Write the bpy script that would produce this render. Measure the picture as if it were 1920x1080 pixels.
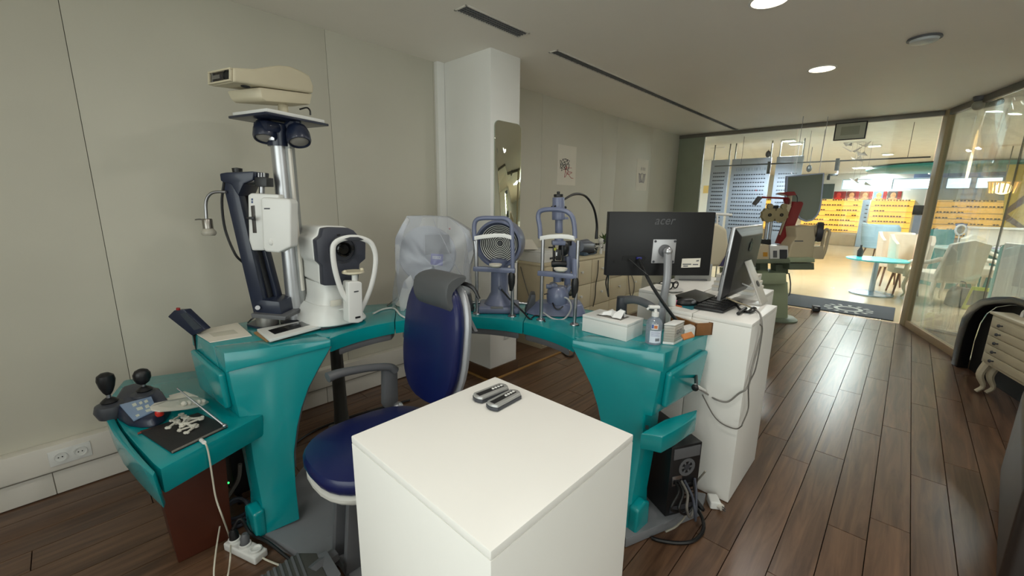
import bpy, bmesh, math, random
from mathutils import Vector, Matrix
for o in list(bpy.data.objects): bpy.data.objects.remove(o)
SC = bpy.context.scene; COL = SC.collection; PI = math.pi
random.seed(7)
V = Vector
# ---------------------------------------------------------------- camera
CAM = V((0, 0, 1.5)); FPX = 780.0
RM = Matrix(((0.6860, 0.1420, -0.7136), (-0.7272, 0.1500, -0.6693), (0.0120, 0.9784, 0.2065)))
q = RM.to_quaternion(); RM = q.to_matrix()
cd = bpy.data.cameras.new('camera'); cam = bpy.data.objects.new('camera', cd); COL.objects.link(cam)
cam.matrix_world = Matrix.Translation(CAM) @ RM.to_4x4()
cd.sensor_width = 36; cd.lens = FPX / 1920 * 36; cd.clip_start = 0.02; cd.clip_end = 200
SC.camera = cam
# ---------------------------------------------------------------- world, exposure
SC.view_settings.view_transform = 'Standard'; SC.view_settings.look = 'None'
SC.view_settings.gamma = 1; SC.view_settings.exposure = 0.17; SC.view_settings.use_curve_mapping = False
W = bpy.data.worlds.new('sky'); SC.world = W; W.use_nodes = True
W.node_tree.nodes['Background'].inputs[0].default_value = (0.80, 0.93, 1.0, 1); W.node_tree.nodes['Background'].inputs[1].default_value = 3.6
LAMP_W = 5.5      # consulting room downlights
SHOP_W = 90.0      # shop ceiling lights
# ---------------------------------------------------------------- placing helpers: a sight line met with a real plane
def ray(px, py): return RM @ V((px - 960, 540 - py, -FPX))
def G(px, py, z=0.0):
    r = ray(px, py); return CAM + r * ((z - CAM.z) / r.z)
def PL(px, py, p, n):
    r = ray(px, py); n = V(n); return CAM + r * ((V(p) - CAM).dot(n) / r.dot(n))
def YP(px, py, Y): return PL(px, py, (0, Y, 0), (0, 1, 0))
def XP(px, py, X): return PL(px, py, (X, 0, 0), (1, 0, 0))
FW = -RM.col[2]; FW = V((FW.x, FW.y, 0)).normalized(); RT = V((FW.y, -FW.x, 0))
class Fr:                                   # upright plane through a standing point
    def __init__(s, A, n=None): s.A = V(A); s.n = V(n).normalized() if n else FW
    def __call__(s, px, py, d=0.0): return PL(px, py, s.A + s.n * d, s.n)
def U(u, v, z):                             # the desk's own axes: u away from the patient, v to the right
    k = v * 2 ** .5 - 0.304; a = u * 2 ** .5; return V(((a + k) / 2, (a - k) / 2, z))
# ---------------------------------------------------------------- materials
def lin(c): return tuple(((x / 255) / 12.92 if x / 255 <= .04045 else ((x / 255 + .055) / 1.055) ** 2.4) for x in c) + (1,)
MATS = {}
def M(name, col=(128, 128, 128), rough=.5, metal=0, var=.06, scale=6, bump=0.0, bscale=80, emit=0, alpha=1, coat=0, spec=.5, ecol=None):
    if name in MATS: return MATS[name]
    m = bpy.data.materials.new(name); m.use_nodes = True; N = m.node_tree.nodes; L = m.node_tree.links
    b = N['Principled BSDF']; c = lin(col)
    tc = N.new('ShaderNodeTexCoord'); nz = N.new('ShaderNodeTexNoise'); nz.inputs['Scale'].default_value = scale; nz.inputs['Detail'].default_value = 4
    L.new(tc.outputs['Object'], nz.inputs['Vector'])
    rp = N.new('ShaderNodeValToRGB'); L.new(nz.outputs['Fac'], rp.inputs['Fac'])
    rp.color_ramp.elements[0].position = .3; rp.color_ramp.elements[1].position = .7
    rp.color_ramp.elements[0].color = tuple(x * (1 - var) for x in c[:3]) + (1,); rp.color_ramp.elements[1].color = tuple(min(1, x * (1 + var)) for x in c[:3]) + (1,)
    L.new(rp.outputs['Color'], b.inputs['Base Color'])
    b.inputs['Roughness'].default_value = rough; b.inputs['Metallic'].default_value = metal; b.inputs['Specular IOR Level'].default_value = spec
    if coat: b.inputs['Coat Weight'].default_value = coat; b.inputs['Coat Roughness'].default_value = .08
    if bump:
        n2 = N.new('ShaderNodeTexNoise'); n2.inputs['Scale'].default_value = bscale; n2.inputs['Detail'].default_value = 3; L.new(tc.outputs['Object'], n2.inputs['Vector'])
        bp = N.new('ShaderNodeBump'); bp.inputs['Strength'].default_value = bump; bp.inputs['Distance'].default_value = .004; L.new(n2.outputs['Fac'], bp.inputs['Height']); L.new(bp.outputs['Normal'], b.inputs['Normal'])
    if emit:
        b.inputs['Emission Color'].default_value = lin(ecol or col); b.inputs['Emission Strength'].default_value = emit
    if alpha < 1: b.inputs['Alpha'].default_value = alpha
    MATS[name] = m; return m
def glassmat(name, tint=(240, 248, 245), refl=.08, rough=.0, haze=0.0, hcol=(235, 238, 240)):
    if name in MATS: return MATS[name]
    m = bpy.data.materials.new(name); m.use_nodes = True; N = m.node_tree.nodes; L = m.node_tree.links
    N.remove(N['Principled BSDF']); out = N['Material Output']
    t = N.new('ShaderNodeBsdfTransparent'); t.inputs[0].default_value = lin(tint)
    g = N.new('ShaderNodeBsdfGlossy'); g.inputs['Roughness'].default_value = rough
    lw = N.new('ShaderNodeLayerWeight'); lw.inputs[0].default_value = .25
    mp = N.new('ShaderNodeMath'); mp.operation = 'MULTIPLY_ADD'; mp.inputs[1].default_value = .5; mp.inputs[2].default_value = refl; mp.use_clamp = True
    L.new(lw.outputs['Fresnel'], mp.inputs[0])
    mx = N.new('ShaderNodeMixShader'); L.new(mp.outputs[0], mx.inputs[0])
    src = t.outputs[0]
    if haze:
        d = N.new('ShaderNodeBsdfDiffuse'); d.inputs[0].default_value = lin(hcol); tl = N.new('ShaderNodeBsdfTranslucent'); tl.inputs[0].default_value = lin(hcol)
        md = N.new('ShaderNodeMixShader'); md.inputs[0].default_value = .4; L.new(d.outputs[0], md.inputs[1]); L.new(tl.outputs[0], md.inputs[2])
        mh = N.new('ShaderNodeMixShader'); mh.inputs[0].default_value = haze; L.new(t.outputs[0], mh.inputs[1]); L.new(md.outputs[0], mh.inputs[2]); src = mh.outputs[0]
    L.new(src, mx.inputs[1]); L.new(g.outputs[0], mx.inputs[2]); L.new(mx.outputs[0], out.inputs[0])
    MATS[name] = m; return m
def plankmat(name, c1, c2, rough):
    m = bpy.data.materials.new(name); m.use_nodes = True; N = m.node_tree.nodes; L = m.node_tree.links; b = N['Principled BSDF']
    g = N.new('ShaderNodeNewGeometry'); oi = N.new('ShaderNodeObjectInfo')
    mp = N.new('ShaderNodeMapping'); mp.inputs['Scale'].default_value = (1.1, 16, 1); L.new(g.outputs['Position'], mp.inputs['Vector'])
    ad = N.new('ShaderNodeVectorMath'); ad.operation = 'ADD'; L.new(mp.outputs[0], ad.inputs[0])
    ml = N.new('ShaderNodeMath'); ml.operation = 'MULTIPLY'; ml.inputs[1].default_value = 37; L.new(oi.outputs['Random'], ml.inputs[0]); L.new(ml.outputs[0], ad.inputs[1])
    nz = N.new('ShaderNodeTexNoise'); nz.inputs['Scale'].default_value = 1.4; nz.inputs['Detail'].default_value = 7; nz.inputs['Roughness'].default_value = .62; nz.inputs['Distortion'].default_value = .9; L.new(ad.outputs[0], nz.inputs['Vector'])
    rp = N.new('ShaderNodeValToRGB'); rp.color_ramp.elements[0].position = .32; rp.color_ramp.elements[1].position = .7
    rp.color_ramp.elements[0].color = lin(c1); rp.color_ramp.elements[1].color = lin(c2); L.new(nz.outputs['Fac'], rp.inputs['Fac'])
    hs = N.new('ShaderNodeHueSaturation'); mr = N.new('ShaderNodeMapRange'); mr.inputs['To Min'].default_value = .9; mr.inputs['To Max'].default_value = 1.1; L.new(oi.outputs['Random'], mr.inputs['Value']); L.new(mr.outputs[0], hs.inputs['Value']); L.new(rp.outputs[0], hs.inputs['Color'])
    L.new(hs.outputs[0], b.inputs['Base Color']); b.inputs['Roughness'].default_value = rough; b.inputs['Coat Weight'].default_value = .22; b.inputs['Coat Roughness'].default_value = .27
    bp = N.new('ShaderNodeBump'); bp.inputs['Strength'].default_value = .12; bp.inputs['Distance'].default_value = .002; L.new(nz.outputs['Fac'], bp.inputs['Height']); L.new(bp.outputs[0], b.inputs['Normal'])
    MATS[name] = m; return m
# ---------------------------------------------------------------- mesh builder
def spline(P, n=6, closed=False):
    P = [V(p) for p in P]; out = []; k = len(P)
    rng = range(k if closed else k - 1)
    for i in rng:
        p1, p2 = P[i], P[(i + 1) % k]
        p0 = P[i - 1] if (closed or i > 0) else p1 * 2 - p2
        p3 = P[(i + 2) % k] if (closed or i + 2 < k) else p2 * 2 - p1
        for j in range(n):
            t = j / n; out.append(.5 * (2 * p1 + (p2 - p0) * t + (2 * p0 - 5 * p1 + 4 * p2 - p3) * t * t + (3 * p1 - p0 - 3 * p2 + p3) * t ** 3))
    if not closed: out.append(P[-1])
    return out
ORG = {}
class MB:
    def __init__(s): s.bm = bmesh.new()
    def _take(s, b, bev=0, seg=2, ang=30):
        if bev:
            bmesh.ops.recalc_face_normals(b, faces=b.faces[:])
            es = [e for e in b.edges if len(e.link_faces) == 2 and e.calc_face_angle(0) > math.radians(ang)]
            bmesh.ops.bevel(b, geom=es, offset=bev, segments=seg, profile=.6, affect='EDGES', clamp_overlap=True)
        me = bpy.data.meshes.new('tmp'); b.to_mesh(me); b.free(); s.bm.from_mesh(me); bpy.data.meshes.remove(me); return s
    def box(s, c, size, yaw=0, bev=.004, rot=None, seg=2):
        b = bmesh.new(); bmesh.ops.create_cube(b, size=1)
        R = rot.to_4x4() if rot is not None else Matrix.Rotation(yaw, 4, 'Z')
        bmesh.ops.transform(b, matrix=Matrix.Translation(V(c)) @ R @ Matrix.Diagonal((*size, 1)), verts=b.verts[:])
        return s._take(b, bev, seg)
    def b2(s, lo, hi, bev=.004):
        lo = V(lo); hi = V(hi); d = hi - lo; return s.box((lo + hi) / 2, (abs(d.x), abs(d.y), abs(d.z)), 0, bev)
    def pr(s, pts, vec, bev=.004, seg=2, ang=30, pts2=None):
        b = bmesh.new(); v1 = [b.verts.new(V(p)) for p in pts]; vec = V(vec)
        v2 = [b.verts.new(V(p)) for p in pts2] if pts2 else [b.verts.new(V(p) + vec) for p in pts]; n = len(pts)
        b.faces.new(v1); b.faces.new(v2[::-1])
        for i in range(n): b.faces.new((v1[i], v2[i], v2[(i + 1) % n], v1[(i + 1) % n]))
        bmesh.ops.recalc_face_normals(b, faces=b.faces[:])
        return s._take(b, bev, seg, ang)
    def loft(s, rings, cap=True, closed=False):
        b = bmesh.new(); R = [[b.verts.new(V(p)) for p in r] for r in rings]; n = len(R[0])
        m = len(R)
        for i in range(m if closed else m - 1):
            A, B = R[i], R[(i + 1) % m]
            for j in range(n): b.faces.new((A[j], A[(j + 1) % n], B[(j + 1) % n], B[j]))
        if cap and not closed: b.faces.new(R[0]); b.faces.new(R[-1][::-1])
        bmesh.ops.recalc_face_normals(b, faces=b.faces[:]); return s._take(b)
    def tube(s, P, r, seg=8, sp=5, closed=False, flat=None):
        k = len(P); rr = list(r) if isinstance(r, (list, tuple)) else [r] * k
        if sp and k > 2:
            Q = spline(P, sp, closed); RR = []
            for i in range(len(Q)):
                t = i / sp; a = min(int(t), k - 1); c = (a + 1) % k if closed else min(a + 1, k - 1); RR.append(rr[a] + (rr[c] - rr[a]) * (t - int(t)))
        else: Q = [V(p) for p in P]; RR = rr
        rings = []; up = V((0, 0, 1)); n = len(Q); prev = None
        for i in range(n):
            d = (Q[(i + 1) % n] - Q[i - 1]) if closed else (Q[min(i + 1, n - 1)] - Q[max(i - 1, 0)])
            if d.length < 1e-9: d = V((0, 0, 1))
            d.normalize()
            if prev is None: x = d.cross(up); x = x if x.length > .05 else d.cross(V((1, 0, 0)))
            else: x = prev - d * prev.dot(d)
            x.normalize(); y = d.cross(x); prev = x
            f1, f2 = flat or (1, 1)
            rings.append([Q[i] + (x * math.cos(2 * PI * j / seg) * f1 + y * math.sin(2 * PI * j / seg) * f2) * RR[i] for j in range(seg)])
        return s.loft(rings, True, closed)
    def cyl(s, a, b, r, r2=None, seg=20, bev=0):
        a = V(a); b_ = V(b); d = (b_ - a).normalized(); x = d.orthogonal().normalized(); y = d.cross(x); r2 = r if r2 is None else r2
        ring = lambda c, q_: [c + (x * math.cos(2 * PI * j / seg) + y * math.sin(2 * PI * j / seg)) * q_ for j in range(seg)]
        return s.pr(ring(a, r), (0, 0, 0), bev, 2, 50, pts2=ring(b_, r2))
    def lathe(s, prof, o, axis=(0, 0, 1), seg=28, sx=1):
        d = V(axis).normalized(); x = (V((0, 0, 1)).cross(d) if abs(d.z) < .9 else V((1, 0, 0)) - d * d.x).normalized(); y = d.cross(x); o = V(o)
        return s.loft([[o + d * h + (x * math.cos(2 * PI * j / seg) * sx + y * math.sin(2 * PI * j / seg)) * max(r, 1e-4) for j in range(seg)] for r, h in prof], True, prof[0][0] > .001 and prof[-1][0] > .001)
    def sph(s, c, r, sc=(1, 1, 1), rot=None, sub=16):
        b = bmesh.new(); bmesh.ops.create_uvsphere(b, u_segments=sub, v_segments=sub // 2 + 2, radius=r)
        R = rot.to_4x4() if rot is not None else Matrix.Identity(4)
        bmesh.ops.transform(b, matrix=Matrix.Translation(V(c)) @ R @ Matrix.Diagonal((*sc, 1)), verts=b.verts[:]); return s._take(b)
    def grid(s, rows):                       # an open sheet
        b = bmesh.new(); R = [[b.verts.new(V(p)) for p in r] for r in rows]
        for i in range(len(R) - 1):
            for j in range(len(R[0]) - 1): b.faces.new((R[i][j], R[i][j + 1], R[i + 1][j + 1], R[i + 1][j]))
        return s._take(b)
    def solid(s, th):
        bmesh.ops.recalc_face_normals(s.bm, faces=s.bm.faces[:]); bmesh.ops.solidify(s.bm, geom=s.bm.faces[:], thickness=th); return s
    def ob(s, name, mat, parent=None, label=None, cat=None, group=None, kind=None, flat=False):
        bm = s.bm
        if parent is not None: o0 = ORG[parent]
        else:
            xs = [v.co for v in bm.verts]; o0 = V(((min(c.x for c in xs) + max(c.x for c in xs)) / 2, (min(c.y for c in xs) + max(c.y for c in xs)) / 2, min(c.z for c in xs)))
        bmesh.ops.translate(bm, verts=bm.verts[:], vec=-o0)
        for f in bm.faces: f.smooth = not flat
        for e in bm.edges:
            if len(e.link_faces) == 2 and e.calc_face_angle(0) > math.radians(38): e.smooth = False
        me = bpy.data.meshes.new(name); bm.to_mesh(me); bm.free()
        o = bpy.data.objects.new(name, me); COL.objects.link(o); me.materials.append(mat)
        if parent is not None: o.parent = parent
        else: o.location = o0
        ORG[o] = o0
        return tag(o, label, cat, group, kind)
def tag(o, label=None, cat=None, group=None, kind=None):
    if label: o['label'] = label
    if cat: o['category'] = cat
    if group: o['group'] = group
    if kind: o['kind'] = kind
    return o
def thing(name, label, cat, loc, group=None, kind=None):
    o = bpy.data.objects.new(name, None); COL.objects.link(o); o.location = V(loc); o.empty_display_size = .05; ORG[o] = V(loc)
    return tag(o, label, cat, group, kind)
def struct(name, mb, mat, parent=None): return mb.ob(name, mat, parent, kind='structure' if parent is None else None)
def dup(root, loc, rz=0, label=None, group=None):
    r = root.copy(); COL.objects.link(r); r.location = V(loc); r.rotation_euler = (0, 0, rz)
    if label: r['label'] = label
    if group: r['group'] = group
    for ch in list(root.children):
        c = ch.copy(); COL.objects.link(c); c.parent = r
        for g in ch.children: d = g.copy(); COL.objects.link(d); d.parent = c
    return r
def text(name, s, size, mat, parent, P, right, up, label=None, shear=0, ext=.0008, bold=0, kind=None):
    cu = bpy.data.curves.new('t', 'FONT'); cu.body = s; cu.size = size; cu.extrude = ext; cu.align_x = 'CENTER'; cu.align_y = 'CENTER'; cu.shear = shear; cu.offset = bold
    ob = bpy.data.objects.new('t', cu); COL.objects.link(ob); dg = bpy.context.evaluated_depsgraph_get(); me = bpy.data.meshes.new_from_object(ob.evaluated_get(dg)); bpy.data.objects.remove(ob)
    r = V(right).normalized(); u = V(up).normalized(); n = r.cross(u)
    mt = Matrix((r, u, n)).transposed().to_4x4(); mt.translation = V(P) - ORG[parent]; me.transform(mt); me.materials.clear(); me.materials.append(mat)
    o = bpy.data.objects.new(name, me); COL.objects.link(o); o.parent = parent; ORG[o] = ORG[parent]
    return tag(o, label)
def arc(c, r, a0, a1, n, x, y): return [V(c) + V(x) * r * math.cos(a0 + (a1 - a0) * i / n) + V(y) * r * math.sin(a0 + (a1 - a0) * i / n) for i in range(n + 1)]

# materials of the place
mWall = M('grey_beige_paint', (203, 199, 184), .6, var=.03, scale=2, bump=.04, bscale=120)
mCeil = M('ceiling_paint', (247, 241, 230), .55, var=.015, scale=1.5)
mWhite = M('white_paint', (240, 239, 234), .45, var=.02, scale=3)
mPed = M('white_laminate', (240, 238, 232), .4, var=.012, scale=3)
mTrunk = M('white_plastic_trunking', (222, 217, 207), .4, var=.02)
mTeal = M('teal_lacquer', (2, 141, 146), .22, var=.03, scale=3, coat=.35)
mTealD = M('teal_inset', (9, 132, 136), .3, var=.03)
mGrey = M('grey_plastic', (96, 97, 100), .45, var=.04)
mDGrey = M('dark_grey_plastic', (58, 60, 66), .45, var=.04)
mSlate = M('slate_blue_enamel', (104, 111, 136), .35, var=.04, coat=.2)
mNavy = M('navy_enamel', (27, 35, 56), .35, var=.05, coat=.2)
mBlack = M('black_plastic', (20, 20, 22), .4, var=.05)
mSteel = M('brushed_steel', (175, 175, 178), .3, 1, var=.05)
mAlu = M('satin_aluminium', (196, 197, 200), .36, .85, var=.03)
mPlW = M('white_plastic', (226, 226, 222), .38, var=.02)
mCream = M('cream_plastic', (205, 195, 168), .45, var=.025)
mBlue = M('royal_blue_vinyl', (14, 25, 78), .36, var=.05, bump=.05, bscale=300, coat=.12)
mBrown = M('brown_board', (74, 30, 12), .5, var=.12, scale=4)
mPaper = M('paper', (226, 220, 206), .8, var=.02)
mWood = M('light_oak_strip', (164, 124, 70), .45, var=.1, scale=10)
# ================================================================ room shell
ZC = 2.58; YL = 2.97; XG = 7.2; WF0, WF1, WR0, WR1 = -1.8, 1.7, -.6, 1.3
mPlank = plankmat('walnut_laminate', (72, 50, 36), (118, 88, 66), .3)
floor = struct('floor', MB().b2((-1.6, -3.3, -.06), (XG + .02, 3.0, -.013), 0), M('floor_screed', (66, 48, 36), .7))
pl_cache = {}
def plank(x0, x1, y0, w):
    key = round(x1 - x0, 2)
    if key not in pl_cache:
        m = MB(); L_ = x1 - x0; b = bmesh.new(); t = .0012
        lo = [b.verts.new(p) for p in ((.0008, .0008, -.012), (L_ - .0008, .0008, -.012), (L_ - .0008, w - .0008, -.012), (.0008, w - .0008, -.012))]
        hi = [b.verts.new(p) for p in ((.0008 + t, .0008 + t, 0), (L_ - .0008 - t, .0008 + t, 0), (L_ - .0008 - t, w - .0008 - t, 0), (.0008 + t, w - .0008 - t, 0))]
        b.faces.new(hi)
        for i in range(4): b.faces.new((lo[i], lo[(i + 1) % 4], hi[(i + 1) % 4], hi[i]))
        me = bpy.data.meshes.new('plank'); b.to_mesh(me); b.free(); me.materials.append(mPlank); pl_cache[key] = me
    o = bpy.data.objects.new('plank', pl_cache[key]); COL.objects.link(o); o.parent = floor; o.location = V((x0, y0, 0)) - ORG[floor]
PW = .145; y = 2.965 - PW
while y > -2.5:
    x = -.5 - random.choice((0, .1, .2, .3, .4, .5, .6, .7, .8, .9, 1.0, 1.1))
    while x < XG - .05:
        x1 = min(x + 1.2, XG)
        if x1 > -.5 and y < 2.97 and y + .2 > -.17 * max(x1, 0) * 1.25 - .5: plank(max(x, -.6) if x < -.6 else x, x1, y, PW)
        x = x1
    y -= PW
# ceiling, walls
ceil = struct('ceiling', MB().b2((-1.6, -3.3, ZC), (XG + .05, 3.0, ZC + .1), 0), mCeil)
wl = struct('wall_left', MB().b2((-1.6, YL + .012, 0), (XG + .05, YL + .12, ZC), 0), M('panel_gap', (96, 92, 82), .8))
se = [-1.6, -.9, .12, 1.34, 2.2, 3.6, 4.81, 5.17, 6.2, XG + .05]
for a, b_ in zip(se, se[1:]): MB().b2((a + .0012, YL, 0), (b_ - .0012, YL + .0121, ZC), .0006).ob('panel', mWall, wl)
# the wall behind the camera and the one at its right hand carry unseen windows, added to bring in daylight
struct('wall_front', MB().b2((-1.72, -3.4, 0), (-1.6, 3.1, .8), 0).b2((-1.72, -3.4, 2.35), (-1.6, 3.1, ZC), 0).b2((-1.72, -3.4, .8), (-1.6, WF0, 2.35), 0).b2((-1.72, WF1, .8), (-1.6, 3.1, 2.35), 0), mWall)
struct('wall_right', MB().b2((-1.72, -3.42, 0), (4.4, -3.3, .8), 0).b2((-1.72, -3.42, 2.35), (4.4, -3.3, ZC), 0).b2((-1.72, -3.42, .8), (WR0, -3.3, 2.35), 0).b2((WR1, -3.42, .8), (4.4, -3.3, 2.35), 0), mWall)
mWinTint = glassmat('added_window_tint', (252, 248, 242), .02)  # pane tint for the added windows, tones the daylight they let in
struct('window_7', MB().b2((-1.665, WF0, .8), (-1.66, WF1, 2.35), 0), mWinTint); struct('window_8', MB().b2((WR0, -3.365, .8), (WR1, -3.36, 2.35), 0), mWinTint)
for loc_, rot_, sx_ in (((-1.67, (WF0 + WF1) / 2, 1.575), (0, -PI / 2, 0), WF1 - WF0), (((WR0 + WR1) / 2, -3.37, 1.575), (PI / 2, 0, 0), WR1 - WR0)):   # sampling guides for the two added window openings (they give no light themselves)
    ld = bpy.data.lights.new('window_portal', 'AREA'); ld.shape = 'RECTANGLE'; ld.cycles.is_portal = True
    ld.size, ld.size_y = (1.55, sx_) if rot_[0] == 0 else (sx_, 1.55)
    lo = bpy.data.objects.new('window_portal', ld); COL.objects.link(lo); lo.location = loc_; lo.rotation_euler = rot_
struct('wall_corner', MB().pr([(4.4, -3.42, 0), (4.95, -.95, 0), (5.05, -.97, 0), (4.5, -3.42, 0)], (0, 0, ZC), 0), mWall)
# pillar with plinth
PX0, PX1, PY0 = 2.285, 2.605, 2.385
pil = struct('wall_pillar', MB().b2((PX0, PY0, .1), (PX1, YL, ZC), .003), mWhite)
bp_ = struct('baseboard_pillar', MB().b2((PX0 - .012, PY0 - .012, 0), (PX1 + .012, YL, .1), .002), M('brown_plinth', (84, 58, 36), .45, var=.12, scale=12))
MB().b2((PX0 - .075, YL - .045, 0), (PX0 - .001, YL - .001, ZC), .006).ob('trim_2', mWhite, None, kind='structure')
struct('trim_3', MB().b2((PX0 - .03, PY0 - .035, .0), (4.2, PY0 - .013, .01), .002), mWood)
struct('trim_4', MB().b2((PX0 - .035, PY0 - .035, .0), (PX0 - .013, YL - .06, .01), .002), mWood)
# trunking and skirting along the left wall
struct('trim_1', MB().b2((-1.58, YL - .062, .15), (PX0 - .08, YL - .0005, .285), .006).b2((-1.58, YL - .03, .135), (PX0 - .08, YL - .0005, .149), .001), mTrunk)
bl = struct('baseboard_left', MB().b2((-1.58, YL - .014, .004), (PX0 - .08, YL - .0005, .13), .001), M('skirting_shade', (150, 144, 132), .6))
for a, b_ in ((-1.58, -.228), (-.225, 1.15), (1.153, PX0 - .08)): MB().b2((a, YL - .022, .006), (b_, YL - .0135, .126), .003).ob('board', mTrunk, bl)
soc = thing('wall_socket', 'white twin power socket in the trunking of the left wall', 'socket', (-.155, YL - .062, .2))
sp0 = MB().b2((-.225, YL - .068, .178), (-.075, YL - .0622, .258), .003).ob('plate', mPlW, soc)
for x in (-.185, -.115):
    MB().lathe([(.026, 0), (.026, .004), (.021, .004), (.019, -.003), (0, -.003)], (x, YL - .0685, .218), (0, -1, 0), 20).ob('outlet', mPlW, sp0)
    MB().cyl((x - .007, YL - .067, .218), (x - .007, YL - .0665 - .003, .218), .003, seg=8).cyl((x + .007, YL - .067, .218), (x + .007, YL - .0695, .218), .003, seg=8).ob('contact_hole', mBlack, sp0)
so2 = thing('wall_socket', 'white socket low on the pillar under the desk', 'socket', YP(951, 627, PY0))
c = YP(951, 626, PY0); MB().box(c + V((0, -.005, 0)), (.075, .01, .075), 0, .003).ob('plate', mPlW, so2); MB().lathe([(.022, 0), (.022, .003), (.018, .003), (.016, 0), (0, 0)], c + V((0, -.0105, 0)), (0, -1, 0), 16).ob('outlet', mTrunk, so2)
# tall mirror on the pillar
a, b_, t = YP(926, 440, PY0), YP(973, 440, PY0), YP(950, 229, PY0)
def rrect(x0, x1, z0, z1, r, y, n=6):
    P = []
    for cx, cz, s0 in ((x1 - r, z1 - r, 0), (x0 + r, z1 - r, 1), (x0 + r, z0 + r, 2), (x1 - r, z0 + r, 3)):
        for i in range(n + 1): A = PI / 2 * (s0 + i / n); P.append((cx + r * math.cos(A), y, cz + r * math.sin(A)))
    return P
mir = thing('wall_mirror', 'tall narrow frameless mirror with rounded corners on the white pillar', 'mirror', ((a.x + b_.x) / 2, PY0, .98))
MB().pr(rrect(a.x, b_.x, .98, t.z, .05, PY0 - .008), (0, .0075, 0), .001).ob('mirror_glass', M('silvered_glass', (225, 228, 215), .02, 1, var=0), mir)
MB().pr(rrect(a.x - .002, b_.x + .002, .978, t.z + .002, .05, PY0 - .0045), (0, .004, 0), 0).ob('mirror_edge', M('mirror_edge', (150, 158, 140), .3), mir)
# drawings pinned to the wall
def sheet(pix, label, seed, kind):
    p = [YP(x, y, YL) for x, y in pix]; x0, x1 = p[0].x, p[1].x; z1, z0 = p[0].z, p[3].z
    t = thing('drawing_sheet', label, 'drawing', ((x0 + x1) / 2, YL, z0))
    MB().b2((x0, YL - .0022, z0), (x1, YL - .0006, z1), 0).ob('paper_sheet', mPaper, t)
    rnd = random.Random(seed); cx, cz = (x0 + x1) / 2, (z0 + z1) / 2 - .02
    if kind == 0:
        for n, (mt, ox, oz, k) in enumerate(((M('black_ink', (24, 22, 30), .6), -.04, .02, 4), (M('red_ink', (170, 22, 44), .6), .05, -.05, 2))):
            m = MB()
            for j in range(k):
                m.tube([(cx + ox + rnd.uniform(-.09, .09), YL - .0024, cz + oz + rnd.uniform(-.07, .07)) for _ in range(6)], .0028, 5, 6)
            m.ob('ink_line', mt, t, 'red ink line' if n else 'black ink line')
    else:
        m = MB()
        for s in (-1, 1):
            for k in range(5): m.tube([(cx + s * (.01 + .018 * k), YL - .0024, cz + .05 - .008 * k), (cx + s * (.03 + .018 * k), YL - .0024, cz - .0 + .01 * k), (cx + s * (.012 + .016 * k), YL - .0024, cz - .05 - .008 * k), (cx + s * .008 * (k + 1), YL - .0024, cz - .085)], .0022, 5, 5)
        for k in range(3): m.tube([(cx - .05 + .05 * k, YL - .0024, cz + .09), (cx - .03 + .05 * k, YL - .0024, cz + .13), (cx - .015 + .05 * k, YL - .0024, cz + .085)], .0018, 5, 4)
        m.ob('ink_line', M('violet_ink', (92, 84, 112), .6), t, 'violet ink drawing of a symmetrical figure')
sheet(((1046, 270), (1081, 277), (1078, 351), (1043, 346)), 'white sheet with black and red ink tangle, nearer the pillar', 5, 0)
sheet(((1195, 297), (1216, 300), (1212, 360), (1192, 357)), 'white sheet with small violet symmetrical drawing, nearer the glass', 9, 1)
# ceiling grilles
def grille(x0, x1, y0, w, n, label):
    t = thing('ceiling_vent', label, 'vent', ((x0 + x1) / 2, y0 + w / 2, ZC - .006))
    MB().b2((x0, y0, ZC - .006), (x1, y0 + .012, ZC - .0005), .001).b2((x0, y0 + w - .012, ZC - .006), (x1, y0 + w, ZC - .0005), .001).b2((x0, y0, ZC - .006), (x0 + .012, y0 + w, ZC - .0005), .001).b2((x1 - .012, y0, ZC - .006), (x1, y0 + w, ZC - .0005), .001).ob('frame', mTrunk, t)
    MB().b2((x0 + .012, y0 + .012, ZC - .002), (x1 - .012, y0 + w - .012, ZC - .0005), 0).ob('backing', M('vent_dark', (92, 88, 80), .8), t)
    k = 3
    for i in range(k):
        yy = y0 + .02 + (w - .04) * (i + .5) / k; MB().b2((x0 + .012, yy - .004, ZC - .006), (x1 - .012, yy + .004, ZC - .002), 0).ob('slat', mGrey, t)
    for i in range(n):
        xx = x0 + .012 + (x1 - x0 - .024) * (i + .5) / n; MB().b2((xx - .002, y0 + .012, ZC - .0058), (xx + .002, y0 + w - .012, ZC - .002), 0).ob('fin', mGrey, t)
grille(1.725, 2.275, 2.0, .11, 26, 'short ceiling air grille near the pillar')
grille(2.64, 7.15, 2.05, .085, 60, 'long narrow ceiling air slot running to the glass wall')
# downlights: the lamp is the light
mLamp = M('lamp_lens', (255, 244, 224), .4, emit=9, ecol=(255, 240, 215), var=0)
def downlight(x, y, label, w=LAMP_W):
    t = thing('downlight', label, 'ceiling light', (x, y, ZC))
    MB().lathe([(.085, 0), (.1, -.001), (.102, -.006), (.088, -.008), (.086, -.002)], (x, y, ZC - .0005), (0, 0, 1), 32).ob('ring', mWhite, t)
    MB().lathe([(0, -.0022), (.084, -.0022), (.084, -.0045), (0, -.0045)], (x, y, ZC), (0, 0, 1), 32).ob('lens', mLamp, t)
    ld = bpy.data.lights.new('downlight_bulb', 'AREA'); ld.shape = 'DISK'; ld.size = .16; ld.energy = w; ld.color = (1, .97, .93)
    lo = bpy.data.objects.new('downlight_bulb', ld); COL.objects.link(lo); lo.parent = t; lo.location = (0, 0, -.012)
downlight(4.40, .70, 'round downlight over the aisle floor, further from camera')
downlight(2.79, .73, 'round downlight cut by the top edge of the photo')
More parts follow.
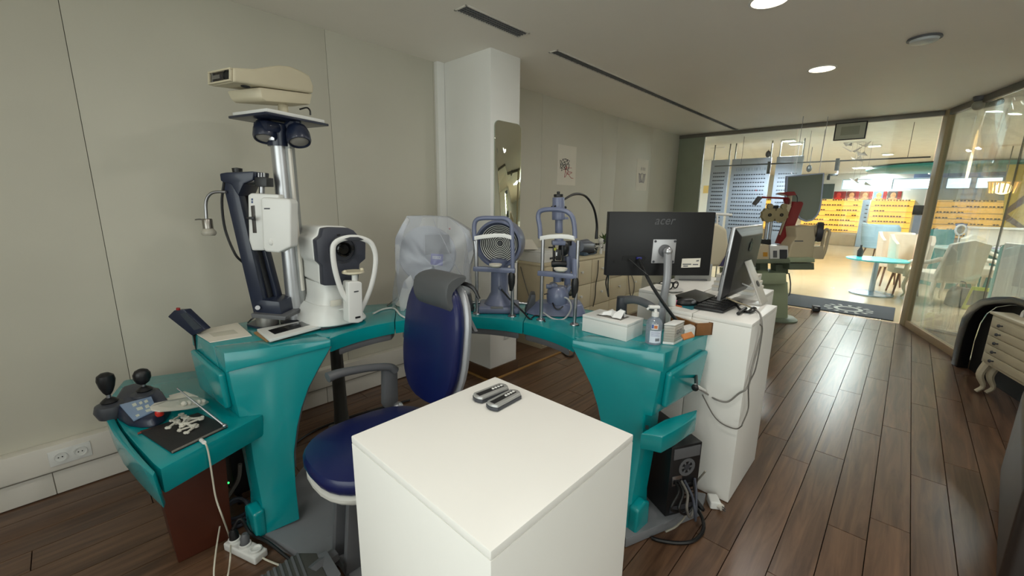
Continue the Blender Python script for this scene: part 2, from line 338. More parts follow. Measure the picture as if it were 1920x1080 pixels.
for k, (x, y) in enumerate(((1.2, .7), (-.5, .7), (3.4, -1.2), (1.2, -1.5), (-.5, -1.5))): downlight(x, y, ('downlight right above the camera', 'downlight at the added window end of the lamp row above the camera', 'downlight beside the right glass, outside the picture', 'downlight behind the camera in the second lamp row', 'downlight in the far corner behind the camera')[k])
sd = thing('smoke_detector', 'flat grey round smoke detector on the ceiling', 'detector', (4.05, .105, ZC))
MB().lathe([(0, 0), (.085, 0), (.088, -.006), (.088, -.012), (0, -.012)], (4.05, .105, ZC - .0005), seg=28).ob('base', mGrey, sd)
MB().lathe([(0, 0), (.075, 0), (.07, -.014), (.05, -.02), (0, -.02)], (4.05, .105, ZC - .0127), seg=28).ob('cover', M('detector_shell', (190, 196, 196), .4), sd)
# ================================================================ glass partition
mRail = M('grey_rail', (120, 116, 106), .45, .3); mPost = M('beige_post', (172, 156, 122), .5, var=.03)
mPane = glassmat('clear_pane', (243, 249, 247), .03)
struct('wall_back', MB().b2((XG - .02, 2.56, 0), (XG + .02, YL - .001, ZC - .055), .002), M('sage_panel', (140, 146, 126), .45, var=.03))
struct('trim_5', MB().b2((XG - .035, -.12, ZC - .055), (XG + .035, YL - .001, ZC - .001), .004), mRail)
w1 = struct('window_1', MB().b2((XG - .006, 1.32, .015), (XG + .006, 2.555, ZC - .056), .001), mPane)
MB().b2((XG - .006, -.1, .015), (XG + .006, 1.312, ZC - .056), .001).ob('pane', mPane, w1)
MB().b2((XG - .008, 2.44, 0), (XG + .008, 2.552, .03), .002).ob('floor_clamp', mSteel, w1)
PA = V((7.16, -.16, 0)); PB = V((5.0, -.86, 0)); pd = (PB - PA).normalized(); pn = V((-pd.y, pd.x, 0)); py_ = math.atan2(pd.y, pd.x)
struct('trim_6', MB().box(PA + V((0, 0, ZC / 2)), (.12, .07, ZC - .002), py_, .004), mPost)
L_ = (PB - PA).length; mid = (PA + PB) / 2
struct('trim_7', MB().box(mid + pd * .035 + V((0, 0, .04)), (L_ - .075, .05, .08), py_, .004), M('beige_rail', (168, 142, 108), .45))
struct('trim_8', MB().box(mid + pd * .035 + V((0, 0, ZC - .035)), (L_ - .075, .06, .065), py_, .004), mRail)
jx = PL(1885, 400, PA, pn); s1 = (jx - PA).dot(pd)
def pane2(a, b_):
    c_ = PA + pd * (a + b_) / 2; return MB().box(c_ + V((0, 0, (ZC - .07 + .08) / 2)), (b_ - a, .012, ZC - .152), py_, .001)
w2 = struct('window_2', pane2(.065, s1 - .002), mPane); pane2(s1 + .002, L_ - .02).ob('pane', mPane, w2)
MB().box(PA + pd * s1 + V((0, 0, ZC / 2)), (.004, .013, ZC - .16), py_, 0).ob('pane_seam', M('seam_dark', (60, 60, 58), .5), w2)
# exit box hung on the rail
p = [XP(x, y, XG - .06) for x, y in ((1567, 232), (1628, 228), (1628, 260), (1567, 264))]
y0, y1, z0, z1 = p[1].y, p[0].y, p[3].z, p[0].z
ex = thing('sign_box', 'grey rectangular ceiling sign seen from its dark edged back', 'sign box', (XG - .06, (y0 + y1) / 2, z0))
MB().b2((XG - .075, y0, z0), (XG - .045, y1, z1), .003).ob('case', mBlack, ex)
bp0 = MB().b2((XG - .079, y0 + .015, z0 + .012), (XG - .0745, y1 - .015, z1 - .012), .001).ob('back_panel', M('sign_grey', (186, 188, 168), .5), ex)
MB().b2((XG - .081, y0 + .07, z0 + .06), (XG - .0785, y1 - .07, z1 - .05), .001).ob('inner_panel', M('sign_grey_inner', (160, 162, 142), .5), bp0)
for yy in (y0 + .08, y1 - .08): MB().cyl((XG - .06, yy, z1 - .001), (XG - .06, yy, ZC - .056), .006, seg=8).ob('hanger', mSteel, ex)
# security camera by the right glass
cc = PL(1832, 214, PA - pn * (-.0), pn)
cc = PL(1832, 208, PA + (V((0, 0, 0)) - PA).normalized() * .12, pn)
cv = thing('security_camera', 'grey security camera under the ceiling right of the beige post', 'camera', (cc.x, cc.y, ZC))
MB().lathe([(0, 0), (.05, 0), (.05, -.03), (.03, -.05), (0, -.05)], (cc.x, cc.y, ZC - .001), seg=20).ob('mount', mGrey, cv)
MB().sph((cc.x, cc.y, ZC - .085), .05).ob('dome', M('camera_dome', (150, 148, 134), .3), cv)
a_ = V((cc.x, cc.y, ZC - .08)) + RT * .03; MB().cyl(a_, a_ + RT * .16 + V((0, 0, .03)), .04, .034).ob('barrel', M('camera_barrel', (106, 106, 98), .4), cv)
MB().cyl(a_ + RT * .16 + V((0, 0, .03)), a_ + RT * .19 + V((0, 0, .036)), .036, .03).ob('lens_hood', mBlack, cv)
# ================================================================ the crescent instrument desk
ZD = .86
desk = thing('instrument_desk', 'curved teal instrument desk with two leaning end supports', 'desk', U(2.2, 0, 0))
def mir_(p): # mirror a point across the desk's axis
    k = -.304; return V((p.y + k, p.x - k, p.z))
IC = lambda v: 1.63 + math.sqrt(max(.62 ** 2 - v * v, 0))       # inner curve
OC = lambda v: 1.09 + math.sqrt(max(1.53 ** 2 - v * v, 0))      # outer curve
def slab(v0, v1, z0, z1, inset=0, depth=None, n=8):
    vs = [v0 + (v1 - v0) * i / n for i in range(n + 1)]
    ins = [U(IC(v) + inset, v, z0) for v in vs]
    ou = [U(IC(v) + inset + depth, v, z0) for v in vs] if depth else [U(OC(v * 1.25), v * 1.25, z0) for v in vs]
    return ins + ou[::-1], (0, 0, z1 - z0)
g = .0015
for v0, v1, nm in ((-.575, -.34, 0), (-.34, .345, 0), (.345, .575, 0)):
    P_, e = slab(v0 + g, v1 - g, ZD - .068, ZD); MB().pr(P_, e, .004, 2, 40).ob('top_segment', mTeal, desk)
for v0, v1 in ((-.555, -.36), (-.31, .325), (.36, .56)):
    P_, e = slab(v0, v1, ZD - .105, ZD - .0685, .012, .07, 8); MB().pr(P_, e, .01, 2, 50).ob('under_rim', mGrey, desk)
P_, e = slab(-.32, .32, ZD - .095, ZD - .0685, .11, .25); MB().pr(P_, e, .004, 2, 50).ob('under_tray', mDGrey, desk)
# wings
T0 = G(420, 661, ZD); T1 = G(620, 636, ZD); B0 = G(527, 990, .05)
FN = (T1 - T0).cross(B0 - T0).normalized()
EV = G(358, 623, ZD) - T0; EV.z = 0
face = [PL(x, y, T0, FN) for x, y in ((420, 661), (520, 648), (620, 636), (620, 652), (600, 687), (579, 727), (566, 765), (562, 780), (500, 773), (449, 784))]
slabf = [PL(x, y, T0, FN) for x, y in ((420, 661), (520, 648), (620, 636), (620, 652), (600, 687), (579, 727), (566, 765), (558, 800), (552, 849), (555, 910), (562, 974), (492, 1005), (491, 945), (475, 863), (466, 800), (464, 781), (449, 784))]
legf = [PL(x, y, T0, FN) for x, y in ((460, 772), (500, 764), (564, 772), (558, 800), (552, 849), (555, 910), (562, 974), (492, 1005), (491, 945), (475, 863), (464, 815))]
lip = [PL(x, y, T0, FN) for x, y in ((420, 661), (620, 636), (620, 649), (424, 698))]
archp = [PL(x, y, T0, FN) for x, y in ((620, 652), (600, 687), (579, 727), (566, 765), (558, 800), (552, 849), (553, 880))]
outn = FN if FN.dot(CAM - T0) > 0 else -FN
def wing(f):
    q = lambda P: [f(p) for p in P]; ve = f(T0 + EV) - f(T0)
    MB().pr(q(slabf), ve * .3, .006, 2, 50).ob('leg', mTeal, desk); MB().pr([p + ve * .295 for p in q(face)], ve * .705, .003, 2, 50).ob('wing', mTeal, desk)
    MB().pr(q([p + outn * .0 for p in lip]), f(T0 + outn * .012) - f(T0), .006, 2, 50).ob('front_lip', mTeal, desk)
    back = [p + EV * .12 for p in archp]; dn = (T1 - T0).normalized()
    MB().pr(q([p + EV * .04 for p in archp] + [p - dn * .05 + EV * .04 for p in archp[::-1]]), f(EV * .24 + T0) - f(T0), .002).pr(q([p + dn * .014 + EV * .04 for p in archp] + [p - dn * .01 + EV * .04 for p in archp[::-1]]), f(T0 + EV * .24) - f(T0), .003).ob('arch_lining', mGrey, desk)
    # filled top behind the wing, out to the outer curve
    top = [T1 + EV * .0, T1 + V((0, 0, 0))]
    tp = [U(IC(.55), -.55, ZD - .068), U(OC(.69), -.69, ZD - .068), U(OC(.95), -.95, ZD - .068), U(OC(1.15), -1.15, ZD - .068), T0 + EV + V((0, 0, -.068)), T0 + EV * .5 + (T1 - T0) * .3 + V((0, 0, -.068)), T1 + EV * .1 + V((0, 0, -.068))]
    MB().pr(q(tp), (0, 0, .0675), .004, 2, 50).ob('wing_top', mTeal, desk)
    # raised panel on the end face
    En = (EV.normalized()); enx = (T0 + EV - T0)
    e0 = face[0]; e1 = face[-1]; up = (e0 - e1)
    a = e1 + up * .1 + EV * .14; b = e1 + up * .1 + EV * .92; c = e1 + up * .74 + EV * .95; d = e1 + up * .66 + EV * .1
    on = up.cross(EV).normalized(); on = on if on.dot(T0 - T1) > 0 else -on
    MB().pr(q([p + on * -.002 for p in (a, b, c, d)]), f(T0 + on * .028) - f(T0), .012, 3).ob('end_panel', mTeal, desk)
    t0 = legf[7]; tw = [t0 + V((0, 0, z)) + EV * w for z, w in ((0, -.02), (0, .24), (.12, .23), (.14, .14), (.12, -.01))]
    MB().pr(q([p + on * -.02 for p in tw]), f(T0 + on * .045) - f(T0), .012, 3).ob('toe', mTeal, desk)
wing(lambda p: V(p)); wing(mir_)
mPlate = M('grey_base_plate', (124, 126, 130), .5, var=.04)
MB().pr([G(x, y, .002) for x, y in ((487, 1012), (600, 1072), (640, 1060), (668, 985), (640, 880), (600, 850), (560, 900))] , (0, 0, .043), .006).ob('base_plate', mPlate, desk)
MB().pr([G(1172, 1028, .002), G(1312, 968, .002), G(1322, 940, .002), G(1240, 925, .002), G(1150, 960, .002)], (0, 0, .048), .006).ob('base_plate', mPlate, desk)
# support column and its foot under the desk
f = Fr(G(640, 775, .03)); A = V((1.02, 2.42, 0))
MB().lathe([(0, .745), (.115, .745), (.12, .72), (.09, .68), (.05, .655), (.035, .64), (.04, .2), (.046, .12), (0, .12)], A, (0, 0, 1), 24).ob('support_post', M('warm_grey_metal', (70, 68, 64), .45, .3), desk)
MB().lathe([(0, .12), (.03, .12), (.03, .03), (0, .03)], A, (0, 0, 1), 16).ob('post_sleeve', mBlack, desk)
MB().box(A + V((.12, -.1, .06)), (.46, .17, .09), -.35, .03, seg=4).cyl(A + V((.3, -.2, .065)), A + V((.36, -.23, .065)), .07, .06, bev=.01).ob('foot_housing', mGrey, desk)
# right-hand computer shelf, bridging the leg
sp = [G(x, y, .56) for x, y in ((1201, 812), (1246, 786), (1308, 767), (1305, 782), (1268, 806), (1242, 820), (1222, 815))]
MB().pr(sp, (0, 0, -.075), .008, 2, 40).ob('computer_shelf', mTeal, desk)
MB().pr([G(1222, 815, .484), G(1236, 822, .484), G(1296, 788, .484), G(1300, 800, .3) * 0 + G(1296, 788, .484) + V((.02, .03, 0)), G(1236, 822, .484) + V((.02, .09, 0))], (0, 0, -.05), .004).ob('shelf_apron', mTealD, desk)
MB().box(G(1213, 801, .5608), (.03, .014, .002), .4, 0).ob('slot', mBlack, desk)
c = G(1303, 727, .7); 
gm = thing('cable_grommet', 'black cable opening on the right end of the desk', 'grommet', c)
MB().sph(c, .016, (.5, 1, 1)).ob('ring', mBlack, gm)
# left console, cantilevered off the support
zc = .575
CP = [G(x, y, zc) for x, y in ((258, 838), (286, 868), (300, 880), (493, 777), (452, 738), (440, 722), (395, 690), (232, 712), (205, 745), (215, 782), (232, 808))]
con = MB(); con.pr(CP, (0, 0, -.1), .012, 2, 40).ob('console', mTeal, desk)
LP = [G(x, y, zc + .004) for x, y in ((196, 783), (213, 816), (238, 845), (262, 870), (287, 893), (291, 884), (268, 860), (246, 834), (224, 802), (206, 768), (199, 770))]
MB().pr(LP, (0, 0, -.085), .006, 2, 50, pts2=[p + V((.012, 0, -.135)) for p in LP]).ob('console_lip', mTeal, desk)
# control head: two joysticks and a touch screen
f = Fr(G(268, 795, zc)); ch = thing('control_head', 'navy control head with two black joysticks and a touch screen', 'controller', G(268, 795, zc))
rim = [(216, 768), (222, 790), (240, 801), (262, 804), (290, 803), (312, 790), (323, 772), (312, 757), (290, 748), (258, 744), (232, 750)]
lo = [G(x, y, zc + .001) for x, y in rim]; cen = sum(lo, V((0, 0, 0))) / len(lo)
hi = [cen + (p - cen) * .9 + V((0, 0, .034 + .045 * max(0, min(1, .5 + (p - cen).dot(FW) / .28)))) for p in lo]
MB().pr(lo, (0, 0, 0), .012, 3, 25, pts2=hi).ob('housing', mNavy, ch)
sn = (hi[4] - hi[0]).cross(hi[8] - hi[0]).normalized(); sn = sn if sn.z > 0 else -sn
s4 = [PL(x, y, hi[0] + sn * .004, sn) for x, y in ((224, 760), (250, 789), (294, 768), (284, 744))]
scr_ = MB().pr([p + sn * -.004 for p in s4], sn * .0075, .002).ob('screen', M('lit_touch_screen', (112, 128, 148), .25, emit=.1, ecol=(120, 150, 185), var=.04), ch)
m = MB()
for i, (x, y, w, h) in enumerate(((252, 757, 10, 6), (264, 754, 8, 5), (274, 751, 9, 5), (262, 764, 14, 6), (276, 760, 10, 6), (258, 778, 9, 4), (278, 768, 12, 5))):
    m.pr([PL(x + a, y + b, hi[0] + sn * .008, sn) for a, b in ((-w / 2, 1), (w / 2 - 3, -2), (w / 2, h - 3), (-w / 2 + 3, h))], sn * .0006, 0)
m.ob('screen_buttons', M('screen_icons', (168, 172, 158), .4, emit=.15), scr_, 'pale buttons shown on the touch screen', kind='stuff')
for bx, by, tx, ty, d, k in ((207, 760, 204, 712, .06, 0), (272, 738, 267, 710, .15, 1)):
    bp = f(bx, by, d); tp = f(tx, ty, d)
    sb_ = MB().lathe([(0, -.05), (.045, -.05), (.056, -.02), (.05, .005), (.03, .014), (0, .014)], bp, (0, 0, 1), 20).ob('stick_base', mDGrey, ch)
    MB().lathe([(.026, .014), (.03, .02), (.02, .03), (.012, .036), (0, .036)], bp, (0, 0, 1), 16).ob('boot', mBlack, sb_)
    MB().cyl(bp + V((0, 0, .03)), bp + V((0, 0, .06)), .008, seg=10).ob('stem', mSteel, sb_)
    gr = [(.008, .05), (.014, .06), (.022, .085), (.027, .115), (.024, .135), (.012, .146), (0, .147)] if not k else [(.008, .045), (.02, .055), (.027, .075), (.027, .095), (.02, .11), (.008, .117), (0, .118)]
    MB().lathe(gr, bp, (tp - bp) * .2 + V((0, 0, .2)), 14, 1.15).ob('grip', mBlack, sb_)
MB().cyl(hi[4] * .3 + hi[5] * .7 - V((0, 0, .012)), hi[4] * .3 + hi[5] * .7 + V((0, 0, .012)), .016, .013, bev=.004).ob('red_button', M('red_button', (190, 40, 28), .35), ch, 'red push button')
# things lying on the console
def flat(P, z0, z1, bev=.002): return MB().pr([V((p.x, p.y, z0)) for p in P], (0, 0, z1 - z0), bev)
tb = thing('tablet', 'black tablet in a leather sleeve on the teal console, white cable plugged in', 'tablet', G(355, 815, zc))
tp = [G(x, y, zc) for x, y in ((262, 812), (323, 852), (428, 802), (372, 777))]
flat(tp, zc + .0005, zc + .010, .004).ob('sleeve', M('black_leather', (30, 29, 30), .55, bump=.15, bscale=200), tb)
flat([tp[0] * .02 + tp[1] * .98, tp[1], tp[2], tp[2] * .97 + tp[3] * .03], zc + .003, zc + .0118, .002).ob('edge_band', M('grey_edge', (120, 112, 104), .4), tb)
pp = thing('pen', 'thin red brown pen on the console left of the black tablet', 'pen', G(285, 808, zc)); a, b = G(258, 813, zc + .006), G(283, 805, zc + .006)
MB().cyl(a, b, .0045, seg=8).ob('barrel', M('pen_red', (130, 50, 30), .4), pp); MB().cyl(b, b + (b - a) * .15, .004, .001, seg=8).ob('tip', mSteel, pp)
rn = random.Random(3); zt = zc + .0125
mRing = M('ivory_plastic', (206, 202, 190), .4, var=.05)
clips = [(330, 784), (338, 796), (345, 790), (352, 784), (356, 797), (362, 790), (348, 803), (368, 784), (322, 797), (357, 806)]
for i, (x, y) in enumerate(clips):
    z = zt + .004 + .007 * (i % 3); c = G(x, y, z); a = rn.uniform(0, PI); d = V((math.cos(a), math.sin(a), 0)) * .028
    t = thing('clip', 'small ivory plastic clip in the heap on the black tablet', 'clip', c, 'ivory plastic clips on the tablet')
    MB().box(c, (.056, .008, .006), a, .002).ob('shaft', mRing, t); MB().lathe([(.005, -.004), (.011, -.004), (.011, .004), (.005, .004)], c + d, (0, 0, 1), 12).ob('eyelet', mRing, t); MB().box(c - d * .7, (.01, .02, .008), a, .002).ob('foot', mRing, t)
oc = thing('occluder_paddle', 'white occluder paddle with a rounded end, lying across the control head', 'occluder', G(330, 765, zc + .09))
o1 = [(281, 765), (290, 758), (310, 754), (335, 749), (362, 745), (378, 748), (392, 755), (380, 762), (352, 768), (325, 771), (300, 773), (284, 771)]
MB().pr([G(x, y, zc + .115 - .09 * max(0, (x - 300)) / 100) for x, y in o1], (0, 0, .006), .002).ob('paddle', mRing, oc)
m = MB(); [m.sph(G(345 + 9 * i, 757 - i, zc + .085 - .008 * i), .011) for i in range(5)]; m.ob('finger_ribs', mRing, oc)
ns = thing('note_card', 'white ruled card at the back of the console', 'card', G(362, 745, zc + .03))
MB().pr([G(x, y, zc + .03) for x, y in ((312, 748), (350, 738), (384, 750), (372, 757), (322, 762))], (0, 0, .003), 0).ob('sheet', mPaper, ns)
MB().pr([G(x, y, zc + .0004) for x, y in ((318, 752), (348, 744), (374, 754), (360, 758), (322, 760))], (0, 0, .0293), .002).ob('pad', mTrunk, ns)
rt = thing('telescopic_rod', 'chrome telescopic rod leaning across the console to the tablet edge', 'rod', G(421, 798, zc + .012))
a, b = G(421, 798, zt + .008), f(332, 728, .02); b = a + (b - a); mids = [a + (b - a) * k for k in (0, .45, .75, 1)]
for i, r in enumerate((.005, .0038, .0026)): MB().cyl(mids[i], mids[i + 1], r, seg=10).ob('section', mSteel, rt)
MB().sph(a, .009).ob('knob', mSteel, rt)
# small handset behind the desk corner
f = Fr(G(372, 630, ZD) + V((-.02, .02, 0))); hs = thing('handset_display', 'small tilted navy handset display behind the left desk corner', 'display', f(372, 632))
P_ = [f(x, y) for x, y in ((314, 594), (326, 582), (345, 581), (384, 618), (360, 630))]
MB().pr(P_, FW * .03 + RT * .01, .004).ob('case', mNavy, hs)
MB().pr([f(x, y, -.001) for x, y in ((338, 589), (349, 586), (379, 615), (365, 619))], FW * -.003, 0).ob('screen', M('dark_screen', (60, 66, 74), .12), hs)
MB().cyl(f(334, 581), f(334, 577.5), .008, seg=10).ob('button', M('red_button2', (150, 30, 30), .4), hs, 'small red button')
a = f(366, 626, .02); MB().tube([a, a + V((.01, .03, -.1)), V((a.x + .03, a.y - .02, .7))], .012).ob('bracket', mBlack, hs)
# bin, power strip, cables on the floor at left
bn = thing('waste_bin', 'dark red brown square bin under the teal console', 'bin', (.215, 2.14, 0))
MB().pr([(.12, 2.0, .001), (.315, 2.0, .001), (.315, 2.27, .001), (.12, 2.27, .001)], (0, 0, .44), .006, 2, 30, [(.10, 1.985, .44), (.33, 1.985, .44), (.33, 2.285, .44), (.10, 2.285, .44)]).ob('body', mBrown, bn)
MB().box((.215, 2.135, .4405), (.19, .26, .003), 0, 0).ob('opening', mBlack, bn)
mbx = thing('black_case', 'black electronics case with a green light behind the teal leg', 'case', (.46, 2.22, 0))
MB().b2((.38, 2.2, .06), (.62, 2.42, .46), .006).ob('housing', M('matte_black', (12, 12, 13), .7), mbx)
for x in (.4, .6):
    for y in (2.22, 2.4): MB().cyl((x, y, 0), (x, y, .06), .012, seg=8).ob('foot', mBlack, mbx)
c = PL(428, 905, (0, 2.2, 0), (0, 1, 0)); MB().cyl(c, c + V((0, -.004, 0)), .004, seg=8).ob('indicator', M('green_led', (60, 255, 90), .4, emit=4, ecol=(40, 255, 90)), mbx, 'green indicator light')
ps = thing('power_strip', 'white power strip with plugs on the floor by the brown bin', 'power strip', G(460, 1040, 0))
a, b = G(436, 1018, .02), G(486, 1042, .02); d = (b - a); yw = math.atan2(d.y, d.x)
MB().box((a + b) / 2, (d.length + .03, .06, .036), yw, .008, seg=3).ob('strip_body', mPlW, ps)
for k in (.1, .5, .9): MB().lathe([(.022, 0), (.024, .012), (.019, .014), (.018, .006), (0, .006)], a + d * k + V((0, 0, .018)), seg=18).ob('outlet', mPlW, ps)
pg = thing('power_plug', 'black plug standing in the white power strip', 'plug', G(447, 1012, .04))
c = a + d * .1 + V((0, 0, .026)); MB().lathe([(0, 0), (.018, 0), (.018, .03), (.01, .05), (0, .05)], c, seg=16).ob('plug_body', mBlack, pg)
pg2 = thing('power_plug', 'grey plug in the middle of the white power strip', 'plug', a + d * .5 + V((0, 0, .026)))
MB().lathe([(0, 0), (.017, 0), (.018, .03), (.01, .048), (0, .048)], a + d * .5 + V((0, 0, .026)), (.1, .05, 1), 16).ob('plug_body', mGrey, pg2)
def cable(label, P_, r, mat, name='cable', cat='cable', n=7, group=None):
    return MB().tube(P_, r, 7, n).ob(name, mat, None, label, cat, group)
mCabW = M('white_cable', (214, 208, 190), .5); mCabK = M('black_cable', (16, 16, 17), .45); mCabG = M('grey_cable', (104, 100, 94), .5)
fL = Fr(G(400, 905, .3)); cdv = (CP[3] - CP[2]).normalized(); cfn = V((cdv.y, -cdv.x, 0)); cfn = cfn if cfn.dot(CAM - CP[2]) > 0 else -cfn
cpf = lambda x, y, d=.01: PL(x, y, CP[2] + cfn * d, cfn)

cable('white charging cable hanging from the black tablet down to the floor', [G(379, 829, zc + .007), cpf(385, 832), cpf(389, 842), cpf(393, 862), cpf(398, 895), cpf(405, 935), cpf(419, 975), fL(431, 1010, .02), G(432, 1040, .1), G(428, 1075, .02), G(420, 1095, .008), G(402, 1085, .01), G(404, 1040, .06), fL(414, 975, .03)], .0032, mCabW)
MB().cyl(G(377, 825, zc + .007), cpf(383, 830, .006), .007, seg=10).ob('cable_plug', mPlW, None, 'white cable plug at the edge of the black tablet', 'plug')
cable('black floor cable from the power strip towards the foot plate', [c + V((0, 0, .05)), c + V((.03, -.01, .09)), G(470, 1000, .06), G(500, 1015, .05), G(530, 1038, .03), G(560, 1062, .012)], .007, mCabK)
cable('beige cable on the floor from the power strip to the foot plate', [G(484, 1040, .02), G(500, 1050, .007), G(530, 1062, .007), G(560, 1072, .007)], .004, mCabW)
cable('thick grey cable hanging behind the tablet cable beside the bin', [fL(418, 862, .12), fL(410, 890, .12), fL(402, 925, .1), fL(401, 935, .1), fL(420, 938, .12), fL(438, 915, .14), fL(448, 895, .15), fL(450, 870, .15)], .009, mCabG)
for k in range(3): cable(('outer', 'middle', 'inner')[k] + ' coil of the dark cable loop on the floor behind the power strip', [V((.36 + .075 * math.cos(A) * (1 - .18 * k), 2.1 + .06 * math.sin(A) * (1 - .18 * k), .012 + .015 * k + .05 * max(0, math.sin(A)))) for A in [2 * PI * i / 8 for i in range(8)]], .008, M('slate_cable', (62, 66, 78), .5))
cable('black cable lying on the floor along the left wall under the desk', [V((.75, 2.55, .007)), V((.95, 2.63, .007)), V((1.25, 2.62, .007)), V((1.6, 2.55, .007))], .007, mCabK)
# ================================================================ examination chair
SD = V((-1, .03, 0)).normalized(); SL = V((-.03, -1, 0)).normalized()   # faces SD; SL is the sitter's left, towards the camera
CB = V((.80, 1.46, 0))
chair = thing('exam_chair', 'blue vinyl examination chair with grey headrest, armrest and foot', 'chair', CB)
def cs(a, b, z): return CB + SD * a + SL * b + V((0, 0, z))
def pad(c, ax, ay, az, rx, ry, th, n=32, e=2.6, puff=.5):
    rings = []
    for k, (s_, h) in enumerate(((.0, -.5), (.86, -.5), (.96, -.38), (1, -.1), (1, .15), (.965, .34), (.85, .46), (.6, .5 + puff * .12), (.3, .5 + puff * .18), (0, .5 + puff * .2))):
        R_ = []
        for j in range(n):
            A = 2 * PI * j / n; ca, sa = math.cos(A), math.sin(A)
            R_.append(c + ax * rx * s_ * math.copysign(abs(ca) ** (2 / e), ca) + ay * ry * s_ * math.copysign(abs(sa) ** (2 / e), sa) + az * th * h)
        rings.append(R_)
    return MB().loft(rings, cap=False)
up_ = V((0, 0, 1))
pad(cs(.03, 0, .50), SD, SL, up_, .285, .245, .08).ob('seat', mBlue, chair)
pad(cs(.03, 0, .445), SD, SL, up_, .278, .238, .05).ob('seat_shell', M('warm_white_shell', (205, 203, 196), .4), chair)
bu = (up_ - SD * .12).normalized(); bnrm = SL.cross(bu).normalized(); bnrm = bnrm if bnrm.dot(SD) > 0 else -bnrm
bc = cs(-.28, -.07, .865)
pad(bc, bu, SL, bnrm, .295, .208, .07, e=2.7).ob('backrest', mBlue, chair)
pad(bc - bnrm * .048, bu, SL, bnrm, .302, .213, .045, e=2.7, puff=0).ob('back_shell', M('silver_shell', (168, 169, 172), .35, .3), chair)
MB().tube([cs(-.2, -.03, .43), cs(-.33, -.06, .5), cs(-.345, -.07, .7)], .035, flat=(1, .5)).ob('back_bracket', mDGrey, chair)
# headrest: a grey concave pad
hc = bc + bu * .285 + bnrm * .045
hpx = ((835, 544), (838, 532), (846, 524), (855, 519), (863, 516.5), (871, 516.5), (875, 519), (871, 526), (862, 533), (854, 540), (848, 548), (845.5, 556), (845, 564), (847, 573), (848, 580), (845, 585), (840, 580), (836, 571), (834, 558))
hf = [PL(x, y, hc + SL * .165, SL) for x, y in hpx]; hcen = sum(hf, V((0, 0, 0))) / len(hf)
MB().loft([[hcen + (p - hcen) * k - SL * d for p in hf] for k, d in ((.9, -.006), (1, .004), (1.0, .06), (1.02, .12), (1.02, .18), (1.0, .225), (.9, .25), (.7, .262))]).ob('headrest', M('headrest_grey', (84, 86, 88), .5, bump=.05), chair)
hb = hc - bnrm * .03; MB().tube([hb + SL * .02, hb + SL * .05 - bnrm * .05 - bu * .03, hb + SL * .04 - bnrm * .06 - bu * .16], [.012, .014, .014], flat=(1.5, .6)).ob('headrest_stem', mGrey, chair)
MB().tube([hb + SL * .05 - bnrm * .04, hb + SL * .17 - bnrm * .08 - bu * .01, hb + SL * .21 - bnrm * .1 - bu * .06], [.011, .01, .007]).ob('release_lever', mBlack, chair)
MB().pr([hb + SL * .06 - bnrm * .04 - bu * .03, hb + SL * .085 - bnrm * .05 - bu * .03, hb + SL * .20 - bnrm * .1 - bu * .21, hb + SL * .165 - bnrm * .1 - bu * .21], bnrm * -.02, .004).ob('back_strut', mGrey, chair)
# armrest on the far side
fa = Fr(cs(.0, -.31, .5), (0, 1, 0))
MB().tube([fa(614, 708), fa(640, 699), fa(690, 690), fa(728, 688), fa(741, 694)], [.028, .024, .022, .024, .026], 12, 5, flat=(1, .8)).ob('armrest', mGrey, chair)
MB().pr([fa(722, 692), fa(746, 690), fa(748, 752), fa(728, 770), (fa(722, 762))], V((0, .045, 0)), .01).ob('arm_post', mGrey, chair)
MB().sph(fa(746, 764), .03).ob('arm_pivot', mAlu, chair)
# pedestal, foot plate
MB().pr([cs(.10, -.07, .05), cs(.24, -.07, .05), cs(.2, -.07, .42), cs(.10, -.07, .42)], SL * .03, .006).pr([cs(.10, .04, .05), cs(.24, .04, .05), cs(.2, .04, .42), cs(.10, .04, .42)], SL * .03, .006).ob('pedestal_cheek', mGrey, chair)
MB().box(cs(.02, 0, .23), (.16, .14, .38), math.atan2(SD.y, SD.x), .012).ob('pedestal', mDGrey, chair)
MB().box(cs(-.02, 0, .025), (.5, .36, .045), math.atan2(SD.y, SD.x), .012).ob('chair_base', mPlate, chair)
fp = [G(x, y, .12) for x, y in ((470, 1092), (560, 1036), (594, 1036), (622, 1100), (560, 1180))]
MB().pr(fp, (0, 0, -.03), .006).ob('foot_plate', M('ribbed_rubber', (76, 76, 72), .6), chair)
m = MB(); d = (fp[1] - fp[0]); e_ = (fp[3] - fp[2])
for i in range(8): a = fp[0] + d * (i + .5) / 8; m.pr([a, a + d * .05, a + d * .05 + e_ * 1.0, a + e_ * 1.0], (0, 0, .003), 0)
m.ob('foot_ribs', mGrey, chair)
MB().pr([G(594, 1040, .12), G(612, 1030, .14), G(640, 1075, .14), G(622, 1100, .12)], (0, 0, -.1), .006).tube([cs(.25, .0, .1), cs(.34, .02, .1), G(615, 1060, .09)], .03).ob('foot_bracket', mGrey, chair)
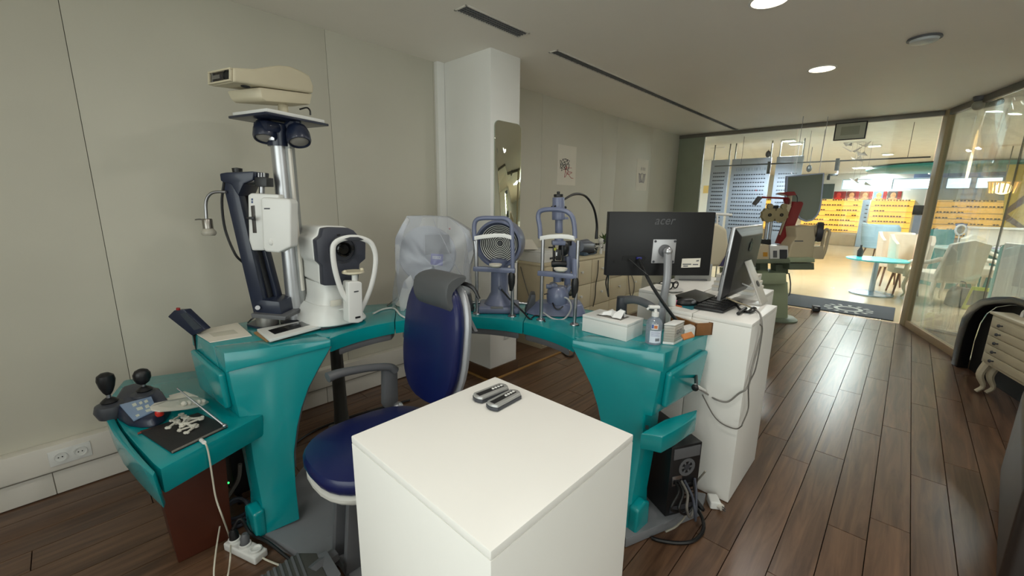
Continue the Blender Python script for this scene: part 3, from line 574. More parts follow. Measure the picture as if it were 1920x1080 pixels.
# ================================================================ instruments on the desk
# --- column with chart projector and lamps
PA0 = G(556, 603, ZD)
pole = thing('instrument_column', 'tall silver column on the desk carrying the projector shelf', 'column', PA0)
fp_ = Fr(PA0)
zt_ = 1.76
MB().cyl(PA0 + V((0, 0, .001)), PA0 + V((0, 0, zt_ - ZD)), .04, .038, 28).ob('tube', mAlu, pole)
sidec = PA0 + RT * .042 + FW * .012
MB().box(sidec + V((0, 0, (zt_ - ZD) / 2)), (.03, .05, zt_ - ZD - .002), math.atan2(RT.y, RT.x), .006).ob('side_channel', M('grey_channel', (150, 152, 150), .4, .3), pole)
MB().box(sidec + RT * .012 - FW * .02 + V((0, 0, .52)), (.012, .02, .7), math.atan2(RT.y, RT.x), .003).ob('cover_strip', mTrunk, pole)
MB().lathe([(0, 0), (.075, 0), (.075, .012), (.05, .02), (0, .02)], PA0 + V((0, 0, .0005)), seg=28).ob('foot_flange', mDGrey, pole)
pt = PA0 + V((0, 0, zt_ - ZD))
AX = V((.956, .292, 0)).normalized(); AY = V((-.292, .956, 0)).normalized(); yaw = math.atan2(AX.y, AX.x)
MB().cyl(pt - V((0, 0, .02)), pt + V((0, 0, .075)), .05, .055).box(pt + V((0, 0, .06)), (.18, .1, .05), yaw, .015).ob('head_bracket', mNavy, pole)
sh = MB().box(pt + AX * .02 + V((0, 0, .098)), (.33, .27, .012), yaw, .004).ob('shelf_underplate', mNavy, pole)
MB().box(pt + AX * .02 + V((0, 0, .113)), (.30, .25, .016), yaw, .004).ob('shelf_plate', mPlW, pole)
for px, py, dd, lab in ((498, 251, -.05, 0), (560, 258, -.03, 1)):
    c = fp_(px, py, dd); ax = (V((0, 0, -1)) + (CAM - c).normalized() * .5 + RT * (-.12 if not lab else .1)).normalized()
    ls = thing('spot_lamp', ('left', 'right')[lab] + ' round navy spot lamp under the projector shelf', 'lamp', c)
    MB().lathe([(0, -.062), (.026, -.062), (.042, -.05), (.052, -.02), (.053, .016), (.048, .028), (.043, .028), (.041, .016), (0, .016)], c, ax, 28).ob('housing', mNavy, ls)
    MB().lathe([(0, .0165), (.0405, .0165), (.0405, .021), (.026, .026), (0, .027)], c, ax, 24).ob('lens', M('lamp_glass', (150, 146, 140), .15), ls)
    MB().tube([c - ax * .05, c - ax * .06 + V((0, 0, .03)), pt + V((0, 0, .06)) + RT * (.03 if lab else -.05)], .018).ob('arm', mNavy, ls)
MB().box(pt + V((0, 0, .02)) - FW * .055, (.03, .02, .04), math.atan2(RT.y, RT.x), .004).ob('clamp_screw', mSteel, pole)
# projector
pj = thing('chart_projector', 'cream chart projector on top of the silver column', 'projector', pt + V((0, 0, .121)))
sd_ = pt - AY * .085
def J(x, y, d=0): return PL(x, y, sd_ + AY * d, AY)
side = [J(x, y) for x, y in ((437, 126), (478, 129), (502, 125), (524, 122), (545, 124), (562, 131), (581, 141), (589, 162), (588, 175), (437, 154))]
MB().pr(side, AY * .165, .012, 3, 25).ob('upper_body', mCream, pj)
low = [J(x, y, .012) for x, y in ((487, 163), (586, 176), (582, 196), (500, 190), (492, 184))]
MB().pr(low, AY * .142, .008, 2, 25, pts2=[J(x, y, .012) + AY * .142 for x, y in ((462, 164), (586, 176), (582, 196), (478, 188), (470, 182))]).ob('lower_body', mCream, pj)
fr0 = side[0] - AX * .001; w = .165; hz = (side[0] - side[-1]).length
dv = (side[-1] - side[0]).normalized(); n_ = AY.cross(dv).normalized(); n_ = n_ if n_.dot(AX) < 0 else -n_
R0 = side[0] + n_ * .0006
q4 = lambda a0, a1, d0, d1: [R0 + AY * a0 + dv * d0, R0 + AY * a1 + dv * d0, R0 + AY * a1 + dv * d1, R0 + AY * a0 + dv * d1]
fwn = MB().pr(q4(.012, w - .012, .01, hz - .01), n_ * .002, .0).ob('front_window', M('projector_window', (38, 33, 30), .15), pj)
for r_ in ((.004, w - .004, .003, .01), (.004, w - .004, hz - .01, hz - .003), (.004, .012, .0102, hz - .0102), (w - .012, w - .004, .0102, hz - .0102)): MB().pr(q4(*r_), n_ * .01, .0015).ob('window_hood', mCream, pj)
cw = R0 + AY * w / 2 + dv * hz / 2 + n_ * .0021
MB().lathe([(0, 0), (.021, 0), (.021, .004), (.018, .005), (.017, .002), (0, .002)], cw - AY * .042, n_, 20).ob('lens', mBlack, fwn)
MB().pr([cw + AY * p_ + dv * d_ for p_, d_ in ((.0, -.008), (.05, -.008), (.05, -.018), (.058, -.018), (.058, .018), (.05, .018), (.05, .008), (.0, .008))], n_ * .004, 0).ob('lens_bracket', mSteel, fwn)
a = J(463, 160.5); MB().sph(a + V((0, 0, -.003)) + AY * .01, .012, (1.6, 1, .5)).ob('lens_wheel', mBlack, pj)
for x0, x1, yy in ((437, 588, 150),):
    pass
MB().cyl(J(530, 196, .08), V((J(530, 196, .08).x, J(530, 196, .08).y, pt.z + .1215)), .022, bev=.003).ob('swivel_post', mCream, pj)
MB().tube([J(562, 205, .03), J(575, 202, .03), J(581, 207, .03), J(582, 216, .03)], .004, 6).ob('cord', mBlack, pj)
# --- swing arm with the white refractor head and the bedside lamp
AA = G(503, 612, ZD)
arm = thing('refractor_arm', 'navy swing arm carrying a white refractor head on the left of the desk', 'instrument arm', AA)
fa_ = Fr(AA)
def bar(m, a, b, w, th, d): # flat bar between two pixel points
    p, q_ = fa_(*a, d), fa_(*b, d); ax = (q_ - p).normalized(); sdv = ax.cross(FW).normalized()
    m.pr([p + sdv * w, p - sdv * w, q_ - sdv * w, q_ + sdv * w], FW * th, .006); return m
bar(MB(), (487, 588), (427, 332), .031, .05, -.05).ob('outer_arm', mNavy, arm)
bar(MB(), (517, 585), (452, 340), .028, .05, .03).ob('inner_arm', mNavy, arm)
bar(MB(), (504, 582), (442, 350), .02, .04, -.01).ob('gas_spring', mBlack, arm)
MB().pr([fa_(x, y, -.06) for x, y in ((477, 570), (487, 562), (523, 566), (528, 592), (480, 592))], FW * .15, .008).ob('arm_base', mNavy, arm)
MB().cyl(fa_(483, 577, -.075), fa_(483, 577, -.05), .011, seg=12).ob('pivot_bolt', mSteel, arm)
bz = fa_(503, 600)
MB().pr([fa_(x, y, -.09) for x, y in ((470, 588), (536, 594), (534, 601), (472, 596))], FW * .2, .003).ob('mount_plate', mGrey, arm)
MB().cyl(AA + V((0, 0, .0005)), AA + V((0, 0, .06)), .05, bev=.003).ob('mount_post', M('warm_steel', (140, 138, 134), .4, .6), arm)
MB().pr([G(x, y, ZD + .0005) for x, y in ((463, 612), (512, 625), (522, 612), (480, 603))], (0, 0, .012), .002).ob('mount_tray', mNavy, arm)
MB().pr([fa_(x, y, -.06) for x, y in ((411, 325), (424, 323), (475, 321), (474, 338), (456, 345), (446, 368), (432, 345), (413, 340))], FW * .13, .008).ob('arm_head', mNavy, arm)
MB().lathe([(0, -.02), (.02, -.02), (.022, .01), (0, .014)], fa_(445, 320, .01), (0, 0, 1), 16).ob('head_knob', mBlack, arm)
MB().cyl(fa_(466, 339, -.03), fa_(480, 338, -.03), .018, seg=14).ob('axis_sleeve', mSteel, arm)
MB().pr([fa_(x, y, -.05) for x, y in ((476, 332), (499, 333), (500, 350), (478, 350))], FW * .06, .003).ob('tilt_bracket', mBlack, arm)
for x in (485, 490, 495): MB().cyl(fa_(x, 332, -.03), fa_(x, 324, -.03), .006, seg=8).ob('screw', mSteel, arm)
MB().cyl(fa_(491, 350, -.02), fa_(491, 366, -.02), .012, seg=12).ob('drop_rod', mSteel, arm)
h1 = MB().pr([fa_(x, y, -.09) for x, y in ((464, 366), (470, 362), (522, 365), (524, 400), (522, 440), (494, 470), (472, 470), (466, 450))], FW * .05, .01, 3).ob('refractor_left_half', mPlW, arm)
MB().pr([fa_(x, y, -.12) for x, y in ((488, 372), (493, 370), (541, 373), (545, 380), (545, 463), (522, 474), (497, 472), (493, 465))], FW * .07, .009, 3).ob('refractor_right_half', mPlW, arm)
MB().pr([fa_(x, y, -.092) for x, y in ((470, 386), (477, 385), (481, 437), (474, 437))], FW * .004, .001).ob('scale_slot', M('slot_brown', (60, 54, 48), .4), arm)
MB().cyl(fa_(475, 411, -.115), fa_(475, 411, -.09), .008, seg=10).box(fa_(470, 409, -.118), (.035, .012, .012), math.atan2(RT.y, RT.x), .003).ob('lever', mBlack, arm)
MB().sph(fa_(509, 454, -.12), .012, (1, .5, 1.3)).ob('dial', mPlW, arm)
MB().pr([fa_(x, y, -.1205) for x, y in ((495, 390), (506, 390), (506, 392.5), (495, 392.5))], FW * .002, 0).ob('maker_plate', mDGrey, arm)
for y in (372, 377): MB().pr([fa_(x, y + d_, -.0915) for x, d_ in ((471, 0), (474, 0), (474, 4), (471, 4))], FW * .003, 0).ob('indicator', M('blue_mark', (60, 80, 120), .4), arm)
MB().tube([fa_(420, 342, -.05), fa_(416, 380, -.05), fa_(422, 430, -.05), fa_(440, 475, -.05), fa_(455, 492, -.03)], .006, 7).ob('loop_cable', mBlack, arm)
MB().tube([fa_(424, 360, -.06), fa_(405, 360, -.06), fa_(393, 365, -.06), fa_(386, 380, -.06), fa_(387, 410, -.06)], .007, 10).ob('gooseneck', mSteel, arm)
lc = fa_(388, 410, -.06)
MB().lathe([(0, 0), (.018, 0), (.021, -.004), (.021, -.045), (0, -.045)], lc, seg=20).ob('lamp_socket', M('nickel', (150, 145, 138), .3, .9), arm)
MB().lathe([(0, -.0455), (.02, -.0455), (.03, -.06), (.03, -.07), (.024, -.078), (0, -.08)], lc, seg=20).ob('lamp_bulb', M('bulb_glass', (170, 165, 152), .12), arm)
MB().tube([lc + V((0, 0, -.008)), fa_(375, 411, -.06), fa_(366, 412, -.06)], [.005, .004, .003], 6, 3).ob('lamp_handle', mSteel, arm)
MB().tube([G(466, 612, ZD) + V((0, .0, .02)), fa_(470, 600, -.05), fa_(480, 592, -.04)], .004, 6).ob('arm_cable', mBlack, arm)
cb = thing('column_bracket', 'short navy clamp arm behind the column at the left of the white refractometer', 'bracket', fp_(575, 552, .1))
MB().cyl(fp_(560, 553, .06), fp_(595, 549, .2), .032, seg=18, bev=.004).ob('clamp', mNavy, cb); MB().cyl(fp_(595, 549, .2), fp_(606, 548, .23), .02, seg=14).ob('pin', mBlack, cb)
# --- autorefractor
YA = 2.0; BA = G(640, 600, ZD)
ar = thing('autorefractor', 'white autorefractor with dark grey front panel and forehead arch', 'eye instrument', V((.98, 2.12, ZD)))
def K(x, y, d=0): return YP(x, y, YA + d)
z3 = lambda L_: [(540 + x / 4.153, 380 + y / 4.153) for x, y in L_]
hd = z3([(275, 200), (330, 192), (470, 196), (512, 215), (545, 250), (608, 312), (606, 440), (560, 478), (556, 540), (545, 640), (280, 648), (272, 492), (236, 460), (220, 292), (262, 262)])
hp = [K(x, y) for x, y in hd]
MB().pr(hp, (0, .05, 0), .008, 2, 20).ob('front_panel', M('panel_anthracite', (62, 64, 74), .42, var=.03), ar)
hc_ = sum(hp, V((0, 0, 0))) / len(hp)
bh = [hc_ + (p - hc_) * 1.02 + V((0, .045, .004)) for p in hp]
bk = [hc_ + (p - hc_) * .93 + V((-.01, .30, .005)) for p in hp]
MB().pr(bh, (0, 0, 0), .016, 3, 20, pts2=bk).ob('body_shell', mPlW, ar)
b0 = [K(x, y, .03) for x, y in z3([(285, 645), (545, 640), (560, 800), (640, 850), (640, 880), (480, 940), (320, 945), (300, 900), (250, 800)])]
zb = ZD + .002
def ringz(z, x0, x1, y0, y1, n=28, e=3.2):
    R_ = []
    for j in range(n):
        A = 2 * PI * j / n; ca, sa = math.cos(A), math.sin(A)
        R_.append(V(((x0 + x1) / 2 + (x1 - x0) / 2 * math.copysign(abs(ca) ** (2 / e), ca), (y0 + y1) / 2 + (y1 - y0) / 2 * math.copysign(abs(sa) ** (2 / e), sa), z)))
    return R_
ex0, ex1 = K(583, 580, .05).x, K(700, 600, 0).x; nx0, nx1 = K(608, 545, 0).x, K(672, 545, 0).x
MB().loft([ringz(zb + .014, ex0, ex1, 1.99, 2.36), ringz(zb + .02, ex0 - .01, ex1, 1.985, 2.37), ringz(zb + .075, ex0 + .005, ex1 - .04, 1.995, 2.36), ringz(zb + .115, ex0 + .03, ex1 - .09, 2.02, 2.33)]).ob('base', mPlW, ar)
MB().loft([ringz(zb + .1, nx0 - .02, nx1 + .0, 2.02, 2.3), ringz(zb + .15, nx0, nx1, 2.03, 2.3), ringz(K(640, 530).z, nx0, nx1 + .01, 2.04, 2.3)]).ob('neck', mPlW, ar)
MB().b2((ex0 + .03, 2.02, ZD + .0005), (ex1 - .05, 2.33, zb + .0145), .004).ob('base_foot', mDGrey, ar)
lc = K(642, 467, -.001)
lrg = MB().lathe([(0, .0), (.068, 0), (.068, .006), (.06, .008), (.058, .002), (0, .002)], lc, (0, -1, 0), 32).ob('lens_ring', M('panel_anthracite2', (52, 54, 62), .4), ar)
MB().lathe([(.018, 0), (.036, 0), (.036, .016), (.03, .018), (.024, .008), (0, .006)], lc + V((0, -.0075, 0)), (0, -1, 0), 28).ob('lens', M('lens_black', (8, 8, 10), .08), lrg)
c = K(659, 465, -.008); MB().box(c, (.022, .012, .026), 0, .002).ob('sensor_window', mBlack, ar)
MB().box(K(635, 441, -.004), (.014, .006, .01), 0, .001).ob('indicator', mBlack, ar)
HA = -.085
arch = [K(x, y, HA + d) for x, y, d in ((653, 566, 0), (640, 545, -.0), (628, 505, 0), (624, 470, 0), (629, 455, 0), (645, 447, 0), (665, 445, 0), (684, 449, 0), (697, 458, 0), (704, 480, 0), (702, 510, 0), (693, 545, 0), (676, 584, .012))]
MB().tube(arch, .0085, 10, 5, flat=(1, 1.5)).ob('forehead_arch', mPlW, ar)
MB().pr([K(x, y, HA - .012) for x, y in ((646, 448), (657, 444.5), (672, 444.5), (683, 449), (672, 452), (658, 452))], (0, .02, 0), .003).ob('forehead_pad', mDGrey, ar)
cp = [K(x, y, HA - .03) for x, y in ((653, 530), (657, 528), (676, 528), (679, 531), (681, 602), (672, 606), (655, 606), (654, 600))]
MB().pr(cp, (0, .06, 0), .008, 3, 30).ob('chin_post', mPlW, ar)
MB().cyl(K(665, 531, HA), K(665, 512, HA), .014, seg=14).ob('chin_rod', mPlW, ar)
cc_ = K(662, 511, HA)
MB().lathe([(0, -.008), (.03, -.008), (.052, .0), (.05, .008), (.03, .004), (0, .003)], cc_, seg=26).sph(cc_ + V((-.04, 0, .008)), .009).sph(cc_ + V((.045, 0, .01)), .009).ob('chin_rest', M('chin_cream', (206, 198, 172), .45), ar)
MB().box(K(668, 546.5, HA - .031), (.022, .004, .005), 0, 0).ob('logo_plate', mDGrey, ar)
MB().box(K(671, 595, HA - .031), (.026, .004, .009), 0, .001).ob('button_slot', mBlack, ar)
MB().box(K(630, 568, .0), (.055, .004, .03), 0, .001).ob('rating_label', mPaper, ar)
cable('white cable curling across the teal top right of the autorefractor', [G(700, 588, ZD + .006), G(718, 580, ZD + .006), G(738, 578, ZD + .006), G(750, 590, ZD + .007), G(760, 596, ZD + .007)], .005, mPlW)
cable('white cable running over the desk left of the autorefractor base', [G(574, 597, ZD + .006), G(585, 592, ZD + .006), G(600, 588, ZD + .03), G(615, 585, ZD + .03), K(640, 580, -.03), K(655, 580, -.03)], .004, mPlW)
cable('thin cable at the back edge of the desk below the plastic cover', [G(726, 573, ZD + .005), G(735, 566, ZD + .005), G(745, 558, ZD + .005)], .004, mCabG)
# --- corneal topographer under a plastic cover
TA = G(810, 588, ZD) ; TA = V((1.46, 2.04, ZD)); TN = (V((.9, 1.45, 0)) - V((TA.x, TA.y, 0))).normalized(); TR = V((-TN.y, TN.x, 0))
tg = thing('corneal_topographer', 'grey dish of a topographer under a clear plastic dust cover', 'eye instrument', TA)
ft = Fr(TA, TN)
tc_ = ft(803, 476); 
MB().lathe([(0, .03), (.05, .03), (.13, .045), (.16, .06), (.168, .05), (.166, .0), (.13, -.06), (.1, -.1), (0, -.1)], tc_, TN, 40).ob('dish', M('dish_grey', (168, 170, 174), .45), tg)
MB().pr([ft(x, y, .062) for x, y in ((797, 440), (842, 440), (846, 475), (797, 478))], TN * .004, .002).ob('dark_screen', mDGrey, tg)
MB().loft([ringz(ZD + .002, TA.x - .15, TA.x + .13, TA.y - .06, TA.y + .24), ringz(ZD + .06, TA.x - .13, TA.x + .11, TA.y - .04, TA.y + .22)]).ob('base', mPlW, tg)
MB().cyl(TA + V((0, .12, .06)), V((tc_.x, tc_.y, tc_.z)) - TN * .1, .06, .05).ob('stem', mPlW, tg)
fc = Fr(TA + TN * .11, TN)
out = [(748, 562), (744, 530), (744, 500), (739, 470), (742, 445), (752, 424), (762, 405), (800, 404), (838, 406), (856, 416), (880, 432), (889, 460), (886, 480), (880, 510), (882, 540), (878, 566)]
fr_ = [fc(x, y) for x, y in out]; cmid = fc(812, 500)
rings = []
rr_ = random.Random(11)
for k in range(9):
    t = k / 8; s_ = (1, 1.02, 1.03, 1.02, 1.0, .96, .9, .82, .74)[k]
    rings.append([V((cmid.x, cmid.y, p.z)) + (V((p.x, p.y, 0)) - V((cmid.x, cmid.y, 0))) * s_ - TN * (.34 * t + .012 * rr_.uniform(-1, 1)) + V((0, 0, -.02 * t * t)) for p in fr_])
cv_ = MB()
front = [[cmid + (p - cmid) * s_ + TN * (.012 * math.sin(j * 2.1 + s_ * 5) * s_) for j, p in enumerate(fr_)] for s_ in (.02, .35, .7, .92, 1.0)]
cv_.grid(front + rings[1:])
# pinched pleats hang at the hem
hem = [[p + V((0, 0, 0)) for p in (fr_[0], fr_[1], fr_[2])], [V((p.x, p.y, ZD + .01 + .1 * i)) - RT * (.05 - .015 * i) + FW * .03 for i, p in enumerate((fr_[0], fr_[1], fr_[2]))]]
cv_.grid(hem)
cvr = cv_.solid(.0012).ob('dust_cover', glassmat('milky_plastic', (248, 249, 252), .03, .25, .19, (238, 239, 244)), tg, 'milky clear plastic dust cover')
m = MB()
for P_ in (((810, 404), (818, 425), (832, 452), (850, 490), (868, 520)), ((742, 450), (752, 430), (765, 412)), ((744, 500), (748, 470), (752, 440)), ((748, 560), (762, 540), (768, 515)), ((838, 407), (840, 430)), ((856, 418), (868, 432), (876, 450), (880, 470)), ((870, 470), (874, 500), (872, 530))):
    m.tube([fc(x, y, -.012) for x, y in P_], [.002] + [.007] * (len(P_) - 2) + [.002], 6, 4, flat=(1, .4))
m.ob('fold', glassmat('white_fold', (250, 250, 250), .05, .3, .45, (240, 240, 242)), tg, 'white folds of the plastic')
for P_ in (((741, 446), (752, 424), (763, 407), (768, 412), (757, 436), (750, 470), (747, 520), (741, 505)), ((748, 560), (757, 528), (770, 515), (776, 528), (768, 556), (760, 580), (752, 590)), ((872, 436), (884, 452), (888, 475), (880, 500), (877, 470))):
    MB().pr([fc(x, y, -.006) for x, y in P_], TN * .004, .002).ob('white_pleat', glassmat('white_fold', (250, 250, 250), .05, .3, .45, (240, 240, 242)), tg, 'opaque white pleat of the plastic')
lg = [fc(x, y, -.016) for x, y in ((808, 475), (831, 477), (830, 498), (807, 496))]
MB().pr(lg, TN * .0015, 0).ob('logo_patch', M('logo_blue', (44, 44, 150), .5), tg, 'blue square printed on the cover')
lr = (lg[1] - lg[0]).normalized(); lu = (lg[0] - lg[3]).normalized(); lcx = sum(lg, V((0, 0, 0))) / 4
text('logo_lettering', 'ZEISS', .022, mPlW, tg, lcx + TN * .003 + lu * .012, -lr, -lu, 'white letters, upside down', bold=.0006)
MB().sph(fc(843, 429, -.014), .006).ob('sticker_dot', M('red_dot', (170, 50, 40), .5), tg, 'tiny red dot')
# --- keratometer with rings
def headrest_frame(t, L_, R_, zarch, pl, band_y, bar_y, f, top, mat, posts):
    pass
KA = G(936, 583, ZD) + FW * .02
kr = thing('ring_topographer', 'slate blue ring topographer with white circles and chin rest', 'eye instrument', KA)
kc = Fr(KA)(936, 457); KN = (V((.95, 1.35, 0)) - V((kc.x, kc.y, 0))); KN.z = 0; KN = (KN.normalized() * .75 - FW * .5); KN.normalize()
MB().lathe([(0, -.14), (.115, -.14), (.135, -.1), (.14, .0), (.135, .035), (.122, .04), (.118, .02), (.105, -.01), (0, -.03)], kc, KN, 40).ob('drum', mSlate, kr); drm = kr.children[-1]
for i in range(10):
    r = .018 + .0096 * i; d = -.022 + .034 * (i / 9) ** 1.5
    MB().lathe([(r, d), (r + .003, d + .001), (r + .003, d + .004), (r, d + .003)], kc, KN, 40).ob('ring', M('white_ring', (215, 215, 208), .5), drm)
MB().lathe([(0, -.028), (.118, .0), (.122, .02), (.124, .0), (.1, -.03), (0, -.032)], kc, KN, 36).ob('cone', M('cone_black', (6, 6, 8), .55), kr)
MB().lathe([(0, -.03), (.012, -.028), (.013, -.016), (0, -.016)], kc, KN, 16).ob('eyepiece', mBlack, kr)
MB().lathe([(0, .03), (.085, .03), (.09, .045), (.07, .075), (.052, .11), (.05, .26), (.056, .3), (.04, .31), (0, .31)], KA - FW * .0, seg=26).ob('column', mSlate, kr)
MB().box(KA + V((0, 0, .022)), (.24, .2, .043), math.atan2(RT.y, RT.x), .018, seg=3).ob('base', mSlate, kr)
MB().box(KA + V((0, 0, .042)) - FW * .103 - RT * .01, (.07, .004, .012), math.atan2(RT.y, RT.x), 0).ob('name_plate', mSteel, kr)
for s_ in (-1, 1): MB().cyl(KA + RT * .115 * s_ + V((0, 0, .045)), KA + RT * .17 * s_ + V((0, 0, .04)), .008, seg=10).ob('rail', mSteel, kr)
MB().pr([KA + RT * (.15) - FW * .06 + V((0, 0, .001)), KA + RT * .21 - FW * .06 + V((0, 0, .001)), KA + RT * .21 - FW * .06 + V((0, 0, .11)), KA + RT * .185 - FW * .06 + V((0, 0, .11))], FW * .1, .006).ob('rail_bracket', mDGrey, kr)
MB().pr([KA - RT * .21 - FW * .04 + V((0, 0, .001)), KA - RT * .15 - FW * .04 + V((0, 0, .001)), KA - RT * .17 - FW * .04 + V((0, 0, .1)), KA - RT * .19 - FW * .04 + V((0, 0, .1))], FW * .07, .006).ob('rail_bracket', mDGrey, kr)
a = Fr(KA, FW)(938, 540, -.06); MB().tube([a, Fr(KA)(955, 560, -.1), Fr(KA)(978, 582, -.12), G(992, 597, ZD + .005), G(998, 598, ZD + .005)], .005, 7).ob('lead', mBlack, kr)
MB().sph(a, .012).ob('lead_socket', mSlate, kr)
def chin_frame(t, p1, p2, ztop, archpx, bandpx, bary, chinx, handlepx, zsplit, fr, frn):
    for p in (p1, p2):
        MB().lathe([(0, .0), (.025, 0), (.024, .005), (.012, .012), (0, .012)], p + V((0, 0, .0006)), seg=18).ob('foot', mSteel, t)
        MB().cyl(p + V((0, 0, .01)), V((p.x, p.y, zsplit)), .0095, seg=14).ob('post', mSteel, t)
    MB().tube([fr(x, y) for x, y in archpx], .0125, 10, 4).ob('arch', mSlate, t)
    b = [fr(x, y, -.012) for x, y in bandpx]; m = MB(); m.pr(b + [p + V((0, 0, -.022)) for p in b[::-1]], frn * .008, .002); m.ob('forehead_band', mPlW, t)
    c1, c2 = fr(*bary[0]), fr(*bary[1]); d_ = (c2 - c1); yw = math.atan2(d_.y, d_.x)
    MB().box((c1 + c2) / 2, (d_.length, .03, .028), yw, .006).ob('chin_bar', mSlate, t)
    c = fr(*chinx, -.02)
    MB().lathe([(0, -.006), (.022, -.006), (.034, .003), (.036, .012), (.024, .007), (0, .006)], c, seg=24, sx=1).ob('chin_rest', M('chin_white', (222, 216, 200), .4), t)
    h0, h1 = fr(*handlepx[0]), fr(*handlepx[1]); L_ = (h0 - h1).length
    MB().lathe([(0, 0), (.012, 0), (.014, .02), (.019, L_ * .4), (.02, L_ * .75), (.015, L_), (0, L_)], h1, (0, 0, 1), 16).ob('height_grip', mBlack, t)
k1, k2 = G(894, 588, ZD), G(960, 593, ZD); frk = Fr(k1, V((k2.y - k1.y, -(k2.x - k1.x), 0))); nk = frk.n if frk.n.dot(FW) > 0 else -frk.n; frk.n = nk
chin_frame(kr, k1, k2, 0, ((890, 450), (889, 425), (893, 413), (905, 409), (930, 409), (948, 410), (958, 420), (960, 440), (961, 470), (961, 505)), ((889, 443), (905, 440), (930, 437.5), (945, 438), (960, 442)), ((888, 505), (966, 506)), (929, 499), ((960, 509), (959, 545)), frk(892, 450).z, frk, nk)
MB().tube([frk(890, 452), frk(892, 470), frk(892.5, 500)], .0095, 10, 2).ob('post_upper', mSteel, kr)
# --- slit lamp
SA = G(1046, 590, ZD) + FW * .04
sl = thing('slit_lamp', 'slate blue slit lamp microscope with tall lamp housing and chin rest', 'eye instrument', SA)
s1_, s2_ = G(1014, 600, ZD), G(1077, 609, ZD); frs = Fr(s1_, V((s2_.y - s1_.y, -(s2_.x - s1_.x), 0))); ns_ = frs.n if frs.n.dot(FW) > 0 else -frs.n; frs.n = ns_
chin_frame(sl, s1_, s2_, 0, ((1013, 447), (1012, 425), (1009, 408), (1012, 397), (1024, 393), (1047, 393), (1063, 397), (1073, 407), (1077, 425), (1078, 447)), ((1012, 443), (1030, 440), (1050, 439), (1065, 440), (1078, 443)), ((1009, 514), (1082, 516)), (1051, 507), ((1077, 520), (1077, 558)), frs(1013, 447).z, frs, ns_)
MB().cyl(frs(1078, 485), frs(1078, 516), .016, seg=16).ob('grip_sleeve', mSlate, sl)
fs = Fr(SA)
def fcyl(x0, y0, x1, y1, r, mat, name, d=0, r2=None, seg=20): return MB().cyl(fs(x0, y0, d), fs(x1, y1, d), r, r2, seg, .003).ob(name, mat, sl)
fcyl(1047, 400, 1047, 370, .036, mSlate, 'lamp_housing', 0, .033); fcyl(1047, 412, 1047, 398, .036, mSlate, 'lamp_collar'); fcyl(1047, 369.5, 1047, 364, .026, mBlack, 'lamp_cap'); fcyl(1047, 364, 1047, 359, .009, mBlack, 'cap_knob')
MB().box(fs(1055, 409, 0), (.06, .03, .012), math.atan2(RT.y, RT.x), .003).ob('collar_tab', mSlate, sl)
for x in (1035, 1060): MB().sph(fs(x, 389), .008).ob('side_screw', mBlack, sl)
fcyl(1048, 437, 1048, 412, .022, mSlate, 'lamp_tube'); fcyl(1048, 457, 1048, 440, .026, mSlate, 'lamp_neck')
MB().box(fs(1047, 455, 0), (.075, .06, .025), math.atan2(RT.y, RT.x), .006).ob('mirror_bridge', mSlate, sl)
MB().sph(fs(1057, 466, .02), .04, (.8, .8, 1.1)).ob('prism_box', mBlack, sl)
fcyl(1038.5, 460, 1038.5, 500, .007, mBlack, 'guide_rod', -.03, seg=8); fcyl(1055, 460, 1055, 500, .007, mBlack, 'guide_rod', -.03, seg=8)
fcyl(1034, 495, 1062, 495, .018, mBlack, 'slit_drum', -.03); fcyl(1028, 464, 1038, 464, .004, mBlack, 'filter_lever', -.03, seg=8)
MB().box(fs(1047, 478, -.03), (.03, .02, .06), math.atan2(RT.y, RT.x), .003).ob('slit_frame', mBlack, sl)
MB().box(fs(1044, 476, -.045), (.018, .006, .02), .5, 0).ob('mirror', mSteel, sl); MB().box(fs(1041, 467, -.04), (.02, .01, .016), .3, .003).ob('filter_dot', M('yellow_green', (190, 190, 70), .4), sl, 'yellow green filter')
MB().pr([fs(x, y, .05) for x, y in ((1062, 455), (1076, 452), (1086, 462), (1087, 500), (1084, 512), (1072, 512), (1066, 480))], FW * .06, .012, 3).ob('microscope_body', mSlate, sl)
MB().cyl(fs(1066, 460, .06), fs(1066, 452, .06), .02).ob('magnifier_knob', mBlack, sl)
MB().cyl(fs(1086, 463, .05), fs(1105, 463, .2), .03, .036, 20, .004).cyl(fs(1086, 458, .06), fs(1100, 456, .2), .022, .026, 18, .003).ob('eyepiece_tube', M('eyepiece_grey', (74, 78, 88), .4), sl)
for y_, z_ in ((460, 1), (470, 2)): MB().cyl(fs(1105, y_, .2), fs(1112, y_, .24), .02, .017).ob('eyepiece', mBlack, sl)
fcyl(1064, 535, 1064, 480, .02, mSlate, 'microscope_arm', .06); fcyl(1045, 528, 1045, 500, .024, mSlate, 'illumination_post'); fcyl(1038.5, 520, 1038.5, 502, .007, mBlack, 'rod_end', -.03, seg=8); fcyl(1055, 528, 1055, 516, .007, mBlack, 'rod_end', -.03, seg=8)
MB().pr([fs(x, y, -.02) for x, y in ((1031, 534), (1040, 530), (1046, 534), (1046, 548), (1060, 545), (1068, 534), (1072, 538), (1066, 552), (1046, 566), (1032, 566))], FW * .06, .008, 2).ob('cross_slide', mSlate, sl)
fcyl(1024, 537, 1034, 537, .014, mSlate, 'side_knob', -.02); fcyl(1020, 552, 1032, 549, .003, mBlack, 'set_screw', -.02, seg=8); MB().sph(fs(1069, 549, .0), .02).ob('lock_knob', M('olive_black', (44, 44, 30), .4), sl)
MB().lathe([(0, .06), (.062, .06), (.066, .1), (.06, .14), (.04, .16), (0, .16)], SA, seg=26).ob('pivot_bowl', mSlate, sl)
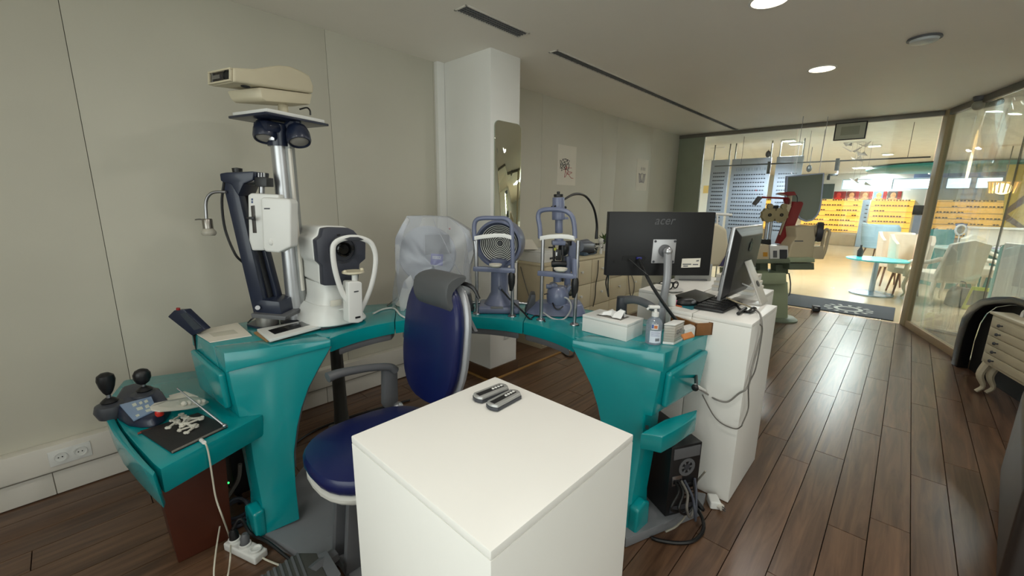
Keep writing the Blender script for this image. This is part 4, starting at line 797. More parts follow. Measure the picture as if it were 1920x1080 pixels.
m = MB().pr([SA + RT * a - FW * b + V((0, 0, .001)) for a, b in ((-.19, .02), (-.12, .09), (.1, .1), (.16, .07), (.16, -.1), (-.12, -.1))], (0, 0, 0), .012, 2, 30, pts2=[SA + RT * a - FW * b + V((0, 0, .065)) for a, b in ((-.13, .0), (-.09, .05), (.1, .06), (.14, .04), (.14, -.08), (-.1, -.08))]); m.ob('base', mSlate, sl)
MB().tube([fs(1018, 586, -.1), fs(1035, 597, -.13), fs(1052, 600, -.14), fs(1064, 592, -.12), fs(1071, 575, -.09), fs(1064, 560, -.06), fs(1050, 557, -.05)], .005, 7).ob('grey_lead', M('lead_grey', (170, 170, 168), .4), sl)
MB().tube([fs(1036, 568, -.06), fs(1041, 578, -.08), fs(1048, 580, -.09), fs(1056, 574, -.09)], .004, 7).ob('black_lead', mBlack, sl)
MB().tube([fs(1040, 388, -.03), fs(1058, 374, .02), fs(1078, 364, .1), fs(1098, 368, .2), fs(1113, 390, .3), fs(1119, 420, .35), fs(1118, 448, .35)], [.006, .006, .007, .007, .007, .008, .011], 8).ob('lamp_cable', mBlack, sl)
cable('thin black cable on the teal top between the two chin rests', [G(995, 598, ZD + .005), G(1003, 592, ZD + .005), G(1015, 594, ZD + .005), G(1022, 603, ZD + .005)], .0035, mCabK)
# --- paper and the white framed slate on the left wing
pa = MB().pr([G(x, y, ZD + .002) for x, y in ((362, 623), (394, 643), (472, 630), (445, 606))], (0, 0, .0035), 0).ob('paper_sheet', mPaper, None, 'white printed paper on the left wing of the teal desk', 'paper')
MB().pr([G(x, y, ZD + .0056) for x, y in ((391, 625), (401, 632), (447, 625), (438, 618))], (0, 0, .0004), 0).ob('print', M('faint_print', (200, 196, 180), .8), pa)
fm = thing('framed_screen', 'white framed tablet lying on the desk before the silver column', 'tablet', G(545, 622, ZD))
MB().pr([G(x, y, ZD + .001) for x, y in ((476, 626), (500, 642), (614, 613), (598, 601), (548, 606))], (0, 0, .009), .002).ob('wood_backing', M('tan_board', (158, 120, 76), .6), fm)
o4 = [G(x, y, ZD + .0105) for x, y in ((482, 622), (506, 642), (616, 612), (600, 600))]
MB().pr(o4, (0, 0, .014), .003).ob('white_frame', mPlW, fm)
for q4, mt, nm in ((((502, 619.5), (515, 627), (542, 619.5), (530, 612)), M('black_glass', (34, 34, 36), .06), 'dark_screen'), (((530, 612), (542, 619.5), (590, 607), (577, 600.5)), M('mirror_glass_grey', (128, 130, 130), .04, .8), 'bright_screen')):
    MB().pr([G(x, y, ZD + .0248) for x, y in q4], (0, 0, .0008), 0).ob(nm, mt, fm)
MB().pr([G(x, y, ZD + .0248) for x, y in ((591, 603), (598, 606), (604, 603), (598, 601))], (0, 0, .0008), 0).ob('button', mDGrey, fm)
# ================================================================ white pedestals and what stands on them
ZP = .95
def pedestal(name, x0, x1, y0, y1, label, cat, grp=None):
    t = thing(name, label, cat, ((x0 + x1) / 2, (y0 + y1) / 2, 0), grp)
    MB().b2((x0, y0, .004), (x1, y1, ZP - .019), .002).ob('body', mPed, t)
    MB().b2((x0, y0, ZP - .0185), (x1, y1, ZP), .003).ob('top_board', mPed, t)
    MB().b2((x0 + .02, y0 + .02, 0), (x1 - .02, y1 - .02, .0045), 0).ob('base_pad', mGrey, t)
    return t
pedestal('white_pedestal', .391, .868, .406, .883, 'large white square pedestal in front, two remotes on top', 'pedestal')
pedestal('white_pedestal', 2.113, 2.62, .455, .725, 'white pedestal under the silver computer, right of the teal desk', 'pedestal')
pedestal('white_pedestal', 2.113, 2.62, .729, .868, 'narrow white pedestal strip between silver computer and monitor arm', 'pedestal')
pedestal('white_pedestal', 2.476, 3.3, .875, 1.2, 'white pedestal below the black monitor, with spectacles on top', 'pedestal')
pedestal('white_pedestal', 2.64, 3.1, .57, .87, 'white pedestal hidden behind the silver computer', 'pedestal')
def remote(pix, label):
    P_ = [G(x, y, ZP + .018) for x, y in pix]; c = sum(P_, V((0, 0, 0))) / 4
    t = thing('remote_control', label, 'remote', V((c.x, c.y, ZP)))
    ax = (P_[1] - P_[0] + P_[2] - P_[3]).normalized(); ay = V((-ax.y, ax.x, 0)); L_ = .118; w = .044
    def ol(L_, w, z, k=.3, n=5):
        R_ = []
        for i in range(n): a = -1 + 2 * i / (n - 1); R_.append(c + ax * (L_ / 2 - .012 * a * a * 0.9) + ay * a * w / 2)
        for i in range(n): a = 1 - 2 * i / (n - 1); R_.append(c - ax * (L_ / 2 - .008 * a * a) + ay * a * w / 2)
        return [V((p.x, p.y, z)) for p in R_]
    MB().pr(ol(L_, w, ZP + .0006), (0, 0, .010), .002, 2, 40).ob('base', mDGrey, t)
    MB().pr(ol(L_ - .001, w - .001, ZP + .0107), (0, 0, 0), .003, 3, 40, pts2=ol(L_ - .006, w - .006, ZP + .019)).ob('shell', M('remote_silver', (168, 168, 166), .32, .4), t)
    zz = ZP + .0192
    bs_ = MB().box(V((c.x, c.y, zz)) - ax * .004, (.092, .017, .001), math.atan2(ax.y, ax.x), 0).ob('button_strip', mBlack, t)
    for k in range(4): MB().lathe([(0, 0), (.0042, 0), (.004, .0015), (0, .0018)], V((c.x, c.y, zz + .0004)) + ax * (.006 + .0105 * k), seg=10).ob('button', mPlW, bs_)
remote(((891.5, 735), (936, 718), (951, 727), (905, 745)), 'silver and black remote control nearer the back corner of the pedestal')
remote(((915.5, 751), (959, 729), (975, 737), (932, 760)), 'silver and black remote control nearer the camera on the pedestal')
# --- monitor on its arm
def DP(px, py, d):
    r = ray(px, py); return CAM + r * (d / r.dot(FW))
MD = 2.12
fm_ = Fr(CAM + FW * MD); mc = [DP(1143, 397, MD - .03), DP(1343, 398, MD + .05), DP(1330, 517, MD + .05), DP(1136, 517, MD - .03)]
mx = (mc[1] - mc[0]).normalized(); mu = (mc[0] - mc[3]).normalized(); mn = mx.cross(mu).normalized(); mn = mn if mn.dot(FW) > 0 else -mn   # away from camera
mon = thing('monitor', 'black computer monitor seen from behind on a grey arm', 'monitor', (mc[2] + mc[3]) / 2)
MB().pr(mc, mn * .026, .005).ob('back_cover', M('monitor_black', (20, 20, 22), .42, var=.04, bump=.03, bscale=400), mon)
MB().pr([p + mn * .027 for p in mc], mn * .006, .001).ob('screen_frame', mBlack, mon)
mp = lambda px, py, d=0: PL(px, py, mc[0] + mn * d, mn)
vp = [mp(x, y, -.006) for x, y in ((1225.5, 449), (1268.5, 449), (1264, 493.5), (1221, 493.5))]
vpl = MB().pr(vp, mn * .0055, .001).ob('mount_plate', M('mount_silver', (190, 190, 192), .4, .5), mon)
for x, y in ((1229, 452.5), (1265.5, 452.5), (1225, 490.5), (1261, 490.5)): MB().lathe([(0, 0), (.006, 0), (.006, .003), (0, .0035)], mp(x, y, -.0062), -mn, 10).ob('screw', mDGrey, vpl)
text('logo_lettering', 'acer', .062, M('logo_grey', (78, 78, 80), .4), mon, mp(1246, 414, -.0012), mx, mu, 'grey maker lettering', shear=.25, bold=.0004)
MB().pr([mp(x, y, -.0008) for x, y in ((1279, 485), (1314, 484), (1312, 501), (1277, 502))], mn * .0006, 0).ob('rating_label', mPaper, mon, 'white rating label')
m = MB()
for x0, x1, y in ((1280, 1296, 494.5), (1281, 1290, 498), (1299, 1309, 495)): m.pr([mp(a, b, -.0014) for a, b in ((x0, y), (x1, y), (x1, y + 2), (x0, y + 2))], mn * .0005, 0)
m.pr([mp(a, b, -.0014) for a, b in ((1306, 488), (1311, 487.5), (1310, 490), (1305, 490.5))], mn * .0005, 0)
m.ob('label_bars', mGrey, mon)
MB().pr([mp(x, y, -.002) for x, y in ((1168, 480), (1206, 479), (1212, 483), (1208, 489), (1166, 489))], mn * .0015, .0).ob('port_recess', M('recess_black', (8, 8, 9), .6), mon)
MB().box(mp(1198, 484, -.008), (.026, .014, .012), math.atan2(mx.y, mx.x), .002).ob('video_plug', M('plug_blue', (40, 44, 120), .4), mon, 'blue video plug')
MB().box(mp(1154, 490, -.0015), (.016, .002, .014), math.atan2(mx.y, mx.x), 0).ob('lock_slot', M('recess_black2', (6, 6, 7), .6), mon)
hubp = mp(1246, 470, -.007)
ma = thing('swivel_stand', 'grey jointed monitor arm clamped to the right end of the desk', 'stand', G(1168, 586, ZD))
MB().lathe([(0, 0), (.032, 0), (.032, .008), (.022, .012), (.018, .028), (0, .03)], hubp, -mn, 24).ob('tilt_hub', mGrey, ma)
elbow = DP(1246, 600, MD - .04); top = hubp - mn * .035
MB().sph(top, .022).ob('ball_joint', mAlu, ma)
MB().tube([top, DP(1251, 520, MD - .06), DP(1244, 560, MD - .06), DP(1239, 585, MD - .05)], [.021, .02, .019, .02], 12, 5, flat=(1, .7)).ob('upper_arm', M('arm_grey', (146, 147, 150), .4, .3), ma)
cl = G(1168, 592, ZD)
MB().tube([DP(1239, 588, MD - .05), DP(1215, 571, MD + .0), DP(1190, 562, MD + .06), DP(1166, 563, MD + .12)], [.02, .02, .02, .022], 12, 5, flat=(.7, 1.1)).ob('lower_arm', mGrey, ma)
e1 = DP(1239, 585, MD - .05); MB().cyl(V((e1.x, e1.y, ZD + .005)), e1 + V((0, 0, .03)), .026, .024, 20, .005).ob('elbow_post', M('arm_grey2', (128, 130, 134), .4, .3), ma)
e2 = DP(1166, 566, MD + .12); MB().cyl(V((e2.x, e2.y, ZD + .001)), e2 + V((0, 0, .03)), .03, .028, 20, .004).ob('clamp_post', mDGrey, ma)
MB().box(V((e2.x, e2.y, ZD + .012)), (.09, .07, .022), .5, .006).ob('clamp_base', mDGrey, ma)
kc_ = V((CAM.x, CAM.y, 0))
cable('thick black monitor cable falling over the right end of the desk', [mp(1198, 486, -.016), DP(1213, 518, MD - .09), DP(1228, 545, MD - .12), DP(1252, 580, MD - .14), DP(1278, 615, MD - .14), DP(1296, 650, MD - .1), DP(1303, 685, MD - .08), G(1302, 722, .7) - FW * .02], .0085, mCabK)
cable('thin black monitor cable beside the thick one', [mp(1180, 486, -.012), DP(1196, 500, MD - .06), DP(1214, 516, MD - .1)], .004, mCabK)
cable('black cables hanging below the left edge of the monitor', [mp(1139, 515, .018), DP(1136, 530, MD + .1), DP(1139, 548, MD + .1), DP(1141, 556, MD + .1), DP(1140, 535, MD + .1), mp(1141, 515, .018)], .0035, mCabK)
# --- silver all in one computer, seen from behind
P1 = G(1343, 563, .985); lo_, hi_ = 1, 60
for _ in range(40):
    k = (lo_ + hi_) / 2; P2 = G(1398, 563 - k, .985)
    if (P2 - P1).length > .50: hi_ = k
    else: lo_ = k
ix = (P2 - P1).normalized(); inn = V((ix.y, -ix.x, 0)); inn = inn if inn.dot(RT) > 0 else -inn
iu = (V((0, 0, 1)) + inn * .085).normalized()
im = thing('all_in_one_computer', 'silver all in one computer with black back, turned away', 'computer', V(((P1.x + P2.x) / 2 + inn.x * .05, (P1.y + P2.y) / 2 + inn.y * .05, ZP)))
HT = .395; nn = ix.cross(iu); nn = nn if nn.dot(inn) > 0 else -nn
MB().pr([P1, P2, P2 + iu * HT, P1 + iu * HT], nn * .018, .003).ob('silver_frame', M('mac_aluminium', (190, 190, 192), .35, .7), im)
MB().pr([P1 + ix * .004 - nn * .001 + iu * .05, P2 - ix * .004 - nn * .001 + iu * .05, P2 - ix * .004 - nn * .001 + iu * (HT - .004), P1 + ix * .004 - nn * .001 + iu * (HT - .004)], nn * -.002, 0).ob('screen_glass', mBlack, im)
bk1 = [P1 + ix * .006 + iu * .004 + nn * .0185, P2 - ix * .006 + iu * .004 + nn * .0185, P2 - ix * .006 + iu * (HT - .006) + nn * .0185, P1 + ix * .006 + iu * (HT - .006) + nn * .0185]
cb_ = sum(bk1, V((0, 0, 0))) / 4
MB().pr(bk1, nn * 0, .004, 2, 20, pts2=[cb_ + (p - cb_) * .78 + nn * .022 for p in bk1]).ob('back_shell', M('mac_back', (70, 70, 72), .32, .7), im)
ip = lambda px, py, d=.042: PL(px, py, P1 + nn * d, nn)
MB().pr([P1 + ix * .06 + iu * (HT - .022) + nn * .024, P2 - ix * .06 + iu * (HT - .022) + nn * .024, P2 - ix * .06 + iu * (HT - .03) + nn * .027, P1 + ix * .06 + iu * (HT - .03) + nn * .027], nn * .003, 0).ob('vent_slot', mBlack, im)
MB().pr([P1 + iu * .14 + nn * .006 - ix * .0008, P1 + iu * .27 + nn * .006 - ix * .0008, P1 + iu * .27 + nn * .009 - ix * .0008, P1 + iu * .14 + nn * .009 - ix * .0008], ix * .001, 0).ob('disc_slot', mBlack, im)
lc = P1 + ix * .25 + iu * .285 + nn * .0425; al = []
for k in range(28):
    A = 2 * PI * k / 28; r = .03 * (1 - .10 * max(0, math.sin(A)) ** 6 - .08 * max(0, -math.sin(A)) ** 8); x, y_ = r * math.cos(A) * .92, r * math.sin(A)
    if math.hypot(x - .036, y_ - .004) < .017: dx, dy = x - .036, y_ - .004; k_ = .017 / max(1e-6, math.hypot(dx, dy)); x, y_ = .036 + dx * k_, .004 + dy * k_
    al.append(lc - ix * x + iu * y_)
m = MB().pr(al, nn * .0015, 0); lf = [(0, .031), (.004, .042), (.013, .047), (.011, .038), (.004, .032)]
m.pr([lc - ix * x + iu * y_ for x, y_ in lf], nn * .0015, 0).ob('fruit_emblem', M('emblem_black', (10, 10, 11), .1), im, 'glossy black fruit emblem')
sb = P1 + ix * .25
f0 = sb + iu * .2 + nn * .04; f1 = V((sb.x, sb.y, ZP + .004)) + inn * .165
MB().pr([f0 - ix * .05, f0 + ix * .05, f1 + ix * .06, f1 - ix * .06], V((0, 0, .006)) + inn * .008, .002).ob('stand_leg', M('stand_pale', (196, 192, 184), .4, .3), im)
MB().pr([f1 - ix * .06, f1 + ix * .06, V((sb.x, sb.y, ZP + .004)) + ix * .06 - inn * .0, V((sb.x, sb.y, ZP + .004)) - ix * .06], (0, 0, -.0035), .001).ob('stand_foot', M('stand_pale2', (196, 192, 184), .4, .3), im)
h_ = f0 * .45 + f1 * .55 + inn * .008 + V((0, 0, .006)); hn = ix.cross(f1 - f0).normalized(); hn = hn if hn.dot(inn) > 0 else -hn
MB().lathe([(0, 0), (.018, 0), (.018, .002), (0, .002)], h_ + hn * .0015, hn, 20).ob('cable_hole', mBlack, im)
MB().tube([sb + iu * .07 + nn * .04, sb + iu * .06 + nn * .12 - ix * .04, sb + iu * .03 + nn * .14 - ix * .02, h_], .004, 7).ob('power_lead', mPlW, im)
# keyboard, mouse and small things
kb = thing('keyboard', 'black keyboard half under the silver computer', 'keyboard', G(1350, 572, ZP))
kq = [G(x, y, ZP + .001) for x, y in ((1300, 579), (1355, 588), (1392, 571), (1345, 560))]
MB().pr(kq, (0, 0, .014), .003).ob('case', mBlack, kb)
m = MB()
for i in range(14):
    for j in range(5):
        u0, v0 = (i + .12) / 14, (j + .15) / 5; B_ = lambda u, v: (kq[0] * (1 - u) + kq[1] * u) * (1 - v) + (kq[3] * (1 - u) + kq[2] * u) * v
        p = [B_(.03 + .94 * u, .06 + .88 * v) + V((0, 0, .0145)) for u, v in ((u0, v0), (u0 + .055, v0), (u0 + .055, v0 + .14), (u0, v0 + .14))]
        m.pr(p, (0, 0, .005), 0)
m.ob('keys', M('key_black', (34, 34, 36), .45), kb, kind='stuff')
mt = MB().pr([G(x, y, ZP + .0006) for x, y in ((1262, 572), (1297, 581), (1314, 575), (1282, 567))], (0, 0, .004), .001).ob('mouse_pad', M('pad_teal', (30, 112, 124), .6), None, 'teal mouse pad under the black mouse', 'mouse pad')
MB().pr([G(x, y, ZP + .0008) for x, y in ((1266, 573.5), (1278, 576.5), (1279, 575.5), (1267, 572.5))], (0, 0, .0045), 0).ob('orange_strip', M('pad_orange', (196, 96, 50), .6), mt)
ms = thing('mouse', 'black computer mouse with a grey side', 'mouse', G(1288, 571, ZP + .005))
mc_ = G(1287, 571, ZP + .006); MB().loft([[mc_ + RT * (.055 * s_ * math.cos(A)) + FW * (.032 * s_ * math.sin(A)) + V((0, 0, h)) for A in [2 * PI * k / 18 for k in range(18)]] for s_, h in ((.9, 0), (1, .008), (.92, .02), (.7, .03), (.3, .036), (.02, .037))]).ob('shell', mBlack, ms)
MB().sph(mc_ + RT * .03 - FW * .012 + V((0, 0, .016)), .016, (1.5, .8, .7)).ob('side_grip', mGrey, ms)
lp = thing('laptop', 'closed black laptop between mouse and silver computer', 'laptop', G(1310, 558, ZP))
lq = [G(x, y, ZP + .001) for x, y in ((1262, 561), (1311, 574), (1341, 561), (1303, 549))]
MB().pr(lq, (0, 0, .014), .003).ob('base', mBlack, lp); MB().pr([p + V((0, 0, .0145)) for p in lq], (0, 0, .009), .003).ob('lid', M('lid_black', (26, 26, 28), .35), lp)
MB().pr([lq[1] * .9 + lq[2] * .1 + V((0, 0, .004)), lq[1] * .35 + lq[2] * .65 + V((0, 0, .004)), lq[1] * .35 + lq[2] * .65 + V((0, 0, .012)), lq[1] * .9 + lq[2] * .1 + V((0, 0, .012))], -FW * .002, 0).ob('edge_ports', mSteel, lp)
wb = G(1259, 573, ZP); MB().lathe([(0, 0.0005), (.02, .0005), (.022, .004), (.022, .045), (.016, .055), (.012, .062), (0, .063)], wb, seg=18).ob('eraser_bottle', mPlW, None, 'small white capped bottle by the pink ball left of the mouse', 'bottle')
MB().sph(G(1267, 571, ZP) + V((0, 0, .013)), .0125, (1.3, 1, 1)).ob('pink_ball', M('hot_pink', (220, 60, 140), .5), None, 'small bright pink soft ball beside the mouse', 'ball')
def cblob(label, P_, r=.004, mat=None): return cable(label, P_, r, mat or mCabK)
cblob('black cables bunched on the pedestal at the computer stand', [G(1366, 560, ZP + .03), G(1378, 568, ZP + .02), G(1388, 580, ZP + .008), G(1402, 584, ZP + .012), G(1412, 577, ZP + .02), G(1417, 580, ZP + .01), G(1405, 586, ZP + .01), G(1394, 584, ZP + .008), G(1384, 588, ZP + .008)], .006)
cblob('short black cable plug before the computer stand', [G(1384, 588, ZP + .009), G(1392, 582, ZP + .012), G(1398, 578, ZP + .014)], .009)
cblob('tan cord running from the computer back to its foot', [G(1362, 558, ZP + .06), G(1380, 566, ZP + .05), G(1400, 573, ZP + .03), G(1415, 580, ZP + .01)], .004, M('tan_cord', (150, 138, 112), .5))
X1 = 2.113; Y1 = .455
def WX(px, py, d=.013): return XP(px, py, X1 - d)
def WY(px, py, d=.013): return YP(px, py, Y1 - d)
cblob('grey cable drooping from the computer to the teal desk end', [G(1417, 580, ZP + .012), G(1426, 592, ZP + .012), WY(1428, 620), WY(1421, 650), WY(1410, 690), WY(1405, 717), V((X1 - .013, Y1 - .013, WY(1403, 719).z - .02)), WX(1385, 738), WX(1365, 753), WX(1345, 750), WX(1325, 738), G(1303, 724, .7) + V((-.0, 0, 0))], .0045, M('mid_grey_cable', (136, 132, 126), .5))
cblob('thin grey cable in a deep loop below the other on the white pedestal', [WY(1425, 608, .018), WY(1429, 622, .02), WY(1417, 690, .02), WY(1404, 722, .02), WY(1403, 765, .02), V((X1 - .02, Y1 - .02, WY(1403, 780, .02).z)), WX(1390, 799, .02), WX(1379, 804, .02), WX(1355, 795, .02), WX(1338, 779, .02), WX(1322, 750, .02), WX(1317, 740, .02)], .003, mCabG)
tp = thing('cable_sleeve', 'white cable sleeve leaving the desk end', 'cable', G(1312, 728, .7)); MB().cyl(G(1304, 723, .7) , WX(1321, 733, .012), .009, seg=10).ob('sleeve', mPlW, tp)
wp = thing('power_adapter', 'white plug adapter at the foot of the pedestal', 'plug', G(1345, 945, 0))
MB().box(G(1338, 940, .022), (.07, .05, .042), .6, .008, seg=3).ob('adapter_body', mPlW, wp); MB().cyl(G(1346, 946, .022), G(1354, 952, .022), .016, seg=14).ob('plug_face', mTrunk, wp)
for d_ in (-.006, .006): MB().cyl(G(1354, 952, .022) + V((0, 0, d_)), G(1360, 957, .022) + V((0, 0, d_)), .0025, seg=6).ob('pin', mDGrey, wp)
# spectacles on a white dish, folders behind the monitor
sp_ = thing('spectacles', 'black plastic spectacles on the white pedestal below the monitor', 'spectacles', G(1268, 540, ZP))
def glasses(m, c, ax, ay, r):
    for s_ in (-1, 1):
        m.tube([c + ax * (s_ * r * 1.15 + r * math.cos(A)) + V((0, 0, r * .8 * math.sin(A))) for A in [2 * PI * k / 10 for k in range(10)]], r * .16, 6, 2, True)
        m.tube([c + ax * s_ * r * 2.1 + V((0, 0, r * .3)), c + ax * s_ * r * 1.9 + ay * r * 4 + V((0, 0, r * .1)), c + ax * s_ * r * 1.7 + ay * r * 5.2 - V((0, 0, r * .6))], r * .12, 6, 3)
    m.tube([c - ax * r * .2 + V((0, 0, r * .3)), c + V((0, 0, r * .5)), c + ax * r * .2 + V((0, 0, r * .3))], r * .14, 6, 2)
    return m
a_ = (RT * .8 + FW * .6).normalized(); gl_c = G(1262, 535, ZP + .032)
glasses(MB(), gl_c, a_, V((-a_.y, a_.x, 0)), .026).ob('frame', mBlack, sp_)
c = thing('folder_rack', 'grey upright folder standing behind the spectacles', 'folder', G(1282, 530, ZP)); q4 = [DP(1250, 522, 2.75), DP(1301, 517, 2.85), DP(1301, 538, 2.85)]
MB().pr([V((2.95, 1.16, ZP + .001)), V((3.12, .97, ZP + .001)), V((3.12, .97, ZP + .12)), V((2.95, 1.16, ZP + .12))], (.012, .012, 0), .002).ob('panel', M('folder_grey', (150, 152, 150), .5), c)
MB().box((3.05, 1.08, ZP + .006), (.2, .06, .01), -.84, .002).ob('foot', mGrey, c)
for k, (x, y_, sx, sz) in enumerate(((2.9, .735, .24, .035), (2.9, .735, .22, .03), (2.9, .735, .2, .04))):
    z0 = ZP + .001 + (0, .0355, .066)[k]
    t = thing('paper_box', ('lowest wide', 'middle', 'topmost small')[k] + ' white flat box in the stack behind the computer', 'box', (x, y_, z0)); MB().b2((x - .12, y_ - sx / 2, z0), (x + .12, y_ + sx / 2, z0 + sz * .6), .002).ob('tray', mPlW, t); MB().b2((x - .121, y_ - sx / 2 - .001, z0 + sz * .6), (x + .121, y_ + sx / 2 + .001, z0 + sz), .002).ob('lid', mPaper, t)
ds = thing('white_dish', 'shallow white dish under the spectacles', 'dish', G(1262, 543, ZP)); MB().lathe([(0, .0005), (.05, .0005), (.085, .012), (.083, .013), (.05, .004), (0, .004)], G(1255, 545, ZP), seg=24).ob('bowl', mPlW, ds)
# --- right wing: tissue box, sanitiser, gauze box, wooden box
def gbox(t, pts, h, mat, nm, z=ZD + .001, bev=.002):
    p = [G(x, y, z) for x, y in pts]; p.append(p[0] + p[2] - p[1]); MB().pr(p, (0, 0, h), bev).ob(nm, mat, t); return p
tx = thing('tissue_box', 'white rectangular tissue box on the right wing', 'tissue box', G(1145, 625, ZD))
p = gbox(tx, ((1091, 620), (1174, 641), (1204, 627)), .07, mPlW, 'body'); p = [q + V((0, 0, .0705)) for q in p]
ctr = sum(p, V((0, 0, 0))) / 4; MB().pr([ctr + (q - ctr) * 1.01 for q in p], (0, 0, .014), .003).ob('lid', mPlW, tx)
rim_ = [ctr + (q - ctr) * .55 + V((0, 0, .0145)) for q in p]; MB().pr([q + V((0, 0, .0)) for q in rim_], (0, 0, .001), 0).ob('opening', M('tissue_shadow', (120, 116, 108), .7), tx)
rnd = random.Random(4); cz = ctr + V((0, 0, .0155)); m = MB(); rows = []
a1 = (p[1] - p[0]).normalized(); a2 = V((-a1.y, a1.x, 0))
for i in range(7):
    rows.append([cz + a1 * (-.06 + .02 * i) + a2 * (-.03 + .012 * j + .012 * rnd.uniform(-1, 1)) + V((0, 0, .004 + .028 * math.sin(PI * i / 6) * math.sin(PI * j / 5) ** .5 * rnd.uniform(.5, 1.3) + .03 * (i > 4) * (j in (2, 3)))) for j in range(6)])
m.grid(rows).solid(.0012).ob('tissue', M('tissue_white', (236, 236, 234), .8), tx)
sz = thing('sanitiser_bottle', 'clear pump bottle of hand sanitiser on the right wing', 'bottle', G(1224, 643, ZD)); sc = G(1224, 643, ZD + .001)
mClr = glassmat('clear_bottle', (240, 244, 252), .05, .05, .26, (230, 234, 246))
MB().lathe([(0, .0), (.032, 0), (.036, .004), (.036, .095), (.03, .112), (.015, .122), (.014, .128), (0, .128)], sc, seg=26).ob('bottle_body', mClr, sz)
MB().lathe([(0, .1285), (.016, .1285), (.016, .148), (.008, .15), (.006, .165), (0, .165)], sc, seg=18).ob('pump_collar', mPlW, sz)
MB().box(sc + V((0, 0, .172)) - RT * .008, (.05, .022, .014), math.atan2(RT.y, RT.x), .005, seg=3).cyl(sc + V((0, 0, .168)) - RT * .03, sc + V((0, 0, .16)) - RT * .04, .005, seg=8).ob('pump_head', mPlW, sz)
n1 = (V((CAM.x, CAM.y, 0)) - V((sc.x, sc.y, 0))).normalized(); r1 = V((-n1.y, n1.x, 0))
def cyl_label(m, a0, a1, z0, z1, r): m.grid([[sc + n1 * (r * math.cos(a)) + r1 * (r * math.sin(a)) + V((0, 0, z)) for a in [a0 + (a1 - a0) * i / 8 for i in range(9)]] for z in (z0, z1)]); return m
cyl_label(MB(), -.45, 1.05, .012, .068, .0366).solid(-.0004).ob('label', M('label_white', (222, 226, 238), .5), sz, 'white label')
cyl_label(MB(), -.3, .5, .075, .1, .0366).solid(-.0004).ob('round_sticker', M('sticker_pale', (220, 216, 214), .5), sz)
cyl_label(MB(), .0, .4, .08, .094, .0369).solid(-.0003).ob('orange_mark', M('sticker_orange', (206, 120, 70), .5), sz)
cyl_label(MB(), -.28, -.05, .08, .098, .0369).solid(-.0003).ob('blue_mark', M('sticker_blue', (70, 96, 160), .5), sz)
m = MB(); [cyl_label(m, .25 + .06 * k, .25 + .06 * k + .035, .02, .034, .037) for k in range(9)]; m.ob('barcode', mBlack, sz, kind='stuff')
m = MB(); [cyl_label(m, -.3, .8 - .2 * (k % 2), .044 + .006 * k, .0455 + .006 * k, .037) for k in range(4)]; m.ob('label_lines', M('label_print', (120, 128, 170), .5), sz)
gz = thing('gauze_box', 'frosted plastic box filled with white lens wipes', 'box', G(1258, 640, ZD))
p = gbox(gz, ((1242, 645), (1263, 647), (1280, 638)), .012, mPlW, 'tray'); c_ = sum(p, V((0, 0, 0))) / 4
for k in range(6): MB().pr([c_ + (q - c_) * .94 + V((0, 0, .0125 + .0125 * k)) for q in p], (0, 0, .0115), .003).ob('wipe_layer', mPaper, gz)
MB().pr([q + V((0, 0, .0125)) for q in p], (0, 0, .078), .002).ob('clear_case', glassmat('frosted_case', (240, 240, 240), .05, .2, .3, (226, 224, 220)), gz)
MB().pr([c_ + (q - c_) * 1.02 + V((0, 0, .091)) for q in p], (0, 0, .006), .002).ob('lid', mPlW, gz)
fcn = (p[0] + p[1]) / 2 + V((0, 0, .055)); dd = (p[2] - p[1]).normalized(); nn_ = V((dd.y, -dd.x, 0)); nn_ = nn_ if nn_.dot(CAM - p[1]) > 0 else -nn_
for k in (.3, .62): q = p[1] + (p[2] - p[1]) * k + V((0, 0, .056)) + nn_ * .002; MB().lathe([(.008, 0), (.011, 0), (.011, .001), (.008, .001)], q, nn_, 14).ob('grey_emblem', mGrey, gz)
ct = thing('small_carton', 'small white and orange carton beside the gauze box', 'carton', G(1294, 630, ZD)); gbox(ct, ((1282, 638), (1302, 632), (1296, 624)), .05, mPlW, 'carton_body')
p = gbox(ct, ((1282, 638), (1302, 632), (1296, 624)), .006, M('carton_orange', (206, 130, 64), .6), 'carton_top', ZD + .0515, 0)
wx = thing('wooden_box', 'open brown wooden box with a white strip inside', 'box', G(1300, 620, ZD))
q0, q1, q2 = G(1303, 630, ZD + .001), G(1335, 628, ZD + .001), G(1271, 606, ZD + .001)
e1_ = (q1 - q0); e2_ = G(1256, 611, ZD + .001) - q0; hz = V((0, 0, .062)); mBx = M('box_brown', (128, 84, 42), .5, var=.12, scale=14)
for a, b, nm in ((q0, e1_, 0), (q0 + e2_, e1_, 0), (q0, e2_, 1), (q0 + e1_, e2_, 1)):
    oth = (e2_ if nm == 0 else e1_).normalized() * (.008 if (a - q0).length < 1e-6 else -.008); MB().pr([a, a + b, a + b + hz, a + hz], oth, .001).ob('side_board', mBx, wx)
MB().pr([q0 + e1_ * .03 + e2_ * .03, q0 + e1_ * .97 + e2_ * .03, q0 + e1_ * .97 + e2_ * .97, q0 + e1_ * .03 + e2_ * .97], (0, 0, .006), 0).ob('floor_board', mBx, wx)
MB().pr([q0 + e1_ * .35 + e2_ * .08 + V((0, 0, .007)), q0 + e1_ * .65 + e2_ * .08 + V((0, 0, .007)), q0 + e1_ * .65 + e2_ * .92 + V((0, 0, .007)), q0 + e1_ * .35 + e2_ * .92 + V((0, 0, .007))], (0, 0, .05), .002).ob('white_strip', mPaper, wx)
